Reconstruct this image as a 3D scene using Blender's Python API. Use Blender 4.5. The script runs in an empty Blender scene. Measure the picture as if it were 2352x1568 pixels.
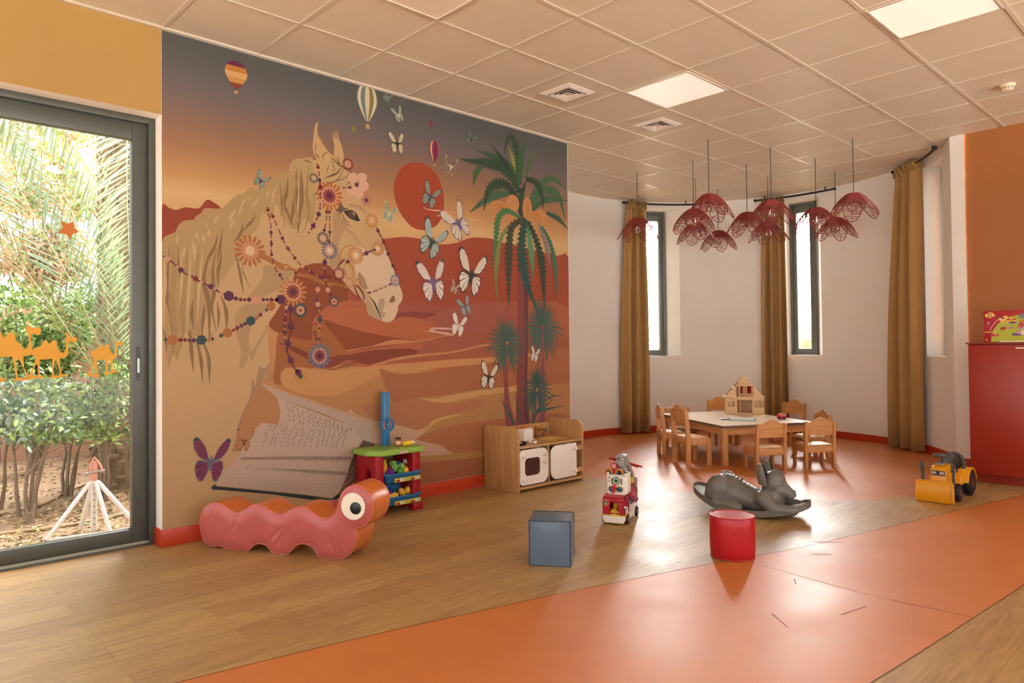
import bpy, bmesh, math, random
from mathutils import Vector, Matrix
S = bpy.context.scene
COL = S.collection
PI = math.pi
def lin(c):
    if isinstance(c, str): c = tuple(int(c[i:i+2], 16) for i in (0, 2, 4))
    return tuple(((v/255)/12.92 if v/255 <= .04045 else ((v/255+.055)/1.055)**2.4) for v in c)
# ---------------------------------------------------------------- materials
MATS = {}
def M(name, col, rough=.5, metal=0.0, spec=.5, var=.06, vscale=6.0, bump=0.0, bscale=60.0, trans=0.0, emit=None, estr=0.0, coat=0.0, sheen=0.0, ior=1.45, alpha=1.0, stretch=(1,1,1), gain=1.0):
    if name in MATS: return MATS[name]
    m = bpy.data.materials.new(name); m.use_nodes = True
    nt = m.node_tree; N = nt.nodes; L = nt.links
    b = N['Principled BSDF']
    c = tuple(min(1, v*gain) for v in lin(col))
    b.inputs['Roughness'].default_value = rough; b.inputs['Metallic'].default_value = metal
    b.inputs['Specular IOR Level'].default_value = spec; b.inputs['Transmission Weight'].default_value = trans
    b.inputs['Coat Weight'].default_value = coat; b.inputs['Sheen Weight'].default_value = sheen; b.inputs['IOR'].default_value = ior
    b.inputs['Alpha'].default_value = alpha
    b.inputs['Base Color'].default_value = (*c, 1)
    if emit: b.inputs['Emission Color'].default_value = (*lin(emit), 1); b.inputs['Emission Strength'].default_value = estr
    if var or bump:
        tc = N.new('ShaderNodeTexCoord'); mp = N.new('ShaderNodeMapping'); mp.inputs['Scale'].default_value = stretch
        L.new(tc.outputs['Object'], mp.inputs['Vector'])
    if var:
        nz = N.new('ShaderNodeTexNoise'); nz.inputs['Scale'].default_value = vscale; nz.inputs['Detail'].default_value = 4
        L.new(mp.outputs['Vector'], nz.inputs['Vector'])
        mx = N.new('ShaderNodeMix'); mx.data_type = 'RGBA'
        mx.inputs[6].default_value = (*[v*(1-var*2) for v in c], 1); mx.inputs[7].default_value = (*[min(1, v*(1+var*2)) for v in c], 1)
        L.new(nz.outputs['Fac'], mx.inputs[0]); L.new(mx.outputs[2], b.inputs['Base Color'])
    if bump:
        n2 = N.new('ShaderNodeTexNoise'); n2.inputs['Scale'].default_value = bscale; n2.inputs['Detail'].default_value = 3
        L.new(mp.outputs['Vector'], n2.inputs['Vector'])
        bp = N.new('ShaderNodeBump'); bp.inputs['Strength'].default_value = bump; bp.inputs['Distance'].default_value = .01
        L.new(n2.outputs['Fac'], bp.inputs['Height']); L.new(bp.outputs['Normal'], b.inputs['Normal'])
    MATS[name] = m
    return m
def wood(name, c1, c2, axis=0, scale=1.0, rough=.45, coat=0.0):
    """Straight-grained timber: a stretched noise mixed between two tones."""
    if name in MATS: return MATS[name]
    m = bpy.data.materials.new(name); m.use_nodes = True
    nt = m.node_tree; N = nt.nodes; L = nt.links; b = N['Principled BSDF']
    tc = N.new('ShaderNodeTexCoord'); mp = N.new('ShaderNodeMapping'); sc = [14*scale]*3; sc[axis] = 1.1*scale
    mp.inputs['Scale'].default_value = sc; L.new(tc.outputs['Object'], mp.inputs['Vector'])
    nz = N.new('ShaderNodeTexNoise'); nz.inputs['Scale'].default_value = 3.0; nz.inputs['Detail'].default_value = 6; nz.inputs['Distortion'].default_value = .6
    L.new(mp.outputs['Vector'], nz.inputs['Vector'])
    rp = N.new('ShaderNodeValToRGB'); rp.color_ramp.elements[0].position = .3; rp.color_ramp.elements[1].position = .7
    rp.color_ramp.elements[0].color = (*lin(c1), 1); rp.color_ramp.elements[1].color = (*lin(c2), 1)
    L.new(nz.outputs['Fac'], rp.inputs['Fac']); L.new(rp.outputs['Color'], b.inputs['Base Color'])
    b.inputs['Roughness'].default_value = rough; b.inputs['Coat Weight'].default_value = coat
    MATS[name] = m
    return m
# ---------------------------------------------------------------- mesh helpers
def nb(): return bmesh.new()
def addv(bm, vs, fs, mi=0):
    v = [bm.verts.new(p) for p in vs]
    out = []
    for f in fs:
        try:
            fc = bm.faces.new([v[i] for i in f]); fc.material_index = mi; out.append(fc)
        except ValueError: pass
    return v, out
def box(bm, x0, x1, y0, y1, z0, z1, bev=0.0, mi=0, seg=2, mat=None):
    vs = [(x, y, z) for z in (z0, z1) for y in (y0, y1) for x in (x0, x1)]
    if mat is not None: vs = [mat @ Vector(p) for p in vs]
    v, f = addv(bm, vs, [(0,2,3,1),(4,5,7,6),(0,1,5,4),(2,6,7,3),(0,4,6,2),(1,3,7,5)], mi)
    if bev > 0:
        es = list({e for fc in f for e in fc.edges})
        r = bmesh.ops.bevel(bm, geom=es, offset=bev, segments=seg, profile=.5, affect='EDGES')
        for fc in r['faces']: fc.material_index = mi
    return v
def prism(bm, pts, fn, d0, d1, mi=0, mi_side=None, bev=0.0, seg=2):
    """pts 2-D outline extruded from d0 to d1; fn(u, v, d) gives the point."""
    n = len(pts); a = [bm.verts.new(fn(p[0], p[1], d0)) for p in pts]; b = [bm.verts.new(fn(p[0], p[1], d1)) for p in pts]
    f0 = bm.faces.new(a); f1 = bm.faces.new(b[::-1]); f0.material_index = f1.material_index = mi
    sd = []
    for i in range(n):
        f = bm.faces.new((a[i], b[i], b[(i+1) % n], a[(i+1) % n])); f.material_index = mi if mi_side is None else mi_side; sd.append(f)
    bmesh.ops.recalc_face_normals(bm, faces=[f0, f1]+sd)
    if bev > 0:
        es = list(set(f0.edges) | set(f1.edges))
        r = bmesh.ops.bevel(bm, geom=es, offset=bev, segments=seg, profile=.5, affect='EDGES')
        for fc in r['faces']: fc.material_index = mi if mi_side is None else mi_side
    return f0, f1, sd
XZ = lambda y=0: (lambda u, v, d: (u, d, v))
XY = lambda u, v, d: (u, v, d)
YZ = lambda u, v, d: (d, u, v)
def xz(u, v, d): return (u, d, v)
def ring(u, r, n, ph=0.0): return [(r*math.cos(2*PI*i/n+ph), r*math.sin(2*PI*i/n+ph)) for i in range(n)]
def tube(bm, pts, r, n=8, closed=False, mi=0, flat=1.0):
    pts = [Vector(p) for p in pts]; k = len(pts); rs = r if isinstance(r, (list, tuple)) else [r]*k
    up = None; rings = []
    for i, p in enumerate(pts):
        if closed: t = pts[(i+1) % k]-pts[i-1]
        else: t = pts[min(i+1, k-1)]-pts[max(i-1, 0)]
        if t.length < 1e-9: t = Vector((0, 0, 1))
        t.normalize()
        if up is None:
            up = t.orthogonal().normalized()
        up = (up-t*up.dot(t))
        if up.length < 1e-6: up = t.orthogonal()
        up.normalize(); bi = t.cross(up)
        rings.append([bm.verts.new(p+(up*math.cos(2*PI*j/n)+bi*math.sin(2*PI*j/n)*flat)*rs[i]) for j in range(n)])
    for i in range(k if closed else k-1):
        A = rings[i]; Bq = rings[(i+1) % k]
        for j in range(n):
            f = bm.faces.new((A[j], A[(j+1) % n], Bq[(j+1) % n], Bq[j])); f.material_index = mi
    if not closed:
        f = bm.faces.new(rings[0][::-1]); f.material_index = mi; f = bm.faces.new(rings[-1]); f.material_index = mi
def lathe(bm, prof, n=24, mat=None, mi=0, sx=1.0, sy=1.0):
    mat = mat or Matrix.Identity(4); rows = []
    for r, z in prof:
        if r < 1e-6: rows.append([bm.verts.new(mat @ Vector((0, 0, z)))])
        else: rows.append([bm.verts.new(mat @ Vector((sx*r*math.cos(2*PI*i/n), sy*r*math.sin(2*PI*i/n), z))) for i in range(n)])
    for A, Bq in zip(rows, rows[1:]):
        for i in range(n):
            j = (i+1) % n
            if len(A) == 1 and len(Bq) == 1: continue
            if len(A) == 1: f = bm.faces.new((A[0], Bq[i], Bq[j]))
            elif len(Bq) == 1: f = bm.faces.new((A[i], A[j], Bq[0]))
            else: f = bm.faces.new((A[i], A[j], Bq[j], Bq[i]))
            f.material_index = mi
    for A in (rows[0], rows[-1]):
        if len(A) > 1:
            f = bm.faces.new(A); f.material_index = mi
def T(x=0, y=0, z=0, rx=0, ry=0, rz=0):
    return Matrix.Translation((x, y, z)) @ Matrix.Rotation(rz, 4, 'Z') @ Matrix.Rotation(ry, 4, 'Y') @ Matrix.Rotation(rx, 4, 'X')
def cyl(bm, r, z0, z1, mat=None, n=20, mi=0, bev=0.0):
    b = min(bev, r*.9)
    prof = [(r-b, z0), (r, z0+b), (r, z1-b), (r-b, z1)] if b else [(r, z0), (r, z1)]
    lathe(bm, prof, n, mat, mi)
def ell(bm, c, rad, mat=None, u=16, v=10, mi=0):
    m = T(*c) @ (mat or Matrix.Identity(4))
    m = m @ Matrix.Diagonal((*rad, 1)) if not isinstance(rad, (int, float)) else m @ Matrix.Diagonal((rad, rad, rad, 1))
    lathe(bm, [(math.sin(PI*i/v), -math.cos(PI*i/v)) for i in range(v+1)], u, m, mi)
def smooth_pts(pts, k=3, closed=True):
    out = []; n = len(pts)
    for i in range(n if closed else n-1):
        if closed: p0, p1, p2, p3 = pts[i-1], pts[i], pts[(i+1) % n], pts[(i+2) % n]
        else: p0, p1, p2, p3 = pts[max(i-1, 0)], pts[i], pts[i+1], pts[min(i+2, n-1)]
        for s in range(k):
            t = s/k
            out.append(tuple(.5*(2*b+(c-a)*t+(2*a-5*b+4*c-d)*t*t+(3*b-a-3*c+d)*t**3) for a, b, c, d in zip(p0, p1, p2, p3)))
    if not closed: out.append(tuple(pts[-1]))
    return out
def rrect(x0, x1, z0, z1, r, k=5):
    rs = r if isinstance(r, (list, tuple)) else [r]*4   # corners: x1z1, x0z1, x0z0, x1z0
    out = []
    for (cx, cz, a), q in zip(((x1, z1, 0), (x0, z1, PI/2), (x0, z0, PI), (x1, z0, 1.5*PI)), rs):
        sx = -1 if cx == x1 else 1; sz = -1 if cz == z1 else 1
        if q <= 0: out.append((cx, cz)); continue
        for i in range(k+1):
            t = a+PI/2*i/k; out.append((cx+sx*q+q*math.cos(t), cz+sz*q+q*math.sin(t)))
    return out
def obj(name, bm, mats, parent=None, sm=35, fix=True):
    me = bpy.data.meshes.new(name)
    if fix: bmesh.ops.recalc_face_normals(bm, faces=bm.faces[:])
    bm.to_mesh(me); bm.free()
    for m in (mats if isinstance(mats, (list, tuple)) else [mats]): me.materials.append(m)
    if sm:
        me.polygons.foreach_set('use_smooth', [True]*len(me.polygons)); me.set_sharp_from_angle(angle=math.radians(sm))
    o = bpy.data.objects.new(name, me); COL.objects.link(o)
    if parent is not None: o.parent = parent
    return o
def tag(o, label, cat, group=None):
    o['label'] = label; o['category'] = cat
    if group: o['group'] = group
    return o
def thing(name, label, cat, loc=(0, 0, 0), rz=0.0, group=None, rot=None):
    o = bpy.data.objects.new(name, None); COL.objects.link(o); o.empty_display_size = .05
    o.location = loc; o.rotation_euler = rot or (0, 0, rz)
    return tag(o, label, cat, group)
def struct(name, bm, mats, parent=None, sm=35, fix=True):
    o = obj(name, bm, mats, parent, sm, fix)
    if parent is None: o['kind'] = 'structure'
    return o
def sroot(name):
    o = bpy.data.objects.new(name, None); COL.objects.link(o); o['kind'] = 'structure'
    return o
KIDS = {}
def dup(root, loc, rz, label, group=None):
    c = root.copy(); COL.objects.link(c); c.location = loc; c.rotation_euler = (0, 0, rz); c['label'] = label
    if group: c['group'] = group
    for ch in [o for o in COL.objects if o.parent == root]:
        d = ch.copy(); COL.objects.link(d); d.parent = c
        for g in [o for o in COL.objects if o.parent == ch]:
            e = g.copy(); COL.objects.link(e); e.parent = d
    return c
def text(name, s, size, mat, parent, loc, rot, depth=.0004, align='CENTER', bold=0.0, sx=1.0):
    cu = bpy.data.curves.new(name, 'FONT'); cu.body = s; cu.size = size; cu.align_x = align; cu.align_y = 'CENTER'; cu.extrude = depth; cu.offset = bold
    cu.materials.append(mat); tmp = bpy.data.objects.new(name+'_curve', cu)
    me = bpy.data.meshes.new_from_object(tmp); me.name = name; bpy.data.objects.remove(tmp); bpy.data.curves.remove(cu)
    o = bpy.data.objects.new(name, me); COL.objects.link(o); o.parent = parent; o.location = loc; o.rotation_euler = rot; o.scale = (sx, 1, 1)
    return o
# ---------------------------------------------------------------- camera
CZ, YW = 3.187, 4.62                      # ceiling height, plane of the mural wall
AX, AY, AR = 7.074, 4.006, 2.09           # centre and radius of the round bay
cam = bpy.data.objects.new('camera', bpy.data.cameras.new('camera')); COL.objects.link(cam); S.camera = cam
cam.data.sensor_width = 36; cam.data.lens = 36*1624.99/2352; cam.data.shift_y = -18.38/2352
yaw, pit, rol = .81491, .01874, -.01078
fw = Vector((math.cos(pit)*math.cos(yaw), math.cos(pit)*math.sin(yaw), math.sin(pit)))
rt = Vector((math.sin(yaw), -math.cos(yaw), 0)); upv = rt.cross(fw)
r2 = rt*math.cos(rol)+upv*math.sin(rol); u2 = -rt*math.sin(rol)+upv*math.cos(rol)
mw = Matrix((( r2.x, u2.x, -fw.x, 0), (r2.y, u2.y, -fw.y, 0), (r2.z, u2.z, -fw.z, 1.1963), (0, 0, 0, 1)))
cam.matrix_world = mw; cam.data.clip_start = .05; cam.data.clip_end = 200
SKY, HAZE, SUN, EXPO = 0.42, 47, 1.5, 0.75
MURAL=[
('painted_sun','p','a94628','3104,2417 3118,2513 3166,2599 3237,2655 3315,2680 3394,2682 3473,2654 3525,2610 3578,2518 3599,2394 3580,2284 3525,2202 3454,2162 3358,2141 3282,2154 3242,2175 3177,2238 3130,2311',None),
('painted_sun','s','d9a07c','3389,2329 3443,2316 3586,2321 3740,2317',(6, 16, 4)),
('painted_sun','s','d3a07c','3524,2276 3596,2285 3670,2284 3766,2287',(10, 22, 4)),
('painted_sun','s','d9a882','3832,2286 3898,2291 3971,2293',(4, 12, 8)),
('painted_dunes','p','963a1a','1408,2075 1451,2078 1492,2069 1546,2093 1606,2093 1640,2105 1680,2158 1718,2150 1776,2111 1808,2022 1742,1755 1407,1731',None),
('painted_dunes','p','a44a2e','2705,2007 3000,2036 3100,2054 3203,2070 3289,2072 3358,2068 3431,2046 3532,2041 3636,2053 3742,2077 3830,2113 3919,2136 4009,2142 4125,2146 4220,2128 4317,2115 4441,2115 4568,2097 4698,2078 4833,2077 4957,2059 5119,2065 5115,1597 5110,1343 3498,1402 2159,1321 2162,1919',None),
('painted_dunes','p','b4623f','2699,1548 3143,1529 3705,1529 4352,1595 5103,1578 5103,1003 2696,1067 2234,1181 2214,1489',None),
('painted_dunes','p','a55342','3088,1539 3341,1550 3705,1529 3580,1494 3458,1461 3369,1439 3254,1441 3129,1459',None),
('painted_dunes','p','8e3f38','2928,1511 3129,1473 3298,1483 3534,1469 3369,1429 3254,1442 3142,1434 3020,1411',None),
('painted_dunes','p','a85a48','3705,1535 3883,1566 4173,1591 4444,1571 4535,1397 4348,1342 3996,1301 3671,1287 3369,1405 3518,1468',None),
('painted_dunes','p','b9653a','2181,1467 2346,1451 2699,1504 2914,1465 3087,1412 3458,1407 3464,1323 3339,1286 2952,1302 2698,1345 2181,1386',None),
('painted_dunes','p','8f4520','2278,1734 2308,1764 2384,1798 2462,1812 2525,1808 2572,1782 2653,1714 2702,1636 2693,1554 2555,1520 2459,1445 2412,1388 2404,1260 2268,1277 2159,1308 2096,1348 2096,1437 2160,1507 2204,1591',None),
('painted_dunes','p','a5602a','2159,1308 2268,1277 2396,1259 2475,1389 2494,1403 2553,1325 2650,1216 2707,1178 2584,1136 2457,1089 2304,988 2129,961 2137,1131',None),
('painted_dunes','p','944520','2494,1405 2618,1373 2870,1312 3121,1275 3262,1259 3428,1255 3233,1235 3047,1213 2869,1192 2707,1178 2650,1216 2569,1303',None),
('painted_dunes','p','84391f','2159,1243 2231,1224 2305,1201 2380,1161 2373,1126 2305,1159 2231,1198',None),
('painted_dunes','p','883c22','2373,1119 2473,1131 2568,1137 2617,1150 2716,1153 2869,1177 3047,1186 3223,1192 3329,1171 3319,1149 3176,1132 3028,1106 2894,1074 2799,1084 2724,1110 2674,1109 2608,1076 2536,1058 2457,1060',None),
('painted_dunes','p','9c5528','2520,1051 2600,1060 2698,1101 2749,1102 2782,1088 2748,1071 2649,1055 2543,1038',None),
('painted_dunes','p','c9854f','3086,1261 3295,1253 3547,1287 3831,1325 3577,1287 3338,1245 3085,1223 2886,1205 2696,1176 2697,1187 2886,1211',None),
('painted_dunes','p','a75a41','3456,1263 3831,1319 4169,1360 4422,1369 4420,1222 3995,1198 3576,1165 3323,1147 3367,1203',None),
('painted_dunes','p','c98a58','2911,1074 3223,1134 3669,1164 3995,1217 4420,1248 4420,1232 3995,1201 3669,1149 3251,1120 2950,1069',None),
('painted_dunes','p','a95d3d','3030,1086 3251,1116 3669,1145 3995,1196 4420,1222 5098,1290 5095,1175 4419,1128 3994,1111 3668,1102 3222,1082',None),
('painted_dunes','p','cd9059','2211,1069 2574,1038 2950,1066 3222,1076 3668,1096 4166,1108 4419,1121 4725,1151 4725,1130 4418,1081 3993,1051 3514,1027 3222,1000 3029,1012 2573,855 2211,926',None),
('painted_dunes','p','b06a45','2963,1035 3016,1026 3083,1005 3222,989 3513,1009 3827,1037 4165,1067 4418,1084 4907,1146 5104,1161 5111,851 4720,854 4341,844 3940,831 3511,801 3291,796 3122,771 3081,782 3015,910',None),
('painted_dunes','p','d29c62','3319,791 3451,753 3664,746 3956,779 4414,796 4720,819 4720,850 4414,843 3990,828 3665,801 3511,782',None),
('painted_dunes','p','b8764f','2806,778 3014,749 3122,771 3291,795 3511,749 3759,734 3939,752 4014,697 3823,661 3663,633 3419,588 3346,529 3218,573 3053,618 2856,695',None),
('painted_dunes','p','d6a45c','3404,560 3479,613 3663,638 3782,634 3647,618 3509,593 3419,546 3345,517 3274,536',None),
('painted_dunes','p','cda184','2693,735 2767,702 2920,646 3080,610 3218,570 3346,532 3419,546 3316,473 3330,460 3537,397 3660,354 3690,314 2691,414',None),
('painted_dunes','p','b57048','3302,469 3448,520 3662,550 3987,558 4410,567 5105,529 5110,199 4154,250 3690,314 3537,403',None),
('painted_dunes','q','c08850','2691,366 3314,327 5116,288 5107,-214 2688,-15',None),
('painted_dunes','q','b06a44','2583,285 3314,285 4009,247 5115,204 5107,-214 2582,3',None),
('painted_dunes','p','d8ab9a','3332,1330 3457,1323 3671,1293 3655,1314 3517,1329 3479,1345 3656,1344 3656,1358 3472,1359 3442,1341 3427,1330',None),
('painted_horse','q','c9a170','2460,2828 2440,2803 2432,2758 2424,2699 2418,2634 2427,2592 2454,2547 2443,2545 2389,2539 2358,2544 2320,2534 2275,2523 2249,2483 2238,2439 2208,2421 2165,2396 2122,2365 2086,2336 2037,2286 2002,2276 1961,2279 1934,2249 1921,2234 1880,2218 1847,2191 1814,2157 1776,2113 1737,2108 1668,2102 1643,2067 1612,2044 1600,2021 1539,2007 1507,1975 1489,1930 1457,1914 1399,1853 1399,1849 1397,891 1399,85 1689,58 2153,31 2798,15 2799,160 2610,116 1731,328 1758,390 1831,442 1899,535 1837,530 1854,596 1888,683 1911,748 1958,842 1999,914 2023,970 2059,1027 2045,978 2088,1078 2095,1118 2083,1233 2076,1328 2083,1369 2132,1438 2168,1493 2191,1529 2204,1591 2271,1699 2278,1738 2323,1771 2407,1803 2485,1812 2540,1798 2572,1775 2637,1713 2702,1643 2752,1601 2812,1563 2846,1530 2854,1493 2863,1455 2923,1426 2986,1408 3039,1395 3095,1418 3132,1485 3137,1524 3170,1564 3180,1604 3171,1643 3148,1689 3125,1750 3112,1796 3089,1841 3062,1893 3026,1973 3000,2040 2965,2090 2929,2132 2899,2182 2882,2233 2869,2292 2848,2343 2818,2391 2784,2439 2742,2485 2701,2534 2668,2584 2668,2621 2660,2664 2644,2705 2629,2732 2628,2780 2608,2790 2583,2767 2579,2737 2591,2673 2586,2599 2546,2621 2498,2678 2459,2735 2456,2770 2464,2815',None),
('painted_horse','p','d9bb9a','2755,1959 2945,1899 3026,1952 3062,1893 3089,1841 3125,1750 3148,1689 3171,1643 3180,1604 3170,1564 3137,1524 3132,1485 3095,1418 3039,1395 2986,1408 2964,1465 2924,1533 2872,1606 2838,1650 2770,1729',None),
('painted_horse','p','b58f63','2059,1761 2133,1759 2183,1742 2279,1762 2271,1720 2176,1631 2168,1610 2006,1542 1962,1560 2020,1637 2048,1692',None),
('painted_horse','p','b58f63','1871,1445 1938,1499 2075,1504 2075,1463 2006,1394 1961,1340 1960,1181 2047,1301 2075,1369 2075,1328 2005,1193 1967,1111 1957,1167 1923,1089 1883,1080 1900,1181 1864,1300 1858,1379',None),
('painted_horse','p','a8835e','2095,1111 2088,1078 2059,1024 2031,972 2023,965 1958,842 1911,748 1882,672 1871,667 1877,706 1911,788 1958,882 1970,984 1980,994 1994,947 2011,1046 2032,1089 2053,1065',None),
('painted_horse','p','b68f66','2579,2196 2624,2179 2673,2126 2706,2078 2756,2053 2781,2011 2823,1947 2772,1995 2722,2050 2656,2050 2622,1944 2638,1836 2589,1788 2541,1814 2574,1998',None),
('painted_horse','p','b38e67','2699,2259 2757,2274 2817,2259 2860,2215 2834,2220 2791,2237 2740,2246',None),
('painted_horse','p','a98762','2788,1767 2830,1732 2847,1696 2864,1644 2812,1649 2779,1707',None),
('painted_horse','p','b89a7a','2854,1500 2876,1455 2923,1425 2984,1408 2964,1465 2924,1495 2889,1531 2846,1549',None),
('painted_horse','p','b89a7a','2969,1565 3005,1578 3014,1536 2995,1474 3022,1467 2995,1428 2968,1465 2951,1518',None),
('painted_horse','p','8a6647','3078,1594 3101,1602 3109,1570 3096,1552 3055,1551',None),
('painted_horse','p','a8815a','2440,2666 2451,2640 2445,2603 2466,2585 2470,2560 2451,2568 2437,2594',None),
('painted_horse','p','a8815a','2608,2787 2628,2780 2626,2746 2603,2734 2587,2739 2589,2765',None),
('painted_horse','s','2c2a28','2877,1588 2916,1551 2946,1495 2986,1416',(3, 14, 4)),
('painted_horse','p','2e2823','2665,2203 2698,2219 2740,2222 2774,2201 2791,2169 2803,2154 2782,2146 2740,2153 2706,2165 2681,2188',None),
('painted_horse','p','5a432d','2698,2207 2732,2216 2761,2200 2765,2174 2740,2163 2710,2175',None),
('painted_horse','p','a98d68','2740,2212 2755,2206 2761,2188 2744,2190',None),
('painted_horse','p','6a5642','2629,2283 2649,2256 2669,2233 2707,2232 2665,2210 2640,2189 2620,2197 2599,2202 2624,2234',None),
('painted_horse','s','5f4a37','2632,2199 2661,2169 2673,2141 2710,2124',(3, 8, 3)),
('painted_horse','s','86694a','2640,2133 2689,2113 2748,2101',(2, 8, 2)),
('painted_horse','s','5f4a37','2632,2199 2628,2180 2638,2159',(5, 6, 2)),
('painted_mane','p','b5915e','2245,2437 2179,2406 2122,2365 2086,2336 2037,2286 2002,2276 1961,2279 1921,2234 1880,2218 1847,2191 1814,2157 1776,2113 1737,2108 1668,2102 1643,2067 1612,2044 1600,2021 1539,2007 1507,1975 1489,1930 1457,1914 1409,1857 1409,1604 1433,1470 1421,1298 1449,1089 1467,1206 1502,1131 1514,1298 1556,1311 1580,1198 1610,1299 1635,1141 1653,1312 1679,1427 1716,1479 1755,1623 1806,1691 1872,1787 1906,1856 1940,1936 2015,2011 2050,2117 2113,2090 2142,2197 2192,2099 2251,2036 2310,2043 2356,2119 2423,2091 2425,2420',None),
('painted_mane','p','bd9a66','2245,2437 2260,2499 2283,2521 2320,2524 2358,2544 2426,2535 2424,2234 2357,2324 2297,2400',None),
('painted_mane','s','8d6c43','2230,2389 2222,2277 2193,2203 2229,2138 2258,2051',(4, 38, 4)),
('painted_mane','s','8d6c43','2290,2441 2297,2322 2281,2215 2258,2107 2266,2059',(4, 50, 4)),
('painted_mane','s','8d6c43','2328,2461 2334,2349 2326,2221 2311,2148 2302,2007',(4, 42, 4)),
('painted_mane','s','a3814f','2389,2500 2372,2298 2387,2158 2340,2011',(4, 26, 3)),
('painted_mane','s','8d6c43','1998,2104 1981,2061 1940,2016 1913,1980',(4, 22, 4)),
('painted_mane','s','8d6c43','1913,2033 1900,1966 1853,1905',(4, 24, 4)),
('painted_mane','s','8d6c43','1749,1950 1730,1864 1679,1764 1673,1712',(3, 24, 3)),
('painted_mane','s','8d6c43','1782,1986 1768,1894 1755,1821 1742,1755',(3, 18, 3)),
('painted_mane','s','8d6c43','1768,1850 1768,1785 1749,1687 1755,1603',(3, 26, 3)),
('painted_mane','s','8d6c43','1456,1842 1445,1699 1438,1544 1462,1422 1479,1236 1476,1168',(3, 28, 3)),
('painted_mane','s','8d6c43','1503,1846 1509,1703 1533,1598',(3, 14, 3)),
('painted_mane','s','8d6c43','1717,1840 1679,1747 1660,1630 1691,1491 1694,1235',(3, 34, 3)),
('painted_mane','s','8d6c43','1743,1855 1717,1711 1723,1556 1710,1460 1741,1312',(3, 26, 3)),
('painted_mane','s','8d6c43','1742,1512 1754,1429 1748,1332',(3, 20, 3)),
('painted_mane','s','8d6c43','1767,1545 1799,1462 1805,1378 1799,1319',(6, 28, 3)),
('painted_mane','s','8d6c43','1866,1813 1892,1709 1905,1631 1918,1565',(8, 22, 3)),
('painted_mane','s','8d6c43','1902,1783 1919,1698 1959,1613',(3, 9, 2)),
('painted_mane','s','8d6c43','1574,1317 1580,1236 1595,1060',(14, 26, 3)),
('painted_mane','s','8d6c43','1616,1248 1641,1140 1650,991',(10, 24, 3)),
('painted_mane','s','8d6c43','1659,1235 1690,1139 1693,980',(14, 24, 3)),
('painted_mane','s','8d6c43','1415,1329 1432,1261 1435,1181',(6, 14, 3)),
('painted_mane','s','8d6c43','1593,1513 1586,1412 1598,1324',(4, 26, 4)),
('painted_mane','s','8d6c43','1666,1490 1654,1388 1647,1286',(4, 24, 4)),
('painted_mane','s','8d6c43','1703,1312 1716,1235',(3, 10, 2)),
('painted_mane','s','a98654','1474,1856 1480,1670 1467,1484 1485,1298 1444,1077',(10, 40, 4)),
('painted_mane','s','a98654','1557,1863 1551,1674 1532,1486 1532,1298 1490,1131',(8, 40, 4)),
('painted_mane','s','a98654','1630,1870 1617,1679 1611,1425 1629,1299',(6, 30, 4)),
('painted_mane','s','cba876','1422,1789 1427,1605 1415,1420',(3, 26, 3)),
('painted_mane','s','cba876','1581,1853 1575,1676 1562,1487 1556,1311',(3, 24, 3)),
('painted_mane','s','cba876','1655,1847 1636,1648 1623,1489 1617,1362',(3, 22, 3)),
('painted_mane','s','cba876','1521,1810 1527,1642 1509,1460',(3, 20, 3)),
('painted_mane','s','cba876','2100,2301 2086,2251 2072,2208',(2, 12, 2)),
('painted_mane','s','cba876','2147,2321 2121,2242 2114,2172',(2, 16, 2)),
('painted_mane','s','cba876','2030,2222 1995,2177 1971,2141',(2, 16, 2)),
('painted_mane','s','cba876','1975,2222 1954,2192',(2, 10, 2)),
('painted_mane','s','cba876','1934,2203 1907,2152 1893,2124',(2, 14, 2)),
('painted_mane','s','cba876','1874,2128 1840,2078 1821,2023',(2, 22, 2)),
('painted_mane','s','cba876','1907,2132 1880,2083',(2, 16, 2)),
('painted_mane','s','cba876','1763,2065 1737,2040 1724,2006',(2, 20, 2)),
('painted_mane','s','cba876','1860,2061 1834,2005 1820,1977',(2, 18, 2)),
('painted_mane','s','cba876','1686,2014 1683,1982',(2, 12, 2)),
('painted_mane','s','cba876','1618,1950 1615,1898',(2, 18, 2)),
('painted_mane','s','cba876','1655,1934 1661,1877',(2, 18, 2)),
('painted_mane','s','cba876','1693,1970 1692,1919',(2, 22, 2)),
('painted_mane','s','cba876','1504,1925 1497,1850',(2, 16, 2)),
('painted_mane','s','cba876','1587,1896 1605,1809 1593,1745',(2, 26, 2)),
('painted_mane','s','cba876','1545,1848 1533,1771',(2, 22, 2)),
('painted_mane','s','c9a878','2297,2428 2311,2289 2303,2147 2321,2023',(3, 14, 3)),
('painted_mane','s','a3814f','2260,2478 2304,2429 2274,2249 2303,2105 2254,2037',(4, 22, 3)),
('painted_mane','s','8d6c43','2319,2417 2334,2293 2322,2150 2306,2007',(3, 18, 3)),
('painted_mane','s','8d6c43','2343,2527 2388,2528 2411,2518',(4, 14, 4)),
('painted_mane','s','a3814f','2208,2386 2193,2203 2206,2025',(3, 14, 3)),
('painted_mane','s','8d6c43','2172,2339 2185,2202 2178,2098',(3, 12, 3)),
('painted_mane','s','6d5638','2566,2588 2610,2552 2659,2531 2709,2517 2738,2469 2691,2402',(6, 14, 3)),
('painted_mane','s','6d5638','2594,2593 2626,2555 2643,2528',(2, 8, 2)),
('painted_mane','s','6d5638','2647,2525 2610,2478 2529,2436 2505,2422',(4, 16, 3)),
('painted_mane','s','6d5638','2659,2520 2642,2469 2593,2417 2489,2358 2418,2276',(3, 9, 3)),
('painted_mane','s','8d7450','2659,2527 2700,2493 2675,2452 2593,2417 2505,2389',(3, 10, 2)),
('painted_mane','s','6d5638','2545,2526 2537,2496 2521,2464',(2, 6, 2)),
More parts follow.
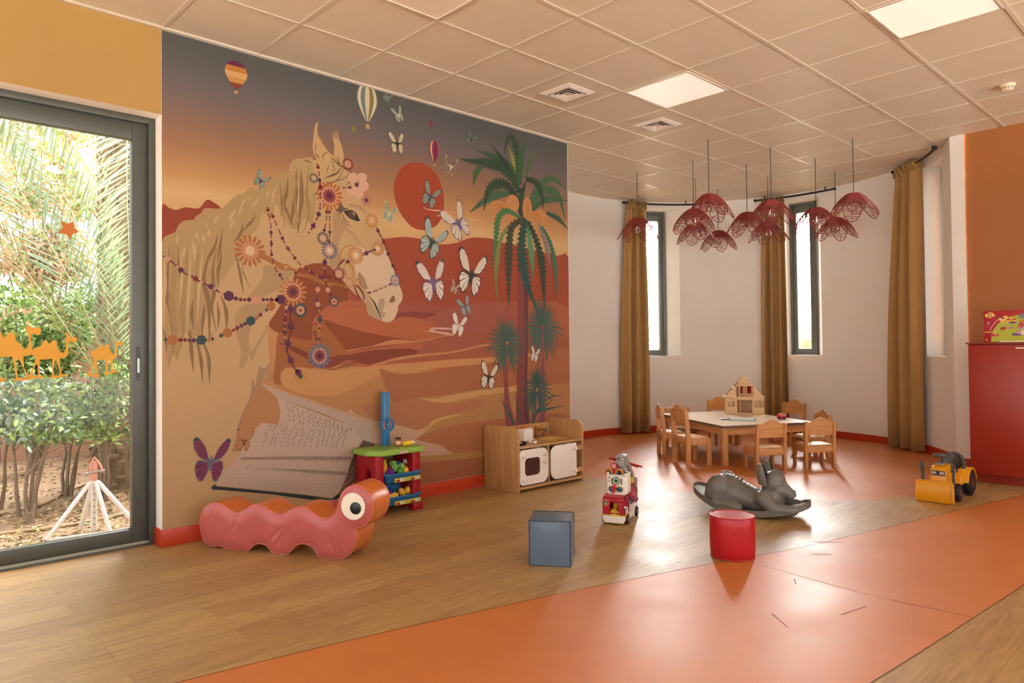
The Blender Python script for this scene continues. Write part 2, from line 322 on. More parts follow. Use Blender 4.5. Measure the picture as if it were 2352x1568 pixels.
('painted_mane','s','8d7450','2578,2546 2593,2505 2569,2472',(2, 8, 2)),
('painted_mane','s','6d5638','2502,2555 2498,2583 2522,2613 2546,2621',(2, 7, 2)),
('painted_mane','s','6d5638','2619,2612 2626,2569 2647,2536',(2, 8, 2)),
('painted_mane','s','6d5638','2709,2517 2734,2483 2708,2427',(3, 7, 2)),
('painted_mane','s','8d7450','2562,2580 2581,2532 2577,2495',(2, 7, 2)),
('painted_bridle','s','ab6a2e','2007,1851 2077,1833 2133,1803 2198,1776',(8, 8, 8)),
('painted_bridle','s','ab6a2e','2007,1843 2077,1824 2133,1794 2198,1768',(8, 8, 8)),
('painted_bridle','s','ab6a2e','2007,1835 2077,1815 2133,1784 2198,1759',(8, 8, 8)),
('painted_bridle','s','ab6a2e','2007,1827 2077,1807 2133,1775 2198,1751',(8, 8, 8)),
('painted_bridle','s','ab6a2e','2007,1819 2077,1798 2133,1765 2198,1743',(8, 8, 8)),
('painted_bridle','s','ab6a2e','2198,1736 2205,1778 2242,1767 2220,1741',(8, 12, 8)),
('painted_bridle','s','ab6a2e','2212,1747 2257,1754 2294,1732 2286,1721 2384,1709 2430,1694 2524,1663 2588,1667 2653,1656 2694,1643',(18, 34, 14)),
('painted_bridle','s','8f5020','2278,1727 2384,1716 2422,1701 2508,1681 2588,1674 2661,1652',(4, 6, 4)),
('painted_bridle','s','8f5020','2278,1699 2384,1698 2476,1664',(4, 6, 4)),
('painted_bridle','s','b9733c','2742,1955 2696,1955 2655,1925 2634,1879 2628,1835',(7, 8, 7)),
('painted_bridle','s','b9733c','2696,1847 2737,1806 2733,1777',(7, 8, 7)),
('painted_bridle','s','b9733c','2634,1867 2654,1839 2704,1821 2737,1779 2745,1735 2703,1710 2678,1745 2662,1796 2695,1831',(6, 8, 6)),
('painted_bridle','s','b9733c','2728,1689 2762,1713 2804,1686 2787,1655 2736,1660 2762,1698',(6, 9, 6)),
('painted_bridle','s','b9733c','2702,1643 2728,1659 2770,1669',(5, 7, 5)),
('painted_bridle','s','b9733c','2702,1621 2702,1569 2735,1534 2786,1532 2820,1552',(6, 8, 6)),
('painted_bridle','s','6a2444','2613,1794 2642,1829 2671,1853',(10, 14, 10)),
('painted_bridle','p','6a2444','2696,1855 2712,1838 2695,1822 2679,1835',None),
('painted_bridle','s','6a2444','2749,1653 2774,1602 2807,1559',(9, 12, 9)),
('painted_bridle','s','6a2444','2761,1669 2804,1633 2829,1589 2829,1556',(9, 14, 10)),
('painted_bridle','w','b06a34 c98a62 d9b78e','1960,1855',(119, 16)),
('painted_bridle','w','c07a44 d59a70 7c1d1d 5c1f44','2263,1594',(113, 16)),
('painted_bridle','w','36454a d8a080 a5561f','2319,1467',(57, 16)),
('painted_bridle','w','36454a d8a080 a5561f','2581,1538',(44, 16)),
('painted_bridle','w','7c1d22 d8a080 c9a27c','2621,1742',(57, 16)),
('painted_bridle','w','6f7088 d8a080 7c1d22 5c1f44','2464,1146',(104, 16)),
('painted_bridle','w','c08b3c c08b3c 36454a','2317,1005',(59, 14)),
('painted_bridle','w','b9692c d8a080 7c1d1d 5c1f44','2549,2303',(118, 18)),
('painted_bridle','w','7c1d1d d8a080 b98f78','2701,2560',(53, 14)),
('painted_bridle','w','b57a60 b57a60 5c1f44','2856,2313',(54, 16)),
('painted_bridle','w','c08040 d0a070 d9b78e','2903,2164',(67, 14)),
('painted_bridle','w','36404a d8a080 d0ac86','2496,1989',(53, 16)),
('painted_bridle','w','6a6484 d8a080 d9c3a0','2547,1905',(72, 16)),
('painted_bridle','w','c07c40 d8a878 e0c8a8','2763,1890',(77, 16)),
('painted_bridle','w','c07c40 d8a878 e0c8a8','2953,1953',(63, 16)),
('painted_bridle','w','6f7088 d0b0a0 c08060','3111,1722',(54, 14)),
('painted_bridle','w','36454a c9a67c c9a67c','2426,2413',(40, 12)),
('painted_bridle','p','d9a88a','2702,2456 2717,2492 2751,2503 2780,2491 2783,2461 2763,2430 2725,2422',None),
('painted_bridle','p','d9a88a','2778,2468 2793,2504 2828,2515 2858,2503 2860,2473 2840,2441 2801,2434',None),
('painted_bridle','p','d9a88a','2794,2410 2810,2447 2844,2457 2875,2445 2877,2415 2857,2383 2818,2376',None),
('painted_bridle','p','d9a88a','2751,2352 2767,2387 2801,2398 2831,2385 2833,2356 2813,2324 2775,2317',None),
('painted_bridle','p','d9a88a','2693,2366 2708,2401 2742,2411 2771,2399 2773,2370 2754,2338 2716,2332',None),
('painted_bridle','w','5c1f44 5c1f44 5c1f44','2774,2418',(21, 8)),
('painted_bridle','b','prkp','2082,2165 2092,2108 2106,2031 2109,1885 2112,1830 2140,1738 2169,1706 2194,1663',(11, 22)),
('painted_bridle','b','prkp','2110,2124 2138,2066 2177,1984 2213,1915 2264,1849 2301,1807 2346,1768 2384,1752 2434,1726 2492,1705 2548,1715',(11, 24)),
('painted_bridle','b','kpprrp','1767,1571 1832,1542 1898,1526 1958,1529 2013,1530 2069,1533 2132,1533 2175,1538',(24, 62)),
('painted_bridle','b','pkpr','1416,1777 1459,1749 1509,1709 1548,1674 1584,1664 1623,1638 1679,1612 1717,1595 1755,1571',(14, 32)),
('painted_bridle','b','sorrppsopk','1418,1264 1473,1261 1541,1261 1586,1258 1660,1261 1703,1264 1767,1288 1831,1316 1911,1360 1995,1404 2051,1446 2104,1488',(22, 58)),
('painted_bridle','b','prkp','2477,2385 2476,2291 2472,2197 2452,2133 2424,2077 2385,2019',(12, 34)),
('painted_bridle','b','prkp','2527,2204 2523,2131 2506,2049',(10, 22)),
('painted_bridle','b','prkp','2547,2206 2550,2105 2550,2032 2546,1967',(10, 22)),
('painted_bridle','b','pprk','2513,1848 2505,1790 2505,1785 2508,1756 2514,1692 2520,1649 2543,1599 2559,1582',(12, 36)),
('painted_bridle','b','ppok','2859,1613 2908,1623 2961,1645 3015,1666 3047,1683 3097,1698',(10, 18)),
('painted_bridle','b','pp','2823,1898 2892,1931 2928,1945',(16, 34)),
('painted_bridle','b','pprp','2943,2118 2964,2082 2991,2039 3018,1988 3049,1917 3080,1853 3107,1803 3116,1773',(14, 28)),
('painted_bridle','b','pkopspk','2449,1652 2453,1631 2449,1602 2441,1559 2452,1513 2460,1474 2467,1446 2467,1381 2465,1346 2462,1303 2466,1260',(14, 36)),
('painted_bridle','b','pos','2432,1381 2426,1331 2429,1303 2439,1267',(16, 38)),
('painted_bridle','b','rkppkp','2215,1509 2214,1467 2203,1391 2201,1336 2203,1281 2206,1246 2217,1191',(12, 26)),
('painted_bridle','b','pprpr','2251,1510 2244,1440 2243,1385 2250,1343 2241,1302 2228,1253 2217,1191 2231,1150 2256,1094 2275,1059 2301,1033',(14, 44)),
('painted_bridle','b','pkp','2617,2382 2691,2382 2742,2399',(12, 22)),
('painted_bridle','b','prk','2454,2525 2466,2455 2473,2384',(14, 26)),
('painted_book','q','b9804f','2023,965 2065,951 2119,884 2158,829 2170,770 2164,685 2087,693 2034,703 1998,673 1945,609 1899,535 1837,530 1865,628 1911,760 1969,858',None),
('painted_book','q','c7a894','2034,703 2155,684 2170,770 2143,868 2734,616 2799,540 2718,383 2674,269 2610,147 2582,123 1731,330 1758,390 1831,442 1899,535 1945,609 1998,673',None),
('painted_book','q','bfa190','2038,959 2149,912 2470,792 2851,651 2896,602 2914,516 2827,422 2784,516 2734,616 2470,743 2143,867 2088,915',None),
('painted_book','q','c89a70','2041,972 2150,927 2470,807 2866,663 2851,651 2470,792 2149,912 2038,959',None),
('painted_book','q','6a4a3c','2718,383 2813,513 2914,477 2913,348 2745,228 2624,132 2610,147 2674,269',None),
('painted_book','s','a87a50','2624,163 2695,279 2805,386',(6, 8, 6)),
('painted_book','s','a87a50','2638,174 2738,254 2812,334',(5, 7, 5)),
('painted_book','s','b58a60','2652,197 2717,257 2804,360',(4, 6, 4)),
('painted_book','q','2b3032','1699,321 1728,338 1732,325 2026,254 2335,179 2554,118 2610,150 2625,123 2589,91 2400,133 2085,222 1769,295 1709,306',None),
('painted_book','s','9d8070','1893,483 2086,462 2336,435 2714,389',(16, 24, 26)),
('painted_book','s','9d8070','2086,393 2272,358 2401,334 2674,282',(4, 20, 28)),
('painted_book','s','b0917c','1758,384 2147,298 2603,207',(2, 4, 2)),
('painted_book','s','b0917c','1758,365 2146,277 2603,185',(2, 4, 2)),
('painted_book','s','b0917c','1758,346 2146,257 2603,163',(2, 4, 2)),
('painted_book','i','57654f','2205,826 2712,599 2712,567 2223,683',(58, 3, 0.0)),
('painted_book','i','57654f','2075,684 2676,570 2661,465 2009,540',(90, 5, 0.55)),
('painted_book','i','57654f','1921,416 2528,294 2528,276 1921,402',(20, 8, 0.4)),
('painted_book','i','57654f','2304,425 2604,381 2604,365 2304,413',(12, 9, 0.3)),
('painted_palm','p','8c4640','4440,2085 4436,1540 4422,1268 4411,997 4405,728 4397,481 4543,490 4542,628 4539,902 4547,1176 4554,1360 4556,1727 4516,2091',None),
('painted_palm','p','6b3a3e','4509,1999 4510,1542 4515,1177 4499,813 4487,632 4504,493 4543,492 4542,628 4536,902 4549,1176 4554,1360 4557,1727 4541,2002',None),
('painted_palm','s','63333a','4421,1196 4452,1177 4490,1197',(3, 8, 3)),
('painted_palm','s','63333a','4445,1141 4470,1123 4508,1142',(3, 8, 3)),
('painted_palm','s','63333a','4419,1087 4450,1069 4488,1088',(3, 8, 3)),
('painted_palm','s','63333a','4443,1033 4468,1014 4506,1033',(3, 8, 3)),
('painted_palm','s','63333a','4417,979 4448,960 4486,979',(3, 8, 3)),
('painted_palm','s','63333a','4441,924 4466,905 4505,924',(3, 8, 3)),
('painted_palm','s','63333a','4416,871 4447,852 4485,870',(3, 8, 3)),
('painted_palm','s','63333a','4440,816 4465,796 4503,815',(3, 8, 3)),
('painted_palm','s','63333a','4414,763 4445,743 4483,761',(3, 8, 3)),
('painted_palm','s','63333a','4438,708 4463,688 4501,706',(3, 8, 3)),
('painted_palm','s','63333a','4412,655 4443,635 4481,652',(3, 8, 3)),
('painted_palm','s','63333a','4436,599 4461,580 4500,597',(3, 8, 3)),
('painted_palm','s','63333a','4411,547 4442,527 4480,544',(3, 8, 3)),
('painted_palm','f','5a684c','4546,2749 4606,2898 4708,3047',46),
('painted_palm','f','8f8a48','4456,2689 4402,2854 4336,3005',52),
('painted_palm','f','3f5a3c','4449,2652 4364,2802 4206,2865 3951,2890',64),
('painted_palm','f','2c3a34','4461,2617 4351,2764 4231,2887 4131,2971',50),
('painted_palm','f','364a35','4450,2707 4435,2978 4368,3093 4305,3027 4286,2915',60),
('painted_palm','f','3f6140','4468,2673 4491,2943 4551,3106',66),
('painted_palm','f','354a34','4461,2599 4375,2713 4206,2803 4030,2799 3767,2781',84),
('painted_palm','f','3f6140','4029,2773 3948,2699 3913,2581',46),
('painted_palm','f','44634a','4397,2553 4262,2561 4060,2480 3871,2344',64),
('painted_palm','f','334733','4447,2505 4324,2633 4203,2642 4084,2563 4030,2380',78),
('painted_palm','f','4b6848','4601,2544 4735,2713 4914,2797 5111,2711',60),
('painted_palm','f','476646','4613,2509 4775,2662 4981,2653 5077,2413',66),
('painted_palm','f','44634a','4626,2464 4814,2582 5123,2614',58),
('painted_palm','f','33482f','4552,2741 4682,2724 4748,2639 4772,2492',58),
('painted_palm','f','2f4a3c','4483,2382 4472,2527 4552,2722',60),
('painted_palm','f','3a5a44','4812,2459 4977,2421 5118,2330',44),
('painted_palm','f','28433a','4489,2383 4397,2571 4300,2684',60),
('painted_palm','p','c98950','4295,2445 4273,2408 4220,2380 4154,2372 4103,2387 4085,2418 4104,2455 4156,2483 4221,2492 4274,2477',None),
('painted_palm','p','c98950','4459,2489 4440,2433 4396,2394 4343,2388 4300,2416 4285,2466 4302,2521 4345,2561 4399,2568 4442,2540',None),
('painted_palm','p','c98950','4485,2364 4467,2330 4421,2305 4365,2298 4321,2313 4305,2343 4322,2377 4366,2402 4423,2409 4468,2395',None),
('painted_palm','p','c98950','4621,2473 4608,2411 4577,2369 4540,2365 4511,2399 4502,2458 4513,2520 4543,2561 4580,2567 4610,2532',None),
('painted_palm','p','c98950','4826,2413 4805,2366 4753,2333 4691,2326 4641,2348 4623,2389 4642,2436 4693,2470 4756,2477 4807,2456',None),
('painted_palm','p','c98950','4762,2274 4747,2211 4713,2169 4672,2165 4640,2201 4629,2260 4642,2323 4675,2365 4716,2369 4749,2334',None),
('painted_palm','s','a8662f','4129,2437 4201,2455 4273,2456',(4, 10, 4)),
('painted_palm','s','a8662f','4164,2406 4224,2431 4285,2448',(4, 10, 4)),
('painted_palm','s','a8662f','4549,2537 4561,2465 4553,2390',(4, 10, 4)),
('painted_palm','s','a8662f','4587,2524 4580,2458 4573,2402',(4, 10, 4)),
('painted_palm','s','a8662f','4651,2439 4704,2418 4757,2377',(4, 10, 4)),
('painted_palm','s','a8662f','4612,2406 4690,2378 4743,2347',(4, 10, 4)),
('painted_palm','f','477a4c','4470,2371 4297,2414 4199,2331 4173,2177 4122,1882',52),
('painted_palm','f','7d8550','4344,2293 4245,2184 4195,2046 4161,1779 4188,1586',46),
('painted_palm','f','5f9166','4558,2299 4606,2082 4628,1805',60),
('painted_palm','f','8d7c76','4703,2342 4807,2146 4865,1932',46),
('painted_palm','f','3f7058','4742,2319 4849,2197 4927,1965 4929,1631',50),
('painted_palm','f','37463b','4565,2346 4674,2181 4750,1953 4776,1532',74),
('painted_palm','f','46493a','4521,2368 4368,2278 4329,2103 4319,1878 4315,1555',74),
('painted_palm','f','2f5248','4533,2370 4486,2163 4501,1935 4575,1710 4683,1529',100),
('painted_palm','p','944a48','4248,1144 4253,913 4251,737 4275,496 4379,496 4332,643 4303,778 4297,912 4290,1143',None),
('painted_palm','p','98505a','4740,1371 4727,988 4720,802 4686,489 4755,483 4778,799 4763,987 4762,1371',None),
('painted_palm','p','98505a','4657,768 4622,623 4575,498 4607,495 4648,621 4674,767',None),
('painted_palm','s','6b3a4a','4252,860 4280,847 4310,858',(3, 7, 3)),
('painted_palm','s','6b3a4a','4251,798 4279,785 4310,795',(3, 7, 3)),
('painted_palm','s','6b3a4a','4251,737 4278,723 4309,733',(3, 7, 3)),
('painted_palm','s','6b3a4a','4250,684 4277,669 4308,680',(3, 7, 3)),
('painted_palm','s','6b3a4a','4249,631 4277,616 4307,627',(3, 7, 3)),
('painted_palm','r','51685a','4291,1223 4296,1504',(1.0, 34, 1)),
('painted_palm','r','51685a','4747,1371 4752,1689',(1.0, 34, 2)),
('painted_palm','r','3d6058','4664,796 4668,1036',(1.0, 30, 3)),
('painted_palm','s','3d6058','4379,487 4295,610 4212,739',(18.2, 26, 3)),
('painted_palm','s','3d6058','4466,484 4418,637 4389,773',(12.6, 18, 3)),
('painted_palm','s','3d6058','4555,491 4558,627 4624,761',(7.0, 10, 3)),
('painted_palm','s','3d6058','4594,487 4635,594 4795,649 4892,709',(14.0, 20, 3)),
('painted_palm','s','3d6058','4607,495 4674,592 4808,610 5009,627',(16.799999999999997, 24, 3)),
('painted_palm','s','3d6058','4675,647 4851,720 4948,725 5017,697',(9.799999999999999, 14, 3)),
('painted_palm','s','3d6058','4646,492 4740,568 4794,583',(5.6, 8, 3)),
('painted_balloon','o','6a2440 c07a34 d9a66c c98f4a 8c3a22','1872,3105 1871,2885',(150, 0)),
('painted_balloon','o','7d8a6c d9c8a8 6f7f78 d0bfa0 8a7a48 d9c8a8 6f7f6c','2871,3210 2869,2857',(185, 1)),
('painted_balloon','o','8a8434','2749,2856 2749,2797',(32, 0)),
('painted_balloon','o','8c2a50','3472,3045 3471,2977',(32, 0)),
('painted_balloon','o','c06a34 d8a478 8c2a58 7a2440 8c2a58 c8503a','3501,2893 3499,2678',(95, 1)),
('painted_butterfly','y','2b2c28','3139,2792',(155, -5, 'd9c3a0', '2b2c28')),
('painted_butterfly','y','d9c3a0','3671,2703',(130, 10, '5d5346', 'd9c3a0')),
('painted_butterfly','y','d0c09c','3154,3025',(100, -25, '8b9484', 'd0c09c')),
('painted_butterfly','y','8b9484','3050,3139',(80, 25, '6b7068', '8b9484')),
('painted_butterfly','y','3a423c','3897,2974',(115, 25, '6d7a70', '3a423c')),
('painted_butterfly','y','4a4a68','2038,2335',(100, 30, '8fa08c', '4a4a68')),
('painted_butterfly','y','565468','3457,2422',(180, 22, '8b9484', '565468')),
('painted_butterfly','y','d0c8a4','3058,2235',(130, 22, '8b9c88', 'd0c8a4')),
('painted_butterfly','y','6d6488','3745,2241',(275, -32, 'e0cdb4', '6d6488')),
('painted_butterfly','y','3f4a4c','3470,2057',(265, 25, 'aebab0', '3f4a4c')),
('painted_butterfly','y','7d6488','3480,1728',(300, -8, 'e6d6c4', '4a463e')),
('painted_butterfly','y','3a3c38','3883,1809',(335, 12, 'eadcc8', '3a3c38')),
('painted_butterfly','y','c08a74','3701,1693',(100, 25, 'a8988a', 'c08a74')),
('painted_butterfly','y','6b7070','3812,1539',(145, -20, '9aa09c', '6b7070')),
('painted_butterfly','y','d8c0b4','3739,1377',(170, 15, 'f0e4d4', '4a4a48')),
('painted_butterfly','y','c8b8b0','4640,1118',(120, 15, 'e8dcd0', 'c8b8b0')),
('painted_butterfly','y','3c3e3a','4069,934',(210, 12, 'ecdfcc', '3c3e3a')),
('painted_butterfly','y','6c6478','1701,484',(245, 8, '7c1f48', '3a3c40')),
('painted_butterfly','y','94402a','1918,593',(125, 12, 'b98a58', '94402a'))]
STICK={
'big':'505,1214 517,1183 536,1262 563,1310 588,1314 603,1274 623,1314 630,1302 643,1272 661,1302 676,1315 689,1299 699,1255 712,1246 725,1227 736,1213 749,1221 757,1236 758,1261 752,1296 743,1318 745,1338 740,1359 741,1371 748,1371 745,1356 747,1343 754,1343 754,1359 762,1373 769,1369 759,1362 758,1344 770,1339 784,1330 799,1339 812,1334 817,1315 809,1295 796,1291 778,1302 767,1298 767,1268 772,1236 774,1205 767,1183 751,1174 732,1174 731,1149 736,1121 733,1111 746,1080 756,1066 759,1065 746,1045 736,1036 700,1036 686,1033 684,1040 697,1050 693,1094 688,1125 684,1156 678,1172 648,1170 573,1169 559,1149 561,1122 569,1091 576,1058 608,1055 649,1052 652,1044 646,1035 598,1038 561,1040 552,1045 554,1062 539,1138 534,1165 515,1174 500,1193',
'bighole':'696,1150 699,1160 712,1152 725,1124 736,1086 746,1058 733,1050 707,1053 702,1087 698,1118',
'mid':'772,1195 780,1214 799,1223 814,1230 823,1249 836,1266 845,1258 853,1239 866,1253 881,1266 890,1258 894,1223 902,1210 913,1192 927,1190 935,1203 939,1222 938,1248 935,1274 941,1285 937,1300 939,1310 945,1308 942,1297 945,1289 949,1289 950,1302 959,1310 962,1305 953,1298 953,1287 969,1276 980,1284 994,1277 995,1261 983,1248 969,1251 958,1258 951,1248 950,1216 951,1190 945,1170 933,1159 909,1156 908,1132 909,1113 916,1066 938,1065 942,1058 937,1051 913,1047 886,1042 861,1041 858,1047 869,1058 871,1114 869,1157 839,1151 810,1153 808,1122 810,1062 829,1059 830,1051 823,1044 789,1047 767,1043 744,1034 741,1042 759,1065 770,1091 783,1122 788,1160 778,1176 771,1183',
'mh0':'796,1128 800,1116 801,1090 802,1062 793,1056 781,1063 771,1068 778,1088 787,1116',
'mh1':'881,1142 888,1145 897,1126 905,1087 909,1066 902,1057 879,1059 877,1098',
'sm':'1029,1157 1043,1169 1067,1178 1078,1198 1102,1211 1113,1231 1125,1241 1131,1221 1137,1218 1145,1234 1157,1241 1164,1230 1166,1207 1176,1187 1185,1176 1196,1181 1200,1206 1199,1234 1196,1257 1200,1271 1202,1257 1216,1249 1225,1254 1236,1252 1240,1240 1231,1227 1219,1228 1210,1232 1207,1213 1209,1189 1207,1166 1197,1151 1181,1144 1181,1119 1185,1082 1207,1081 1211,1074 1203,1066 1173,1059 1137,1052 1134,1058 1143,1068 1145,1107 1146,1145 1099,1143 1097,1114 1099,1061 1116,1056 1115,1044 1105,1038 1067,1046 1043,1052 1042,1058 1055,1066 1067,1099 1078,1128 1081,1146 1072,1165 1061,1173 1043,1164 1035,1151',
'sh0':'1080,1112 1086,1115 1088,1088 1087,1058 1075,1057 1067,1062 1069,1082',
'sh1':'1161,1140 1167,1136 1172,1113 1176,1075 1170,1071 1157,1073 1158,1106',
'star':'910,1961 945,1945 978,1966 981,1928 1007,1903 972,1890 958,1851 939,1883 897,1888 922,1922'}
# ================================================================ ROOM
random.seed(4)
def arc(a0, a1, r=AR, n=60): return [(AX+r*math.cos(math.radians(a0+(a1-a0)*i/n)), AY+r*math.sin(math.radians(a0+(a1-a0)*i/n))) for i in range(n+1)]
def plan(r=AR, x0=-3.2, y0=-3.2): return [(x0, y0), (7.8, y0), (7.8, 1.93)]+arc(-69.5, 158, r)+[(5.12, 4.86), (x0, 4.86)]
# floor: wood-look vinyl with orange inlays
mw_ = bpy.data.materials.new('wood_vinyl'); mw_.use_nodes = True
def floor_nodes(m, kind):
    nt = m.node_tree; N = nt.nodes; L = nt.links; b = N['Principled BSDF']
    tc = N.new('ShaderNodeTexCoord')
    def math_(op, a, c=None):
        n = N.new('ShaderNodeMath'); n.operation = op
        for i, q in enumerate((a, c)):
            if q is None: continue
            if isinstance(q, (int, float)): n.inputs[i].default_value = q
            else: L.new(q, n.inputs[i])
        return n.outputs[0]
    if kind == 'wood':
        br = N.new('ShaderNodeTexBrick'); br.offset = .37; br.inputs['Scale'].default_value = 1.0
        br.inputs['Brick Width'].default_value = 1.22; br.inputs['Row Height'].default_value = .17; br.inputs['Mortar Size'].default_value = .0012; br.inputs['Mortar Smooth'].default_value = .2; br.inputs['Bias'].default_value = -.1
        br.inputs['Color1'].default_value = (*lin('b39258'), 1); br.inputs['Color2'].default_value = (*lin('a07a46'), 1); br.inputs['Mortar'].default_value = (*lin('7d5a36'), 1)
        L.new(tc.outputs['Object'], br.inputs['Vector'])
        mp = N.new('ShaderNodeMapping'); mp.inputs['Scale'].default_value = (1.2, 16, 1); L.new(tc.outputs['Object'], mp.inputs['Vector'])
        nz = N.new('ShaderNodeTexNoise'); nz.inputs['Scale'].default_value = 3.2; nz.inputs['Detail'].default_value = 8; nz.inputs['Roughness'].default_value = .65; nz.inputs['Distortion'].default_value = .8; L.new(mp.outputs[0], nz.inputs['Vector'])
        rp = N.new('ShaderNodeValToRGB'); e = rp.color_ramp.elements; e[0].position = .32; e[0].color = (.56, .5, .46, 1); e[1].position = .62; e[1].color = (1.08, 1.05, 1.0, 1); L.new(nz.outputs['Fac'], rp.inputs['Fac'])
        mx = N.new('ShaderNodeMix'); mx.data_type = 'RGBA'; mx.blend_type = 'MULTIPLY'; mx.inputs[0].default_value = .75
        L.new(br.outputs['Color'], mx.inputs[6]); L.new(rp.outputs['Color'], mx.inputs[7])
        # knots
        mp2 = N.new('ShaderNodeMapping'); mp2.inputs['Scale'].default_value = (2.0, 7.5, 1); L.new(tc.outputs['Object'], mp2.inputs['Vector'])
        vo = N.new('ShaderNodeTexVoronoi'); vo.inputs['Scale'].default_value = 1.0; L.new(mp2.outputs[0], vo.inputs['Vector'])
        rk = N.new('ShaderNodeValToRGB'); rk.color_ramp.elements[0].position = .03; rk.color_ramp.elements[0].color = (.42, .36, .3, 1); rk.color_ramp.elements[1].position = .16; rk.color_ramp.elements[1].color = (1, 1, 1, 1); L.new(vo.outputs['Distance'], rk.inputs['Fac'])
        m2 = N.new('ShaderNodeMix'); m2.data_type = 'RGBA'; m2.blend_type = 'MULTIPLY'; m2.inputs[0].default_value = .55; L.new(mx.outputs[2], m2.inputs[6]); L.new(rk.outputs['Color'], m2.inputs[7])
        L.new(m2.outputs[2], b.inputs['Base Color'])
    else:
        nz = N.new('ShaderNodeTexNoise'); nz.inputs['Scale'].default_value = 5; nz.inputs['Detail'].default_value = 8; L.new(tc.outputs['Object'], nz.inputs['Vector'])
        mx = N.new('ShaderNodeMix'); mx.data_type = 'RGBA'; mx.inputs[6].default_value = (*lin('b9682a'), 1); mx.inputs[7].default_value = (*lin('c57430'), 1)
        L.new(nz.outputs['Fac'], mx.inputs[0]); L.new(mx.outputs[2], b.inputs['Base Color'])
    # uneven polish
    n2 = N.new('ShaderNodeTexNoise'); n2.inputs['Scale'].default_value = 2.2; n2.inputs['Detail'].default_value = 4; n2.inputs['Roughness'].default_value = .6; L.new(tc.outputs['Object'], n2.inputs['Vector'])
    mr = N.new('ShaderNodeMapRange'); mr.inputs[1].default_value = .3; mr.inputs[2].default_value = .7; mr.inputs[3].default_value = .39; mr.inputs[4].default_value = .5; L.new(n2.outputs['Fac'], mr.inputs[0]); L.new(mr.outputs[0], b.inputs['Roughness'])
    b.inputs['Specular IOR Level'].default_value = 1.0; b.inputs['IOR'].default_value = 1.5
floor_nodes(mw_, 'wood')
mo_ = bpy.data.materials.new('orange_vinyl'); mo_.use_nodes = True; floor_nodes(mo_, 'orange')
bm = nb()
def ngon(bm, pts, z, mi):
    f = bm.faces.new([bm.verts.new((p[0], p[1], z)) for p in pts]); f.material_index = mi
    if f.normal.z < 0: f.normal_flip()
    f.normal_update()
    if f.normal.z < 0: f.normal_flip()
ngon(bm, plan(AR+.01), 0, 0)
edge = smooth_pts([(5.06, 4.62), (4.99, 4.3), (4.91, 3.92), (4.91, 3.65), (4.95, 3.36), (5.03, 3.10), (5.16, 2.75), (5.34, 2.42), (5.57, 2.17), (5.87, 1.96), (6.12, 1.86), (6.45, 1.79), (6.9, 1.77), (7.4, 1.83), (7.78, 1.93)], 4, False)
ngon(bm, edge+arc(-69.5, 158, AR+.008), .0006, 1)
far = [(-3.2, 3.2), (-1.2, 2.99), (0.1, 2.82), (.87, 2.71), (1.33, 2.63), (1.76, 2.54), (2.27, 2.42), (2.63, 2.33), (2.95, 2.235), (3.35, 2.12), (3.74, 1.99), (4.12, 1.88), (4.76, 1.73), (5.47, 1.575), (6.1, 1.435), (6.69, 1.3), (7.8, 1.04)]
near = [(-3.2, 1.9), (-1, 1.45), (1, 1.14), (2.0, 1.03), (2.64, .97), (3.0, .935), (3.56, .885), (4.22, .83), (5.5, .74), (7.8, .6)]
ngon(bm, smooth_pts(far, 3, False)+smooth_pts(near, 3, False)[::-1], .0006, 1)
def strip(pts, w, z, mi):
    L_ = []; R_ = []
    for i, p in enumerate(pts):
        a = Vector(pts[max(i-1, 0)]); c = Vector(pts[min(i+1, len(pts)-1)]); t = (c-a).normalized(); n = Vector((-t.y, t.x))*w/2
        L_.append((p[0]+n.x, p[1]+n.y)); R_.append((p[0]-n.x, p[1]-n.y))
    ngon(bm, L_+R_[::-1], z, mi)
strip([(3.62, 1.95), (3.54, 1.32), (3.57, .885)], .004, .0011, 2)
strip(smooth_pts(far, 3, False), .005, .0011, 2); strip(smooth_pts(near, 3, False), .006, .0011, 2)
strip([(3.79, 2.99), (4.2, 2.80), (4.9, 2.47)], .004, .0009, 2)
for p, q in (((3.45, 1.62), (3.52, 1.66)), ((4.25, 1.9), (4.36, 1.75)), ((4.0, 1.78), (4.07, 1.7)), ((3.2, 1.3), (3.38, 1.26)), ((6.05, 1.52), (6.08, 1.5)), ((3.33, 2.24), (3.36, 2.22)), ((2.9, 1.4), (3.0, 1.52))): strip([p, q], .006, .0012, 2)
M_seam = M('floor_seam', '6b3d22', .6)
struct('floor', bm, [mw_, mo_, M_seam], fix=False, sm=0)
# ceiling
M_tile = M('ceiling_tile', 'd6c6ae', .5, spec=.6, var=.05, vscale=90, bump=.12, bscale=160)
M_tbar = M('ceiling_grid', 'cfc0aa', .3, spec=.6, var=0); M_gap = M('ceiling_shadow_gap', '6a5442', .8, var=0)  # dark strips painted beside the bars as their shadow gap
bm = nb(); f = bm.faces.new([bm.verts.new((p[0], p[1], CZ)) for p in plan(AR+.01)]); f.normal_update()
if f.normal.z > 0: f.normal_flip()
struct('ceiling', bm, M_tile, fix=False, sm=0)
bm = nb(); X0, Y0 = 2.619, 4.0038
k = -9
while X0+.6*k < 9.2:
    x = X0+.6*k; k += 1
    d = AR**2-(x-AX)**2
    y1 = 4.62 if x < 5.11 else (AY+math.sqrt(d) if d > 0 else None)
    y0 = -3.2 if x < 7.8 else (AY-math.sqrt(d) if d > 0 else None)
    if y1 is None or y0 is None: continue
    box(bm, x-.012, x+.012, y0, y1, CZ-.005, CZ-.0004); box(bm, x+.0122, x+.0152, y0, y1, CZ-.001, CZ-.0003, mi=1)
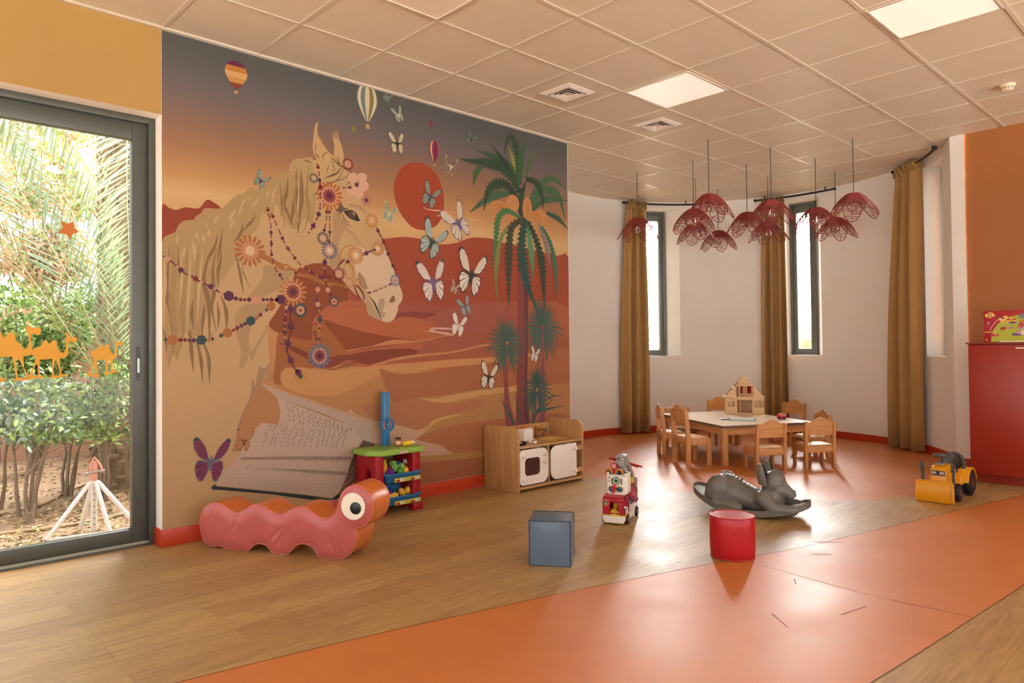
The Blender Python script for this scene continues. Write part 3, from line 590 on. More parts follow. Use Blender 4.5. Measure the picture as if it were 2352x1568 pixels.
for k in range(-4, 13):
    y = Y0-.6*k; d = AR**2-(y-AY)**2
    x1 = 7.8 if y < 1.94 else AX+math.sqrt(max(d, 0)); x0 = -3.2 if y < 4.62 else AX-math.sqrt(max(d, 0))
    if y > AY+AR: continue
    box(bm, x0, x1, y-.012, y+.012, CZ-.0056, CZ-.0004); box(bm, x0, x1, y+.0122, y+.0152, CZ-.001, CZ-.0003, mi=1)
box(bm, -3.2, 5.12, 4.595, 4.62, CZ-.012, CZ-.0004)
struct('trim_1', bm, [M_tbar, M_gap], sm=0)
# walls
M_yel = M('yellow_paint', 'a57e40', .55, var=.04, vscale=2, bump=.03)
M_wht = M('white_plaster', 'f3ece2', .6, var=.03, vscale=1.5, bump=.05, bscale=40)
M_ora = M('orange_paint', '9a5a26', .5, var=.05, vscale=2, bump=.05, bscale=30)
M_red = M('red_skirting', 'b83a1c', .35, var=.05)
bm = nb(); OX0, OX1, OZ = -2.3, 1.41, 2.648
box(bm, OX0, OX1-.0, YW, 4.98, OZ, CZ+.05, mi=0)
box(bm, -3.2, OX0, YW, 4.98, -.05, CZ+.05, mi=0)
box(bm, OX1, 5.12, YW, 4.98, -.05, CZ+.05, mi=1)
bm.faces.ensure_lookup_table()
for f in bm.faces:
    c = f.calc_center_median()
    if f.normal.z < -.5 or c.z < .01: f.material_index = 1
bmesh.ops.recalc_face_normals(bm, faces=bm.faces[:])
for f in bm.faces:
    if f.normal.z < -.5: f.material_index = 1
struct('wall_left', bm, [M_yel, M_wht], sm=0)
HOLES = [(-59.0, -46.2), (-3.1, 9.7), (48.1, 61.2)]; HZ0, HZ1 = 1.045, 3.09; RD = .24
bm = nb()
def pol(a, r, z): return (AX+r*math.cos(math.radians(a)), AY+r*math.sin(math.radians(a)), z)
angs = sorted(set([-69.5, 158.0]+[a for h in HOLES for a in h]+[-68+2.5*i for i in range(91)]))
zs = [-.02, HZ0, HZ1, CZ+.02]; cache = {}
def pv(a, r, z):
    key = (round(a, 3), round(r, 3), round(z, 3))
    if key not in cache: cache[key] = bm.verts.new(pol(a, r, z))
    return cache[key]
for a0, a1 in zip(angs, angs[1:]):
    for j in range(3):
        if j == 1 and any(h[0]-.01 <= a0 and a1 <= h[1]+.01 for h in HOLES): continue
        bm.faces.new((pv(a0, AR, zs[j]), pv(a1, AR, zs[j]), pv(a1, AR, zs[j+1]), pv(a0, AR, zs[j+1])))
for j in range(3):
    e = [bm.verts.new((7.79, 1.925, zs[j])), bm.verts.new((7.79, 1.925, zs[j+1]))]; bm.faces.new((e[0], pv(-69.5, AR, zs[j]), pv(-69.5, AR, zs[j+1]), e[1]))
WINS = []
for h0, h1 in HOLES:
    o0, o1 = h0+4.0, h1-.4; ro = AR+RD
    aa = [a for a in angs if h0-.01 <= a <= h1+.01]
    for z in (HZ0, HZ1):
        for a0, a1 in zip(aa, aa[1:]):
            q0 = o0+(a0-h0)/(h1-h0)*(o1-o0); q1 = o0+(a1-h0)/(h1-h0)*(o1-o0)
            bm.faces.new((pv(a0, AR, z), pv(a1, AR, z), pv(q1, ro, z), pv(q0, ro, z)))
    for a, q in ((h0, o0), (h1, o1)):
        bm.faces.new((pv(a, AR, HZ0), pv(a, AR, HZ1), pv(q, ro, HZ1), pv(q, ro, HZ0)))
    WINS.append((Vector(pol(o0, ro, 0)), Vector(pol(o1, ro, 0))))
for f in bm.faces: f.normal_update()
struct('wall_back', bm, M_wht, sm=20)
bm = nb()
box(bm, 7.8, 8.0, -3.2, 1.935, -.05, CZ+.05)
struct('wall_right', bm, M_ora, sm=0)
# skirting
bm = nb()
box(bm, OX1-.012, 5.12, YW-.014, YW, 0, .105, bev=.003)
box(bm, OX1-.012, OX1, YW-.002, 4.74, 0, .105, bev=.003)
struct('baseboard_left', bm, M_red)
bm = nb(); A = [(7.788, 1.93)]+arc(-69.3, 150, AR-.001, 90); Bq = [(7.774, 1.93)]+arc(-69.3, 150, AR-.014, 90)
va = [[bm.verts.new((p[0], p[1], z)) for p in q] for q, z in ((A, .085), (Bq, .083), (Bq, 0))]
for r0, r1 in zip(va, va[1:]):
    for i in range(len(A)-1): bm.faces.new((r0[i], r0[i+1], r1[i+1], r1[i]))
struct('baseboard_back', bm, M_red)
bm = nb(); box(bm, 7.786, 7.8, -3.2, 1.92, 0, .085, bev=.003); struct('baseboard_right', bm, M_red)
# glass: thin clear panes
def glassmat(name, tint=(1, 1, 1), refl=1.0):
    m = bpy.data.materials.new(name); m.use_nodes = True; N = m.node_tree.nodes; L = m.node_tree.links
    N.remove(N['Principled BSDF']); out = N['Material Output']
    t = N.new('ShaderNodeBsdfTransparent'); t.inputs[0].default_value = (*tint, 1); g = N.new('ShaderNodeBsdfGlossy'); g.inputs['Roughness'].default_value = .02
    fr = N.new('ShaderNodeFresnel'); fr.inputs[0].default_value = 1.45; mu = N.new('ShaderNodeMath'); mu.operation = 'MULTIPLY'; mu.inputs[1].default_value = refl; L.new(fr.outputs[0], mu.inputs[0])
    mx = N.new('ShaderNodeMixShader'); L.new(mu.outputs[0], mx.inputs[0]); L.new(t.outputs[0], mx.inputs[1]); L.new(g.outputs[0], mx.inputs[2]); L.new(mx.outputs[0], out.inputs[0])
    return m
M_glass = glassmat('window_glass', refl=.28)
M_frame = M('grey_aluminium', '62665f', .42, metal=.25, var=.04)
M_handle = M('satin_handle', '9a9a92', .3, metal=.8, var=0)
for i, (p0, p1) in enumerate(WINS):
    w = sroot('window_%d' % (i+1)); mid = (p0+p1)/2; d = (p1-p0); W = d.length
    w.location = (mid.x, mid.y, 0); w.rotation_euler = (0, 0, math.atan2(d.y, d.x)+PI)   # local x runs left to right seen from the room, local +y points to the room
    z0, z1 = HZ0, HZ1
    bm = nb(); hw = W/2
    for s in (-1, 1): box(bm, min(s*hw, s*(hw-.03)), max(s*hw, s*(hw-.03)), -.05, .03, z0, z1, bev=.003)
    box(bm, -hw+.03, hw-.03, -.05, .03, z0, z0+.03, bev=.003); box(bm, -hw+.03, hw-.03, -.05, .03, z1-.03, z1, bev=.003)
    struct('frame', bm, M_frame, w)
    bm = nb(); a = hw-.03
    for s in (-1, 1): box(bm, min(s*a, s*(a-.055)), max(s*a, s*(a-.055)), -.03, .045, z0+.03, z1-.03, bev=.004)
    box(bm, -a+.055, a-.055, -.03, .045, z0+.03, z0+.085, bev=.004); box(bm, -a+.055, a-.055, -.03, .045, z1-.13, z1-.03, bev=.004)
    struct('sash', bm, M_frame, w)
    bm = nb(); box(bm, -a+.05, a-.05, -.004, .002, z0+.08, z1-.12); struct('pane', bm, M_glass, w, sm=0)
    bm = nb(); hx = -a+.028
    box(bm, hx-.014, hx+.014, .045, .053, 1.72, 1.80, bev=.003); tube(bm, [(hx, .05, 1.78), (hx, .085, 1.78), (hx, .09, 1.77), (hx, .09, 1.63)], .009, 8)
    struct('handle', bm, M_handle, w)
# sliding glazed door to the garden
door = sroot('door_1'); M_dfr = M('dark_aluminium', '55564f', .38, metal=.3, var=.05)
bm = nb(); y0, y1 = 4.735, 4.865
box(bm, 1.372, OX1, y0, y1, 0, OZ, bev=.003); box(bm, OX0, OX0+.03, y0, y1, 0, OZ); box(bm, OX0+.03, 1.372, y0, y1, 2.608, OZ, bev=.003); box(bm, OX0+.03, 1.372, y0, y1, -.01, .014, bev=.002)
struct('frame', bm, M_dfr, door)
bm = nb(); box(bm, OX0, 1.372, 4.752, 4.758, .012, .026); box(bm, OX0, 1.372, 4.742, 4.746, .012, .02)
struct('track', bm, M('bright_rail', 'b9b6a8', .3, metal=.7, var=0), door)
bm = nb(); gx0 = -.55
box(bm, 1.283, 1.372, 4.765, 4.82, .02, 2.608, bev=.004); box(bm, gx0-.09, gx0, 4.765, 4.82, .02, 2.608, bev=.004)
box(bm, gx0, 1.283, 4.765, 4.82, .02, .107, bev=.004); box(bm, gx0, 1.283, 4.765, 4.82, 2.503, 2.608, bev=.004)
struct('sash', bm, M_dfr, door)
bm = nb(); box(bm, gx0-.002, 1.285, 4.796, 4.802, .105, 2.505); struct('pane', bm, M_glass, door, sm=0)
bm = nb(); box(bm, OX0+.03, gx0-.02, 4.84, 4.846, .02, 2.6); struct('pane', bm, M_glass, door, sm=0)
bm = nb(); prism(bm, rrect(1.304, 1.330, 1.01, 1.225, .012), xz, 4.7645, 4.7655, mi=0); prism(bm, rrect(1.310, 1.324, 1.06, 1.15, .006), xz, 4.758, 4.7648, mi=1)
struct('handle', bm, [M('handle_recess', '3a3a36', .4), M_handle], door)
# ceiling fittings
M_diff = M('white_diffuser', 'f2ece2', .25, spec=.6, var=0, emit='fff4e2', estr=.3); M_diff2 = M('unlit_diffuser', 'ead8c2', .3, spec=.6, var=0)
for n, (bx, ay, lab) in enumerate(((3, 1, 'square white ceiling light panel in the middle of the ceiling beside two air vents'), (3, 4, 'square white ceiling light panel at the top right of the ceiling'), (-1, 1, 'square white ceiling light panel above the horse mural, near the left'))):
    x = X0+.6*bx+.3; y = Y0-.6*ay-.3
    t = thing('ceiling_light', lab, 'ceiling light', (x, y, CZ), 0, 'square ceiling light panels')
    bm = nb()
    for a0, a1, b0, b1 in ((-.288, .288, -.288, -.272), (-.288, .288, .272, .288), (-.288, -.272, -.272, .272), (.272, .288, -.272, .272)): box(bm, a0, a1, b0, b1, -.012, -.001, bev=.002)
    obj('frame', bm, M_tbar, t)
    bm = nb(); box(bm, -.272, .272, -.272, .272, -.006, -.001); obj('diffuser', bm, M_diff if n < 2 else M_diff2, t, sm=0)
M_vent = M('vent_white', 'e9ddcc', .4, var=0); M_dark = M('vent_dark', '2a1c14', .8, var=0)
for n, (x, y, lab) in enumerate(((4.119, 3.704, 'square ceiling air vent nearer the mural wall'), (5.319, 3.704, 'square ceiling air vent beyond the light panel, above the round bay'))):
    t = thing('ceiling_vent', lab, 'air vent', (x, y, CZ), 0, 'square ceiling air vents')
    bm = nb(); box(bm, -.13, .13, -.13, .13, -.004, -.001); obj('backing', bm, M_dark, t, sm=0)
    def sq(bm, r0, z0, r1, z1, th=.004):
        for k_ in range(4):
            c, s = (1, 0, -1, 0)[k_], (0, 1, 0, -1)[k_]
            def P_(r, u, z): return (c*r-s*u, s*r+c*u, z)
            v, _ = addv(bm, [P_(r0, -r0, z0), P_(r0, r0, z0), P_(r1, r1, z1), P_(r1, -r1, z1), P_(r0, -r0, z0-th), P_(r0, r0, z0-th), P_(r1, r1, z1-th), P_(r1, -r1, z1-th)], [(0,1,2,3),(4,7,6,5),(0,4,5,1),(2,6,7,3),(1,5,6,2),(0,3,7,4)])
    bm = nb(); sq(bm, .155, -.002, .115, -.016); obj('frame', bm, M_vent, t, sm=0)
    for r in (.1, .072, .044):
        bm = nb(); sq(bm, r, -.018, r-.02, -.006, .003); obj('louvre', bm, M_vent, t, sm=0)
    bm = nb(); box(bm, -.022, .022, -.022, .022, -.014, -.009); obj('louvre', bm, M_vent, t, sm=0)
t = thing('smoke_detector', 'round cream smoke detector on the ceiling at the far right', 'smoke detector', (6.56, 1.32, CZ))
bm = nb(); lathe(bm, [(0, 0), (.055, 0), (.055, -.012), (.05, -.016), (0, -.016)], 28); obj('base', bm, M('cream_plastic', 'e6cfae', .4, var=0), t)
bm = nb(); lathe(bm, [(.046, -.014), (.05, -.03), (.044, -.042), (.02, -.05), (0, -.05)], 28); obj('sensor_head', bm, M('cream_plastic', 'e6cfae', .4), t)
bm = nb()
for i in range(18): box(bm, .0465, .0495, -.003, .003, -.037, -.022, mat=Matrix.Rotation(2*PI*i/18, 4, 'Z'))
obj('grille', bm, M_dark, t)
# ================================================================ MURAL
PAL = {'p': '5c1f44', 'r': '7c1a1a', 'k': 'cf9274', 's': '34444a', 'o': 'b06a30'}
def flatmat(c): return M('mural_'+c, c, .5, spec=.35, var=0, gain=MG)
MG = .7
class Flat:
    """Flat painted shapes on the wall plane, each shape a hair in front of the one before."""
    lv = 0
    def __init__(s): s.bm = nb(); s.mats = []
    def mi(s, c):
        m = flatmat(c)
        if m not in s.mats: s.mats.append(m)
        return s.mats.index(m)
    def strip(s, A, B, c):
        y = YW-.0012-Flat.lv*12e-6; x0, x1, z0, z1 = 1.411, 5.119, .106, CZ-.012; m = s.mi(c)
        V = [[s.bm.verts.new((min(max(p[0], x0), x1), y, min(max(p[1], z0), z1))) for p in q] for q in (A, B)]
        for i in range(len(A)-1):
            try:
                f = s.bm.faces.new((V[0][i], V[0][i+1], V[1][i+1], V[1][i])); f.material_index = m; f.normal_update()
                if f.normal.y > 0: f.normal_flip()
            except ValueError: pass
    def add(s, pts, c):
        if len(pts) < 3: return
        y = YW-.0012-Flat.lv*12e-6
        x0, x1, z0, z1 = 1.411, 5.119, .106, CZ-.012
        pts = [(min(max(p[0], x0), x1), min(max(p[1], z0), z1)) for p in pts]
        out = []
        for p in pts:
            if not out or abs(p[0]-out[-1][0])+abs(p[1]-out[-1][1]) > 1e-5: out.append(p)
        if len(out) < 3: return
        f = s.bm.faces.new([s.bm.verts.new((p[0], y, p[1])) for p in out]); f.material_index = s.mi(c); f.normal_update()
        if f.normal.y > 0: f.normal_flip()
def along(pts, t):
    L_ = [math.dist(a, b) for a, b in zip(pts, pts[1:])]; d = t*sum(L_)
    for (a, b), l in zip(zip(pts, pts[1:]), L_):
        if d <= l or (b is pts[-1]):
            q = d/l if l > 0 else 0
            return (a[0]+(b[0]-a[0])*q, a[1]+(b[1]-a[1])*q), ((b[0]-a[0])/l, (b[1]-a[1])/l)
        d -= l
def w3(t, a, m, b): return a+(m-a)*t*2 if t < .5 else m+(b-m)*(t-.5)*2
def S_ribbon(F, pts, wd, c, teeth=0, rnd=None):
    p = smooth_pts(pts, 6, False) if len(pts) > 2 else pts; n = len(p); Lf = []; Rt = []
    N_ = 40 if teeth else max(8, n)
    seg = sum(math.dist(a, b) for a, b in zip(p, p[1:]))/N_
    for i in range(N_+1):
        t = i/N_; q, d = along(p, t); w = w3(t, *wd)/2
        nx, ny = -d[1], d[0]
        if teeth:
            k = 1.35 if i % 2 else .6; off = min(.45*seg, w*.55) if i % 2 else 0
            Lf.append((q[0]+nx*w*k+d[0]*off, q[1]+ny*w*k+d[1]*off)); Rt.append((q[0]-nx*w*k+d[0]*off, q[1]-ny*w*k+d[1]*off))
        else:
            Lf.append((q[0]+nx*w, q[1]+ny*w)); Rt.append((q[0]-nx*w, q[1]-ny*w))
    F.strip(Lf, Rt, c)
WING_U = [(0, .02), (.16, .2), (.36, .62), (.58, .93), (.72, 1.0), (.83, .93), (.82, .72), (.72, .45), (.5, .18), (.2, .02)]
WING_L = [(0, -.02), (.22, .0), (.48, .06), (.6, -.06), (.62, -.3), (.52, -.62), (.36, -.82), (.2, -.74), (.08, -.4)]
def paint(ops):
    parts = {}
    rnd = random.Random(11)
    for part, kind, col, ps, ex in ops:
        key = part if kind not in 'yo' else (part, len(parts))
        if key not in parts: parts[key] = Flat()
        F = parts[key]; Flat.lv += 1
        pts = [tuple(int(v)/1000 for v in q.split(',')) for q in ps.split()]
        if kind == 'p': F.add(smooth_pts(pts, 3), col)
        elif kind == 'q': F.add(pts, col)
        elif kind == 's': S_ribbon(F, pts, [w/1000 for w in ex], col)
        elif kind == 'f': S_ribbon(F, pts, [ex*.0007, ex*.00125, .004], col, 1)
        elif kind == 'w':
            cs = col.split(); R, n = ex; R = R/1000*1.0; c0 = pts[0]; R *= .92
            def petals(r0, r1, wd, c, ph):
                for i in range(n):
                    a = 2*PI*(i+ph)/n; ca, sa = math.cos(a), math.sin(a); L_ = r1-r0
                    sh = [(0, -.22), (.3, -.4), (.7, -.5), (.93, -.36), (1, 0), (.93, .36), (.7, .5), (.3, .4), (0, .22)]
                    F.add([(c0[0]+ca*(r0+u*L_)-sa*v*wd, c0[1]+sa*(r0+u*L_)+ca*v*wd) for u, v in sh], c)
            petals(R*.35, R, 2*PI*R/n*.52, cs[0], 0)
            if len(cs) > 2:
                Flat.lv += 1; petals(R*.22, R*.62, 2*PI*R/n*.42, cs[1], .5)
                if len(cs) > 3: Flat.lv += 1; petals(R*.15, R*.5, 2*PI*R/n*.3, cs[2], 0)
            Flat.lv += 1
            F.add([(c0[0]+x, c0[1]+z) for x, z in ring(0, R*(.2 if len(cs) > 3 else .3), 12)], cs[-1])
        elif kind == 'b':
            p = smooth_pts(pts, 4, False); tot = sum(math.dist(a, b) for a, b in zip(p, p[1:])); d = 0; i = 0; lo, hi = ex
            while d < tot:
                big = (i*7) % 5 == 2; s = (hi if big else lo+(hi-lo)*.25*((i*3) % 4)/3)/1000
                q, t_ = along(p, min(1, (d+s/2)/tot)); nx, ny = -t_[1], t_[0]
                sh = [(-.62, 0), (-.28, .5), (.28, .5), (.62, 0), (.28, -.5), (-.28, -.5)] if big else [(-.58, 0), (0, .55), (.58, 0), (0, -.55)]
                F.add([(q[0]+t_[0]*u*s+nx*v*s, q[1]+t_[1]*u*s+ny*v*s) for u, v in sh], PAL[col[i % len(col)]])
                d += s*1.06; i += 1
        elif kind == 'y':
            size, rot, fill, tip = ex; s = size/1000*.62; a = math.radians(-rot); ca, sa = math.cos(a), math.sin(a); c0 = pts[0]
            sq = .62 if size < 60 else .85
            def put(q, c): F.add([(c0[0]+s*(x*ca-z*sa), c0[1]+s*(x*sa+z*ca)) for x, z in q], c)
            l0 = Flat.lv
            for sg in (-1, 1):
                k = sg*(1 if sg < 0 else sq)
                for W in (WING_U, WING_L):
                    wp = smooth_pts([(x*k, z) for x, z in W], 2)
                    Flat.lv = l0; put(wp, col); Flat.lv = l0+1
                    cx = sum(p[0] for p in wp)/len(wp); cz = sum(p[1] for p in wp)/len(wp)
                    top = W is WING_U
                    n_ = 6 if top else 5
                    for j in range(n_):      # pale cells between the wing veins, fanning out from the body
                        f0 = (j+.07)/n_; f1 = (j+.93)/n_
                        if top: rim = [(.3, .58), (.5, .84), (.66, .93), (.76, .84), (.77, .66), (.66, .42), (.46, .17)]
                        else: rim = [(.44, .03), (.57, -.06), (.59, -.28), (.5, -.57), (.36, -.77), (.22, -.69), (.12, -.46)]
                        def R_(f): 
                            g = f*(len(rim)-1); i0 = min(int(g), len(rim)-2); q = g-i0
                            return (rim[i0][0]*(1-q)+rim[i0+1][0]*q, rim[i0][1]*(1-q)+rim[i0+1][1]*q)
                        A, B = R_(f0), R_(f1); m_ = R_((f0+f1)/2)
                        o = (.1, .1 if top else -.06)
                        q = [(o[0]+(A[0]-o[0])*.1, o[1]+(A[1]-o[1])*.1), A, (m_[0]*1.04, m_[1]*1.04), B, (o[0]+(B[0]-o[0])*.1, o[1]+(B[1]-o[1])*.1)]
                        put([(x*k, z) for x, z in q], fill)
                    Flat.lv = l0+2
                    if top and tip != col: put([(x*k, z) for x, z in ((.56, .88), (.72, 1.0), (.83, .93), (.83, .8), (.7, .86))], tip)
            put([(-.035, -.34), (0, -.4), (.035, -.34), (.045, 0), (.03, .22), (0, .28), (-.03, .22), (-.045, 0)], col)
        elif kind == 'o':
            cs = col.split(); (x0, zt), (x1, zb) = pts; W, vert = ex[0]/1000, ex[1]; H = zt-zb; cx = (x0+x1)/2
            def half(t):   # envelope half-width, t from top
                if t < .45: return W/2*math.sqrt(max(0, 1-((.45-t)/.45)**2))
                return W/2*(1-((t-.45)/.55)**1.5*.86)
            HE = H*.84; nb_ = len(cs)
            if vert:
                for k in range(nb_):
                    a, b = -1+2*k/nb_, -1+2*(k+1)/nb_; a, b = math.sin(a*PI/2), math.sin(b*PI/2)
                    F.add([(cx+half(t/14)*a, zt-HE*t/14) for t in range(15)]+[(cx+half(t/14)*b, zt-HE*t/14) for t in range(14, -1, -1)], cs[k])
            else:
                for k in range(nb_):
                    ts = [k/nb_+(1/nb_)*j/5 for j in range(6)]
                    F.add([(cx-half(t), zt-HE*t) for t in ts]+[(cx+half(t), zt-HE*t) for t in ts[::-1]], cs[k])
            b = W*.09; F.add([(cx-b, zb+H*.1), (cx+b, zb+H*.1), (cx+b*.9, zb), (cx-b*.9, zb)], cs[0] if nb_ < 3 else 'c9986c')
            for sg in (-1, 1): S_ribbon(F, [(cx+sg*b*.9, zt-HE), (cx+sg*b*.8, zb+H*.1)], (.003, .003, .003), '5a4638')
        elif kind == 'r':
            c0, c1 = pts; R = math.dist(c0, c1); _, n, seed = ex; g = random.Random(seed)
            for i in range(n):
                a = -.45*PI+1.9*PI*(i+.5)/n; up = math.sin(a); ln = R*(1.2-.22*max(0, up) if up > -.2 else 1.05)*g.uniform(.8, 1.04)
                dx, dz = math.cos(a), math.sin(a); droop = .2*ln*abs(dx)**.7 if up < .8 else .03*ln
                e_ = (c0[0]+dx*ln*.78, c0[1]+dz*ln-droop*.6); m_ = (c0[0]+dx*ln*.42, c0[1]+dz*ln*.55-droop*.05)
                S_ribbon(F, [(c0[0]+dx*.02, c0[1]+dz*.02), m_, e_], (.005, R*g.uniform(.06, .1), .003), col, 1 if up > -.1 else 0)
        elif kind == 'i':
            A, B, C_, D = pts; n, seed, tilt = ex; g = random.Random(seed); rows = max(1, round(n/16))
            for i in range(n):
                u = ((i//rows)+.5+g.uniform(-.25, .25))/(n/rows); v = ((i % rows)+.5)/rows
                x = (A[0]*(1-u)+B[0]*u)*(1-v)+(D[0]*(1-u)+C_[0]*u)*v; z = (A[1]*(1-u)+B[1]*u)*(1-v)+(D[1]*(1-u)+C_[1]*u)*v
                h = g.uniform(.012, .028); k = g.uniform(.003, .007)
                S_ribbon(F, [(x+tilt*h, z+h), (x+tilt*h*.5+k, z+h*.6), (x+tilt*h*.3-k, z+h*.3), (x, z)], (.0022, .0036, .0015), col)
    return parts
mural = thing('wall_mural', 'large desert wall mural of a white horse in a beaded bridle with palms and butterflies', 'mural', (0, 0, 0))
mm = bpy.data.materials.new('mural_ground'); mm.use_nodes = True
N = mm.node_tree.nodes; L = mm.node_tree.links; b = N['Principled BSDF']; b.inputs['Roughness'].default_value = .5; b.inputs['Specular IOR Level'].default_value = .35
tc = N.new('ShaderNodeTexCoord'); sx = N.new('ShaderNodeSeparateXYZ'); L.new(tc.outputs['Object'], sx.inputs[0])
a1 = N.new('ShaderNodeMath'); a1.operation = 'MULTIPLY_ADD'; a1.inputs[1].default_value = -.02; a1.inputs[2].default_value = .02; L.new(sx.outputs['X'], a1.inputs[0])
nz = N.new('ShaderNodeTexNoise'); nz.inputs['Scale'].default_value = 1.2; L.new(tc.outputs['Object'], nz.inputs['Vector'])
a2 = N.new('ShaderNodeMath'); a2.operation = 'MULTIPLY_ADD'; a2.inputs[1].default_value = .12; L.new(nz.outputs['Fac'], a2.inputs[0]); L.new(sx.outputs['Z'], a2.inputs[2])
mr = N.new('ShaderNodeMapRange'); mr.inputs[1].default_value = 0; mr.inputs[2].default_value = 3.2; L.new(a2.outputs[0], mr.inputs[0])
rp = N.new('ShaderNodeValToRGB'); L.new(mr.outputs[0], rp.inputs['Fac']); L.new(rp.outputs['Color'], b.inputs['Base Color'])
stops = [(0, 'b9885a'), (.3, 'bb8048'), (.5, 'c98f58'), (.66, 'd3a46a'), (.70, 'd9ae78'), (.735, 'c8935c'), (.79, 'a97850'), (.845, '916a54'), (.885, '7c665e'), (.925, '6a605e'), (.965, '5c5855'), (1, '56544f')]
while len(rp.color_ramp.elements) < len(stops): rp.color_ramp.elements.new(.5)
for e, (p, c) in zip(rp.color_ramp.elements, stops): e.position = p; e.color = (*[v*MG for v in lin(c)], 1)
bm = nb(); box(bm, 1.411, 5.119, YW-.001, YW-.0001, .106, CZ-.013); obj('painted_sky', bm, mm, mural, sm=0)
for n_, F in paint(MURAL).items(): obj(n_ if isinstance(n_, str) else n_[0], F.bm, F.mats, mural, sm=0, fix=False)
bm = nb(); box(bm, 1.4115, 5.12, YW-.006, YW, CZ-.0135, CZ-.0125); box(bm, 5.1195, 5.123, YW-.002, YW+.02, .1, CZ-.02)
struct('trim_2', bm, M_wht, sm=0)
# ================================================================ PENDANT LAMPS
M_ratt = M('red_rattan', '82261a', .55, var=.12, vscale=30); M_cord = M('black_cord', '1c1a1a', .5, var=0); M_sock = M('black_socket', '221c1a', .4, var=0)
M_bulb = M('clear_bulb', 'f4e6d2', .05, trans=.85, var=0, ior=1.2)
def shade_bm():
    bm = nb(); g = random.Random(5); H = .235; R0, R1 = .052, .232; t30 = math.tan(PI/6)
    def pt(a, t, v):       # a petal axis angle, t 0 top..1 tip, v across in metres
        r = R0+(R1-R0)*t; z = -.012-H*(t**1.15)+.03*math.sin(PI*t)*.6
        c, s = math.cos(a), math.sin(a); z -= (v/.08)**2*.006
        return (r*c-v*s, r*s+v*c, z)
    def hw(t):
        r = (R0+(R1-R0)*t)*t30*.98
        return r if t < .42 else min(r, .088*math.sqrt(max(0, 1-((t-.5)/.5)**2)) if t > .5 else .088)
    for k in range(6):
        a = 2*PI*k/6
        for sg in (-1, 1): tube(bm, [pt(a, q, sg*hw(q)) for q in [math.sin(PI/2*i/18) for i in range(19)]], .004, 5)
        tube(bm, [pt(a, t/8, 0) for t in range(9)], .003, 4)
        n = 18
        for i in range(n):
            t = .03+.93*(i/n)**1.12; w = hw(t); q = g.uniform(-.025, .025); cl = .0044 if i < 13 else .0032
            p = [pt(a, min(.99, max(.01, t+q*v)), v*w) for v in (-1, -.5, 0, .5, 1)]
            tube(bm, p, cl*g.uniform(.75, 1.15), 4)
            if i < 9:
                p = [pt(a, min(.99, max(.01, t+.016-q*v)), v*w) for v in (-1, 0, 1)]; tube(bm, p, .0036, 3)
    tube(bm, [(R0*math.cos(2*PI*i/18), R0*math.sin(2*PI*i/18), -.01) for i in range(18)], .004, 5, closed=True)
    for k in range(3): tube(bm, [(R0*math.cos(k*PI/3), R0*math.sin(k*PI/3), -.01), (-R0*math.cos(k*PI/3), -R0*math.sin(k*PI/3), -.01)], .003, 4)
    return bm
PEND = [(6.596, 4.88, .2, 'leftmost red woven flower pendant lamp, hanging before the left curtain'), (6.619, 4.161, .5, 'red woven flower pendant lamp just behind the large front one of the left cluster'),
 (6.085, 3.653, .1, 'large red woven flower pendant lamp at the front and top of the left cluster'), (7.368, 4.601, .8, 'red woven flower pendant lamp directly beneath the large one of the left cluster'),
 (8.124, 4.751, .35, 'lowest red woven flower pendant lamp, right of the left cluster'), (7.248, 3.88, .0, 'red woven flower pendant lamp on the left of the middle cluster'),
 (6.807, 3.38, .55, 'large red woven flower pendant lamp at the top of the middle cluster'), (7.97, 3.997, .75, 'orange-red woven flower pendant lamp at the bottom of the middle cluster'),
 (7.576, 3.259, .3, 'red woven flower pendant lamp against the bright middle window, half washed out'), (8.348, 3.367, .15, 'low red woven flower pendant lamp right of the middle window'), (7.13, 2.699, .45, 'dark red woven flower pendant lamp furthest right')]
pend0 = None
for x, y, a, lab in PEND:
    if pend0 is None:
        t = pend0 = thing('pendant_lamp', lab, 'pendant lamp', (x, y, CZ), a, 'red flower pendant lamps')
        bm = nb(); tube(bm, [(0, 0, -.0005), (0, 0, -.56)], .0035, 6); obj('cord', bm, M_cord, t)
        o = obj('lamp_shade', shade_bm(), M_ratt, t, sm=60); o.location = (0, 0, -.53)
        bm = nb(); lathe(bm, [(0, -.545), (.012, -.545), (.017, -.56), (.017, -.61), (.02, -.615), (.02, -.625), (0, -.625)], 14); obj('socket', bm, M_sock, t)
        bm = nb(); lathe(bm, [(.012, -.622), (.014, -.635), (.028, -.66), (.032, -.68), (.028, -.7), (.015, -.712), (0, -.715)], 16); obj('bulb', bm, M_bulb, t)
    else: dup(pend0, (x, y, CZ), a, lab)
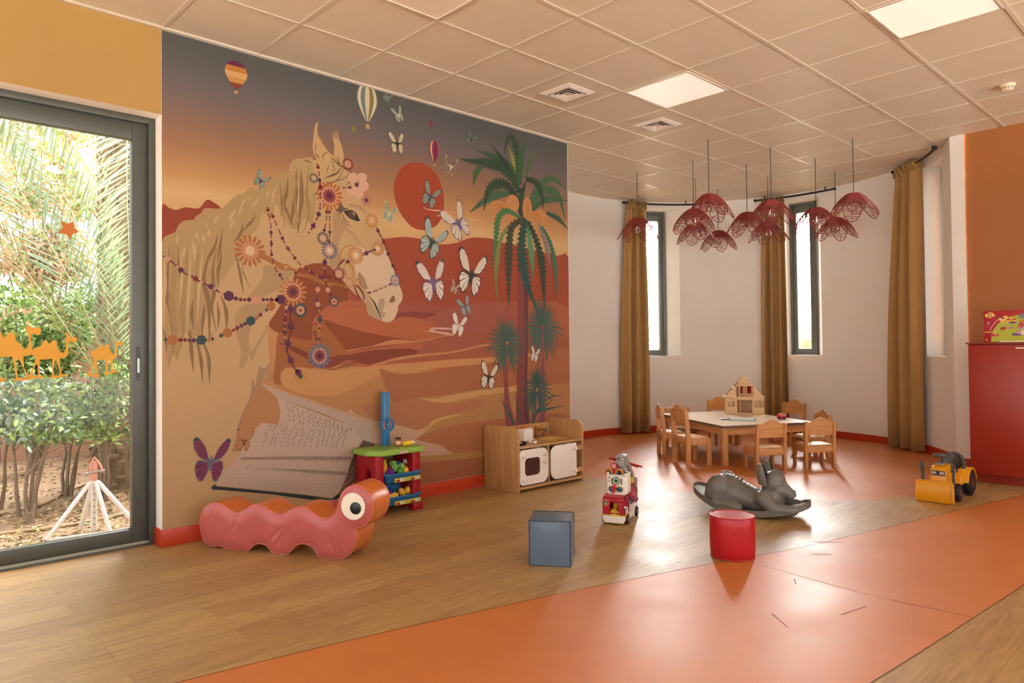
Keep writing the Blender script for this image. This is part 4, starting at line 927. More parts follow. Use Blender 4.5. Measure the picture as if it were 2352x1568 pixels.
# ================================================================ CURTAINS AND RODS
M_cur = M('ochre_curtain', 'aa8248', .75, var=.06, vscale=3, sheen=.3, bump=.05, bscale=220, stretch=(1, 1, .3)); M_rod = M('black_rod', '23201f', .4, metal=.4, var=0)
def curtain(lab, at, ab, folds, ph, seed):
    t = thing('curtain', lab, 'curtain', (AX, AY, 0), 0, 'ochre curtains of the round bay')
    g = random.Random(seed); ns = 90; zs = [.02, .35, .8, 1.3, 1.8, 2.3, 2.7, 2.95, 3.05, 3.075]
    def sheet(zs, amp0, frill=0):
        bm = nb(); rows = []
        for z in zs:
            q = min(1, z/3.08); e = q**2.2
            a0 = ab[0]+(at[0]-ab[0])*e; a1 = ab[1]+(at[1]-ab[1])*e; row = []
            if z > 2.6: 
                k_ = max(0, 1-abs(z-3.07)/.06)*.0
            for i in range(ns+1):
                s = i/ns; a = math.radians(a0+(a1-a0)*(s+.012*math.sin(9*s+ph)))
                w_ = math.sin(2*PI*folds*s+ph); w_ = math.copysign(abs(w_)**.7, w_)
                r = AR-.105+amp0*w_*(1.0-.35*q)+.012*math.sin(2*PI*s*2.3+z*1.3+ph)
                if frill: r = AR-.105+amp0*math.sin(2*PI*folds*2.2*s+z*30)*(1+frill*(z-3.06)*10)
                row.append(bm.verts.new((r*math.cos(a), r*math.sin(a), z)))
            rows.append(row)
        for A, B in zip(rows, rows[1:]):
            for i in range(ns): bm.faces.new((A[i], A[i+1], B[i+1], B[i]))
        return bm
    o = obj('drape', sheet(zs, .058), M_cur, t, sm=180, fix=False); md = o.modifiers.new('thick', 'SOLIDIFY'); md.thickness = .004
    o = obj('gathered_header', sheet([3.05, 3.07, 3.09, 3.11, 3.14, 3.16], .026, 1), M_cur, t, sm=180, fix=False); md = o.modifiers.new('thick', 'SOLIDIFY'); md.thickness = .004
    return t
curtain('ochre curtain left of the left bay window, beside the mural', (71.2, 62.6), (74.6, 61.2), 3.2, .4, 1)
curtain('ochre curtain at the middle bay window, hanging behind the dollhouse', (17.2, 8.6), (18.6, 7.6), 3.6, 1.2, 2)
curtain('ochre curtain at the right bay window, nearest the orange wall', (-36.2, -49.6), (-31, -47.6), 3.0, 2.3, 3)
for a0, a1, lab in ((72.5, 42.4, 'black curtain rod above the left bay window'), (19.4, -10.4, 'black curtain rod above the middle bay window'), (-35.5, -65.5, 'black curved curtain rod above the right bay window')):
    t = thing('curtain_rod', lab, 'curtain rod', (AX, AY, 3.135), 0, 'black curtain rods of the round bay'); r_ = AR-.105
    bm = nb(); tube(bm, [(r_*math.cos(math.radians(a0+(a1-a0)*i/14)), r_*math.sin(math.radians(a0+(a1-a0)*i/14)), 0) for i in range(15)], .0125, 8); obj('pole', bm, M_rod, t)
    for a in (a0, a1):
        c = (r_*math.cos(math.radians(a)), r_*math.sin(math.radians(a)), 0); bm = nb(); cyl(bm, .018, -.02, .02, T(*c, ry=PI/2, rz=0) @ Matrix.Rotation(0, 4, 'Z'), 10, bev=.003); obj('finial', bm, M_rod, t)
    for f in (.12, .88):
        a = math.radians(a0+(a1-a0)*f); bm = nb(); tube(bm, [(r_*math.cos(a), r_*math.sin(a), .012), (r_*math.cos(a), r_*math.sin(a), .05)], .008, 6); obj('bracket', bm, M_rod, t)
# ================================================================ TABLE AND CHAIRS
W_x = wood('beech_x', 'b97a42', 'd29a5e', 0); W_y = wood('beech_y', 'b97a42', 'd29a5e', 1); W_z = wood('beech_z', 'b5763e', 'cf965a', 2)
W_pale = wood('beech_pale', 'cfa06a', 'dcb582', 1, rough=.35); M_top = M('pale_laminate', 'f4e6d2', .24, var=.03, vscale=9); M_edge = M('worn_edge', '6e5a4c', .6, var=.15, vscale=40)
tb = thing('kids_table', 'low rectangular wooden children\'s table with pale top, in the round bay', 'table', (6.267, 3.655, 0), math.atan2(-.484, .875))
TW, TL, TH = 1.04, 1.37, .4
bm = nb(); prism(bm, rrect(0, TW, 0, TL, .02, 3), XY, TH-.004, TH, mi=0); obj('tabletop', bm, M_top, tb)
bm = nb(); prism(bm, rrect(0, TW, 0, TL, .02, 3), XY, TH-.026, TH-.0041); obj('edge_band', bm, M_edge, tb)
for y in (.035, TL-.057):
    bm = nb(); box(bm, .0755, TW-.0755, y, y+.022, TH-.1, TH-.0265); obj('apron', bm, W_x, tb)
for x in (.035, TW-.057):
    bm = nb(); box(bm, x, x+.022, .0755, TL-.0755, TH-.1, TH-.0265); obj('apron', bm, W_y, tb)
for x in (.02, TW-.075):
    for y in (.02, TL-.075):
        bm = nb(); box(bm, x, x+.055, y, y+.055, 0, TH-.0265, bev=.004); obj('leg', bm, W_z, tb)
def make_chair(sz, ph, lab, loc, rz):
    t = thing('kids_chair', lab, 'chair', loc, rz, 'small wooden chairs around the low table')
    hw_ = .152; dp = .255; lean = .02*(ph-sz)/.24
    for s in (-1, 1):
        y0, y1 = sorted((s*hw_, s*(hw_-.026)))
        pr = [(-.022, 0), (.026, 0), (.03, sz-.02), (.022-lean, ph-.02), (.012-lean, ph), (-.008-lean, ph), (-.018-lean, ph-.015), (-.02, sz)]
        bm = nb(); prism(bm, pr, xz, y0, y1, bev=.003); obj('rear_leg', bm, W_z, t)
        y0, y1 = sorted((s*(hw_-.004), s*(hw_-.024)))
        pr = [(.028, sz-.008), (dp-.04, sz-.008)]+[(dp-.04+.04*math.sin(PI/2*i/5), sz-.048+.04*math.cos(PI/2*i/5)) for i in range(1, 6)]+[(dp, .004), (dp-.003, 0), (dp-.045, 0), (dp-.048, .004), (dp-.048, sz-.085), (dp-.054, sz-.078), (.028, sz-.078)]
        bm = nb(); prism(bm, pr, xz, y0, y1, bev=.003); obj('front_leg', bm, W_z, t)
    up = [(.0, sz), (dp-.05, sz)]+[(dp-.05+.05*math.sin(PI/2*i/6), sz-.05+.05*math.cos(PI/2*i/6)) for i in range(1, 6)]
    lo = [(x-.0075*(0 if i < 2 else 1), z-.009*(1 if i < 2 else .4)) for i, (x, z) in enumerate(up)]
    bm = nb(); prism(bm, up+lo[::-1], xz, -.127, .127); obj('seat', bm, W_pale, t)
    bm = nb(); box(bm, -.012, .008, -.126, .126, sz-.076, sz-.012, bev=.002); obj('apron', bm, W_y, t)
    bm = nb(); n = 14; za = ph-.135; rows = []
    for k in range(n+1):
        y = -.1265+.253*k/n; u = y/.1265; zt = ph-.012+.05*(math.cos(PI*u)+1)/2; bow = -.012*(1-u*u)
        def xx(z): return .004-lean*(z-sz)/(ph-sz)+bow
        rows.append([bm.verts.new((xx(z)+d, y, z)) for z, d in ((za, .005), (zt, .005), (zt, -.006), (za, -.006))])
    for A, B in zip(rows, rows[1:]):
        for j in range(4): bm.faces.new((A[j], A[(j+1) % 4], B[(j+1) % 4], B[j]))
    bm.faces.new(rows[0]); bm.faces.new(rows[-1][::-1]); obj('backrest', bm, W_pale if False else W_y, t)
    return t
rad = math.radians
cs_ = make_chair(.225, .45, 'small wooden chair at the middle of the table front, its back to the viewer', (6.356, 3.203, 0), rad(56))
dup(cs_, (6.828, 2.944, 0), rad(51), 'small wooden chair at the near right corner of the table, back to the viewer')
dup(cs_, (7.593, 3.254, 0), rad(140), 'small wooden chair at the table\'s right end, half hidden by the near right chair')
c2 = dup(cs_, (7.27, 4.83, 0), rad(232), 'small wooden chair behind the far left corner of the table')
c3 = dup(cs_, (8.5, 3.98, 0), rad(168), 'wooden chair beyond the right end of the table, right of the middle curtain'); c3.scale = (1.05, 1.05, 1.05)
cb_ = make_chair(.285, .56, 'taller wooden chair at the left side of the table, nearest the viewer', (6.10, 4.02, 0), rad(-28))
dup(cb_, (6.465, 4.51, 0), rad(-43), 'leftmost taller wooden chair, at the left end of the table').scale = (.94, .94, .94)
dup(cb_, (7.72, 4.54, 0), rad(232), 'wooden chair behind the table, left of the dollhouse').scale = (.94, .94, .94)
# ================================================================ DOLLHOUSE
W_pl = wood('plywood', 'c39a68', 'd8b484', 0, rough=.5); M_dr = M('doll_red', 'a5242c', .7)
dh = thing('dollhouse', 'open wooden dollhouse with a steep gable standing on the low table', 'dollhouse', (7.326, 4.226, .4005), math.atan2(-.829, .559))
DW, DD, FH = .42, .24, .195      # width, depth, eaves height
bm = nb(); box(bm, 0, DW, 0, DD, 0, .018, bev=.002); obj('base', bm, W_pl, dh)
bm = nb(); box(bm, 0, DW, .01, DD, FH-.012, FH); obj('mid_floor', bm, W_pl, dh)
bm = nb(); box(bm, 0, DW, -.002, .008, FH-.032, FH+.004); obj('beam', bm, W_pl, dh)
for x0, x1, wx in ((.0, .128, .022), (.292, DW, .02)):
    bm = nb(); a, c = x0+wx, x0+wx+.082
    for q in ((x0, x1, .018, .075), (x0, x1, .158, FH-.032), (x0, a, .075, .158), (c, x1, .075, .158)): box(bm, q[0], q[1], 0, .008, q[2], q[3])
    obj('front_panel', bm, W_pl, dh)
    for k in range(2):
        bm = nb(); s0 = 0; w_ = .041
        for q in ((0, .007, 0, .08), (w_-.007, w_, 0, .08), (.007, w_-.007, 0, .012), (.007, w_-.007, .034, .046), (.007, w_-.007, .068, .08)): box(bm, q[0], q[1], -.006, -.001, q[2], q[3])
        o = obj('shutter', bm, W_pl, dh)
        if x0 == 0: o.location = (a+k*w_, 0, .0765)
        else:
            o.location = (a+(.082 if k else 0), 0, .0765); o.rotation_euler = (0, 0, rad(-55) if k else rad(0))
            if k: o.location = (a+.082, -.002, .0765)
def gable(y0, y1, hole):
    bm = nb(); ap = (DW/2, .43); L0 = (0, FH+.004); R0_ = (DW, FH+.004); sl = (.43-FH-.004)/(DW/2)
    if hole:
        a, c, z0, z1 = hole
        zl = FH+.004+sl*a
        for q in ([L0, (a, FH+.004), (a, zl)], [(a, z1), (c, z1), (DW-(z1-FH-.004)/sl if False else c, FH+.004+sl*(DW-c)), ap, (a, zl)], [(c, FH+.004), R0_, (c, FH+.004+sl*(DW-c))]):
            prism(bm, q, xz, y0, y1)
    else: prism(bm, [L0, R0_, ap], xz, y0, y1)
    return bm
obj('gable', gable(-.001, .008, (.118, .306, .2, .318)), W_pl, dh)
obj('gable', gable(DD-.008, DD, None), W_pl, dh)
bm = nb(); box(bm, 0, DW, DD-.008, DD, .018, FH-.012); obj('back_wall', bm, W_pl, dh)
bm = nb(); box(bm, .155, .163, .01, DD-.01, .018, FH-.012); box(bm, .155, .163, .01, DD-.01, FH, .36); obj('partition', bm, W_pl, dh)
sl = (.43-FH)/(DW/2); th = math.atan(sl)
for x, sg in ((.004, 1), (.095, 1), (DW/2, 1), (DW-.1, -1), (DW-.006, -1)):
    z = FH+sl*min(x, DW-x)
    bm = nb(); box(bm, -.012, .012, .0, DD, 0, .008, bev=.001); o = obj('roof_beam', bm, W_pl, dh); o.location = (x, 0, z-(0.002 if x != DW/2 else .006)); o.rotation_euler = (0, -th*sg if x != DW/2 else 0, 0)
for x in (.165, .262):
    bm = nb(); n = 12; A = []; 
    for i in range(n+1): A.append((x+.042*i/n, DD-.016-.004*math.sin(i*1.6)))
    v0 = [bm.verts.new((p[0], p[1], .315)) for p in A]; v1 = [bm.verts.new((p[0], p[1], .225)) for p in A]
    for i in range(n): bm.faces.new((v0[i], v0[i+1], v1[i+1], v1[i]))
    obj('little_curtain', bm, M_dr, dh, fix=False)
# ---- things on the table
M_tr = M('toy_red', 'c3122c', .3, var=.03); M_tb = M('toy_black', '1b1b1d', .5, var=0); M_ty = M('toy_yellow', 'e7a81d', .35, var=.03)
t = thing('toy_car', 'little red toy fire car with black wheels on the low table', 'toy car', (7.205, 3.50, .4005), rad(-75))
bm = nb(); pr = smooth_pts([(-.045, .012), (-.046, .04), (-.04, .055), (-.028, .062), (-.012, .06), (-.006, .046), (.018, .044), (.03, .05), (.043, .044), (.046, .02), (.044, .01)], 2)
prism(bm, pr, xz, -.022, .022, bev=.005); obj('body', bm, M_tr, t)
for x in (-.024, .024):
    for s in (-1, 1):
        bm = nb(); cyl(bm, .0135, -.005, .005, T(x, s*.0225, .0135, rx=PI/2), 14, bev=.002); obj('wheel', bm, M_tb, t)
bm = nb(); box(bm, -.03, .03, -.004, .004, 0, .006, bev=.001, mat=T(.008, 0, .056, ry=-.5)); obj('ladder', bm, M('toy_orange', 'e08a3c', .4), t)
M_pap = M('paper', 'eee8dd', .6, var=.03); M_grn = M('book_green', '4d6b57', .5)
t = thing('picture_book', 'green picture book lying on the low table beside the drawing pad', 'book', (6.86, 3.77, .4005), rad(-60))
bm = nb(); box(bm, -.14, .14, -.09, .09, 0, .003); box(bm, -.14, .14, -.09, .09, .012, .015); box(bm, -.14, .14, .087, .09, .003, .012); obj('cover', bm, M_grn, t)
bm = nb(); box(bm, -.136, .136, -.087, .086, .0031, .0119); obj('pages', bm, M_pap, t)
bm = nb(); box(bm, -.12, .12, -.07, .075, .0151, .0156); obj('cover_picture', bm, M('cover_pic', 'b9c8cf', .5, var=.3, vscale=30), t)
t = thing('drawing_pad', 'pale open drawing pad lying left of the green book on the table', 'drawing pad', (6.86, 3.93, .4005), rad(-40))
bm = nb(); box(bm, -.1, .1, -.07, .07, 0, .004); obj('sheets', bm, M('paper_pink', 'd9ccd0', .6, var=.15, vscale=25), t)
bm = nb(); tube(bm, [(-.1, -.072, .005), (.1, -.072, .005)], .004, 6); obj('spiral', bm, M_tb, t)
# ================================================================ RED CABINET AND GAME BOX
M_cab = M('cabinet_red', '962a1a', .3, var=.05, vscale=3); M_cab2 = M('cabinet_red_top', '84321f', .35, var=.04)
t = thing('red_cabinet', 'tall dark red cabinet standing against the orange wall', 'cabinet', (7.0, 1.735, 0))
bm = nb(); box(bm, .018, .78, -1.9, 0, .078, 1.175, bev=.002); obj('carcass', bm, M_cab, t)
for k in range(3):
    bm = nb(); box(bm, 0, .017, -.002-.63*(k+1)+.004, -.002-.63*k, .08, 1.17, bev=.002); o = obj('door', bm, M_cab, t)
    bm = nb(); y = -.345 if k == 0 else -.63*k-.3; box(bm, -.028, -.018, y-.16, y, 1.135, 1.147, bev=.002)
    for yy in (y-.15, y-.01): box(bm, -.02, 0, yy-.005, yy+.005, 1.137, 1.145)
    obj('handle', bm, M('ivory_handle', 'ead9b4', .3, var=0), o)
bm = nb(); box(bm, -.012, .785, -1.91, .012, 1.1755, 1.19, bev=.002); obj('top', bm, M_cab2, t)
bm = nb(); box(bm, .07, .76, -1.88, -.03, 0, .078); obj('plinth', bm, M_cab, t)
GB = thing('craft_kit_box', 'red and green modelling dough kit box on top of the red cabinet', 'box', (7.0, 1.615, 1.1905), rad(-90))
GWd, GH = .36, .262                      # local x to the right seen from the room, local -y towards the room
bm = nb(); box(bm, 0, GWd, 0, .07, 0, GH, bev=.0015); obj('carton', bm, M('carton_red', 'a31a26', .35, var=.03), GB)
def patch(name, pts, col, d=.0006, parent=GB, y=0.0):
    bm = nb(); f = bm.faces.new([bm.verts.new((p[0], y-d, p[1])) for p in pts]); f.normal_update()
    if f.normal.y > 0: f.normal_flip()
    return obj(name, bm, M('print_'+col, col, .4, var=.05), parent, sm=0, fix=False)
patch('green_panel', [(.05, .003), (.358, .003), (.358, .222), (.3, .224), (.24, .222), (.19, .21), (.14, .185), (.1, .15), (.072, .11), (.056, .06)], 'a3a51e')
bm = nb()
for a, c in ((.0, .06),): 
    P_ = [(.045, .1), (.06, .135), (.085, .17), (.12, .2), (.16, .22)]
    for i in range(len(P_)-1):
        q0, q1 = P_[i], P_[i+1]; f = bm.faces.new([bm.verts.new((x, -.0007, z)) for x, z in ((q0[0]-.001, q0[1]+.001), (q0[0]+.001, q0[1]-.001), (q1[0]+.001, q1[1]-.001), (q1[0]-.001, q1[1]+.001))])
obj('arc_line', bm, M('print_white', 'f0e6d8', .4, var=0), GB, sm=0)
patch('logo_badge', smooth_pts([(.01, .225), (.016, .238), (.03, .243), (.045, .252), (.062, .25), (.072, .24), (.082, .232), (.078, .218), (.066, .212), (.048, .204), (.03, .208), (.018, .212)], 3), 'edb33c', .0008)
wm = M('print_violet', '5a4a86', .4, var=0); ww = M('print_white', 'f0e6d8', .4, var=0)
text('logo_text', 'Patti\nPatta', .019, wm, GB, (.046, -.0009, .228), (PI/2, rad(-8), 0), bold=.0006)
text('count_text', '18', .016, ww, GB, (.034, -.0008, .165), (PI/2, 0, 0), bold=.0004); text('count_unit', 'pcs', .012, ww, GB, (.034, -.0008, .15), (PI/2, 0, 0))
text('age_text', '3+', .016, ww, GB, (.022, -.0008, .02), (PI/2, 0, 0), bold=.0004)
for i, (x, z, r, c) in enumerate([(.12, .208, .016, '3a1210'), (.16, .208, .016, 'e8b02a'), (.2, .208, .016, '8fa020'), (.135, .186, .016, 'd9c0b0'), (.175, .187, .016, 'a01a2c'), (.215, .187, .016, 'b0282a')]):
    patch('lid', [(x+r*a, z+.38*r*b_) for a, b_ in ring(0, 1, 14)], c, .0010+.0002*i); patch('pot', [(x-.014, z-.004), (x+.014, z-.004), (x+.011, z-.028), (x-.011, z-.028)], 'e2a03c', .0008+.0001*i)
for i, (pts, c) in enumerate([([(.12, .10), (.155, .105), (.16, .125), (.125, .125)], 'a3182a'), ([(.17, .11), (.185, .113), (.182, .122), (.168, .12)], 'b86a8c'), ([(.19, .11), (.21, .115), (.205, .128), (.192, .125)], 'b05a8c'), ([(.01, .08), (.09, .085), (.09, .09), (.01, .088)], 'd0a030'), ([(.05, .05), (.08, .05), (.075, .07), (.055, .072)], 'b0282a'), ([(.09, .05), (.105, .052), (.108, .065), (.092, .07)], 'b0282a'), ([(.2, .055), (.28, .055), (.27, .07), (.21, .072)], '5a3a80'), ([(.175, .15), (.23, .15), (.225, .165), (.18, .165)], '9aa7a4'), ([(.18, .155), (.225, .155), (.22, .168), (.185, .168)], '6a1a22'), ([(.25, .13), (.3, .08), (.345, .09), (.355, .14), (.33, .17), (.28, .165)], '92b4b0'), ([(.24, .12), (.27, .115), (.285, .15), (.255, .16)], 'a83a30'), ([(.25, .165), (.3, .19), (.355, .2), (.355, .185), (.3, .175), (.26, .155)], 'c9581f'), ([(.235, .07), (.25, .07), (.258, .125), (.245, .125)], 'c07a86'), ([(.26, .06), (.35, .06), (.35, .09), (.27, .095)], 'd8bfb4'), ([(.255, .195), (.295, .195), (.3, .22), (.275, .235), (.252, .22)], '6a6a6e')]): patch('picture', smooth_pts(pts, 3), c, .0012+.00015*i)
t = thing('white_crayon', 'white crayon stick lying at the foot of the craft kit box', 'crayon', (6.988, 1.4, 1.196), 0)
bm = nb(); tube(bm, [(0, .105, 0), (0, .095, 0), (-.002, -.1, 0)], [.003, .0055, .0055], 8); obj('stick', bm, M('crayon_white', 'f3ecd8', .4, var=0), t)
# ================================================================ PLAY KITCHEN
K = thing('play_kitchen', 'wooden play kitchen with two white doors standing below the mural palms', 'play kitchen', (3.99, 4.178, 0), 0)
KW, KD = .812, .42
W_k = wood('oak_laminate', 'a9794a', 'c3935f', 2, .6, .4); W_kx = wood('oak_laminate_x', 'b18455', 'c79d6d', 0, .6, .4); M_kw = M('kitchen_white', 'efe4d8', .35, var=.02)
for x in (0, KW-.02):
    bm = nb(); pr = rrect(0, KD, 0, .535, [.055, .075, 0, 0], 7)
    # corners: back top, front top
    prism(bm, [(u, v) for u, v in pr], lambda u, v, d: (d, u, v), x, x+.02, bev=.001)
    obj('side_panel', bm, W_k, K)
bm = nb(); box(bm, .0205, KW-.0205, KD-.016, KD, .02, .495); obj('back_panel', bm, W_k, K)
# worktop with an oval-cornered sink cut-out
bx0, bx1, by0, by1 = .48, .73, .09, .29
bm = nb()
for q in ((.0205, bx0, .004, KD-.017), (bx1, KW-.0205, .004, KD-.017), (bx0, bx1, .004, by0), (bx0, bx1, by1, KD-.017)): box(bm, q[0], q[1], q[2], q[3], .357, .375)
obj('worktop', bm, W_kx, K)
bm = nb(); box(bm, .0205, KW-.0205, .006, KD-.017, .022, .046); obj('bottom_shelf', bm, W_kx, K)
bm = nb(); box(bm, .365, .383, .012, KD-.017, .0465, .3565); obj('divider', bm, W_k, K)
bm = nb(); rim = rrect(bx0-.012, bx1+.012, by0-.012, by1+.012, .06, 6); inn = rrect(bx0+.012, bx1-.012, by0+.012, by1-.012, .05, 6); bot = rrect(bx0+.04, bx1-.04, by0+.035, by1-.035, .04, 6)
R_ = [[bm.verts.new((p[0], p[1], z)) for p in q] for q, z in ((rim, .3755), (rim, .3785), (inn, .3785), (bot, .315))]
for A, B in zip(R_, R_[1:]):
    for i in range(len(A)): bm.faces.new((A[i], A[(i+1) % len(A)], B[(i+1) % len(A)], B[i]))
bm.faces.new(R_[-1]); obj('sink_basin', bm, M('sink_ochre', 'c79a52', .4), K)
def kdoor(x0, x1, rr, holes, kx, side):
    bm = nb(); z0, z1 = .058, .346
    if holes:
        out = rrect(x0, x1, z0, z1, rr, 6); inn = rrect(*holes, .035, 6); n = len(inn)
        # strip between the outline and the window, matched by angle
        cx, cz = (holes[0]+holes[1])/2, (holes[2]+holes[3])/2
        def hit(poly, a):
            d = (math.cos(a), math.sin(a)); best = None
            for p, q in zip(poly, poly[1:]+poly[:1]):
                ex, ez = q[0]-p[0], q[1]-p[1]; den = d[0]*ez-d[1]*ex
                if abs(den) < 1e-12: continue
                tt = ((p[0]-cx)*ez-(p[1]-cz)*ex)/den; uu = ((p[0]-cx)*d[1]-(p[1]-cz)*d[0])/den
                if tt > 0 and -1e-6 <= uu <= 1+1e-6 and (best is None or tt < best): best = tt
            return (cx+d[0]*best, cz+d[1]*best)
        ags = sorted([math.atan2(p[1]-cz, p[0]-cx) for p in out+inn]); o_ = [hit(out, a) for a in ags]; i_ = [hit(inn, a) for a in ags]; n = len(ags)
        V = [[bm.verts.new((p[0], y, p[1])) for p in q] for q, y in ((o_, .016), (o_, -.002), (i_, -.002), (i_, .016))]
        for A, B in zip(V, V[1:]+V[:1]):
            for j in range(n):
                if (A[j].co-A[(j+1) % n].co).length < 1e-7 and (B[j].co-B[(j+1) % n].co).length < 1e-7: continue
                try: bm.faces.new((A[j], A[(j+1) % n], B[(j+1) % n], B[j]))
                except ValueError: pass
        bmesh.ops.remove_doubles(bm, verts=bm.verts[:], dist=1e-6)
    else: prism(bm, rrect(x0, x1, z0, z1, rr, 6), xz, -.002, .016, bev=.002)
    d = obj('door', bm, M_kw, K)
    for z in (.105, .298):
        bm = nb(); lathe(bm, [(0, 0), (.012, 0), (.017, .008), (.017, .016), (.01, .024), (0, .026)], 16, T(kx, -.0022, z, rx=PI/2)); obj('knob', bm, M_kw, d)
        bm = nb(); box(bm, min(kx, side), max(kx, side), -.001, .012, z-.02, z+.02); obj('hinge_block', bm, M_kw if side < .2 else W_kx, K)
    return d
d1 = kdoor(.024, .352, [.07, .03, .03, .07], (.078, .258, .13, .275), .055, .0205)
bm = nb(); prism(bm, rrect(.07, .266, .122, .283, .04, 5), xz, .006, .010); obj('oven_glass', bm, M('smoky_glass', '4a302c', .12, var=.05), d1)
for z in (.287, .226):
    bm = nb(); cyl(bm, .015, 0, .022, T(.308, -.0022, z, rx=PI/2), 16, bev=.004); obj('knob', bm, M('beige_knob', 'd8bfa4', .4, var=0), d1)
d2 = kdoor(.392, .715, [.0, .07, .07, .0], None, .692, KW-.0205)
for x in (.2, .58):
    bm = nb(); box(bm, x, x+.05, .0, .02, .347, .3565); obj('catch', bm, M('metal_catch', '9c8c80', .4, metal=.6, var=0), K)
bm = nb(); box(bm, .60, .632, .37, .4, .3755, .47, bev=.003); box(bm, .6, .632, .30, .37, .43, .452, bev=.004); obj('tap', bm, wood('tap_wood', '9a5a30', 'b87844', 2), K)
bm = nb(); cyl(bm, .013, 0, .05, T(.616, .30, .441, rx=PI/2), 14, bev=.002); obj('tap_spout', bm, M('steel', 'b9b4ae', .25, metal=.9, var=0), K)
for x in (.54, .70):
    bm = nb(); lathe(bm, [(0, .3756), (.012, .3756), (.01, .392), (.026, .398), (.026, .404), (0, .408)], 16, T(x, .37, 0)); obj('tap_knob', bm, wood('tap_wood', '9a5a30', 'b87844', 2), K)
for y in (.075, .135):
    bm = nb(); cyl(bm, .019, .3756, .396, T(.272, y, 0), 18, bev=.004); obj('hob_knob', bm, M('ivory_knob', 'eadfce', .35, var=0), K)
bm = nb()
for y, z in ((.395, .06), (.395, .27), (.395, .45), (.31, .27), (.12, .26)):
    cyl(bm, .005, -.0012, .0, T(0, y, z, ry=-PI/2) @ Matrix.Rotation(0, 4, 'X'), 10)
obj('screw_cap', bm, M_dark, K)
t = thing('frying_pan', 'black toy frying pan on the hob of the play kitchen', 'frying pan', (4.115, 4.305, .3757))
bm = nb(); lathe(bm, [(0, 0), (.068, 0), (.078, .018), (.074, .018), (.064, .005), (0, .005)], 28); obj('pan_body', bm, M_tb, t)
bm = nb(); tube(bm, [(-.07, .01, .014), (-.085, .03, .02)], .007, 8); obj('handle', bm, M_tb, t)
t = thing('fried_egg', 'toy fried egg with orange yolk in the black frying pan', 'toy egg', (4.11, 4.315, .3812))
bm = nb(); lathe(bm, [(0, 0), (.045, 0), (.047, .008), (.03, .018), (0, .02)], 20, None, 0, 1, .85); obj('egg_white', bm, M_kw, t)
bm = nb(); ell(bm, (0, 0, .02), (.018, .018, .012)); obj('yolk', bm, M('yolk', 'd9822a', .3), t)
t = thing('toy_toaster', 'cream toy toaster with two bread slices on the play kitchen worktop', 'toaster', (4.35, 4.46, .3757), rad(12))
bm = nb(); pr = rrect(-.075, .075, .008, .105, [.035, .035, .008, .008], 6); prism(bm, pr, xz, -.04, .04, bev=.01); box(bm, -.078, .078, -.044, .044, 0, .01, bev=.003); obj('body', bm, M('toaster_cream', 'efe6dc', .3, var=.02), t)
for y in (-.015, .015):
    bm = nb(); prism(bm, rrect(-.05, .05, .07, .122, [.016, .016, 0, 0], 5), xz, y-.007, y+.007, bev=.002); obj('bread_slice', bm, M('toast', 'c4703a', .7, var=.1, vscale=40), t)
bm = nb(); tube(bm, [(.07, 0, .04), (.098, 0, .042)], .006, 8); ell(bm, (.1, 0, .042), .009); obj('lever', bm, M_kw, t)
# ================================================================ MARKET STAND
SR = M('stand_red', '9c0f1c', .32, var=.03); SG = M('stand_green', '86a83a', .4, var=.04); SB = M('stand_blue', '2f6f9c', .32, var=.04)
ms = thing('market_stand', 'red and green plastic toy market stand with blue bins against the mural', 'market stand', (2.72, 4.30, 0), 0)
bm = nb(); top = [(.05, 0), (.4, 0), (.44, .03), (.445, .2), (.41, .3), (.02, .305), (-.02, .27), (-.02, .09)]
prism(bm, smooth_pts([(a, c) for a, c in top], 1), XY, .425, .465, bev=.008, seg=3); o_top = obj('tabletop', bm, SG, ms)
bm = nb()
for k in range(6):
    a = 2*PI*k/6; addv(bm, [(.13+.02*math.cos(a-.5), .15+.02*math.sin(a-.5), .4656), (.13+.07*math.cos(a-.12), .15+.06*math.sin(a-.12), .4656), (.13+.07*math.cos(a+.12), .15+.06*math.sin(a+.12), .4656), (.13+.02*math.cos(a+.5), .15+.02*math.sin(a+.5), .4656)], [(0, 1, 2, 3)])
for k in range(5):
    x = .3+.022*k; addv(bm, [(x, .16+.02*(k % 2), .4656), (x+.016, .17+.02*(k % 2), .4656), (x+.012, .2+.02*(k % 2), .4656), (x-.006, .19+.02*(k % 2), .4656)], [(0, 1, 2, 3)])
obj('moulded_pattern', bm, M('stand_green_dark', '5f8030', .45), ms, sm=0)
for x0, x1, nm in ((.015, .085, 'left'), (.335, .405, 'right')):
    bm = nb(); ys = [(.02, 0), (.29, 0), (.29, .425), (.02, .425)]
    prism(bm, [(.025, 0), (.085, 0), (.085, .28), (.10, .31), (.125, .325), (.15, .31), (.165, .28), (.165, 0), (.285, 0), (.285, .4249), (.025, .4249)], lambda u, v, d: (d, u, v), x0, x1, bev=.006)
    for y in (.0, .245): box(bm, x0-.008, x1+.008, y+.008, y+.075, 0, .055, bev=.006)
    obj('leg', bm, SR, ms)
bm = nb(); box(bm, .0855, .3345, .27, .284, .30, .34); box(bm, .0855, .3345, .27, .284, .1, .14); obj('cross_bar', bm, SR, ms)
bm = nb(); oct_ = [(-.033, .0), (-.02, -.018), (.02, -.018), (.033, 0), (.033, .02), (-.033, .02)]
prism(bm, [(.245+x, .235+y) for x, y in oct_], XY, .4651, .865, bev=.002); obj('post', bm, SB, ms)
D0 = T(.245, .214, .622, rx=PI/2)
bm = nb(); lathe(bm, [(.04, -.03), (.055, -.03), (.057, .0), (.055, .008), (.046, .008), (.042, -.004)], 32, D0); lathe(bm, [(0, -.03), (.042, -.03), (.042, -.004), (0, -.004)], 32, D0); dial = obj('dial_housing', bm, SB, ms)
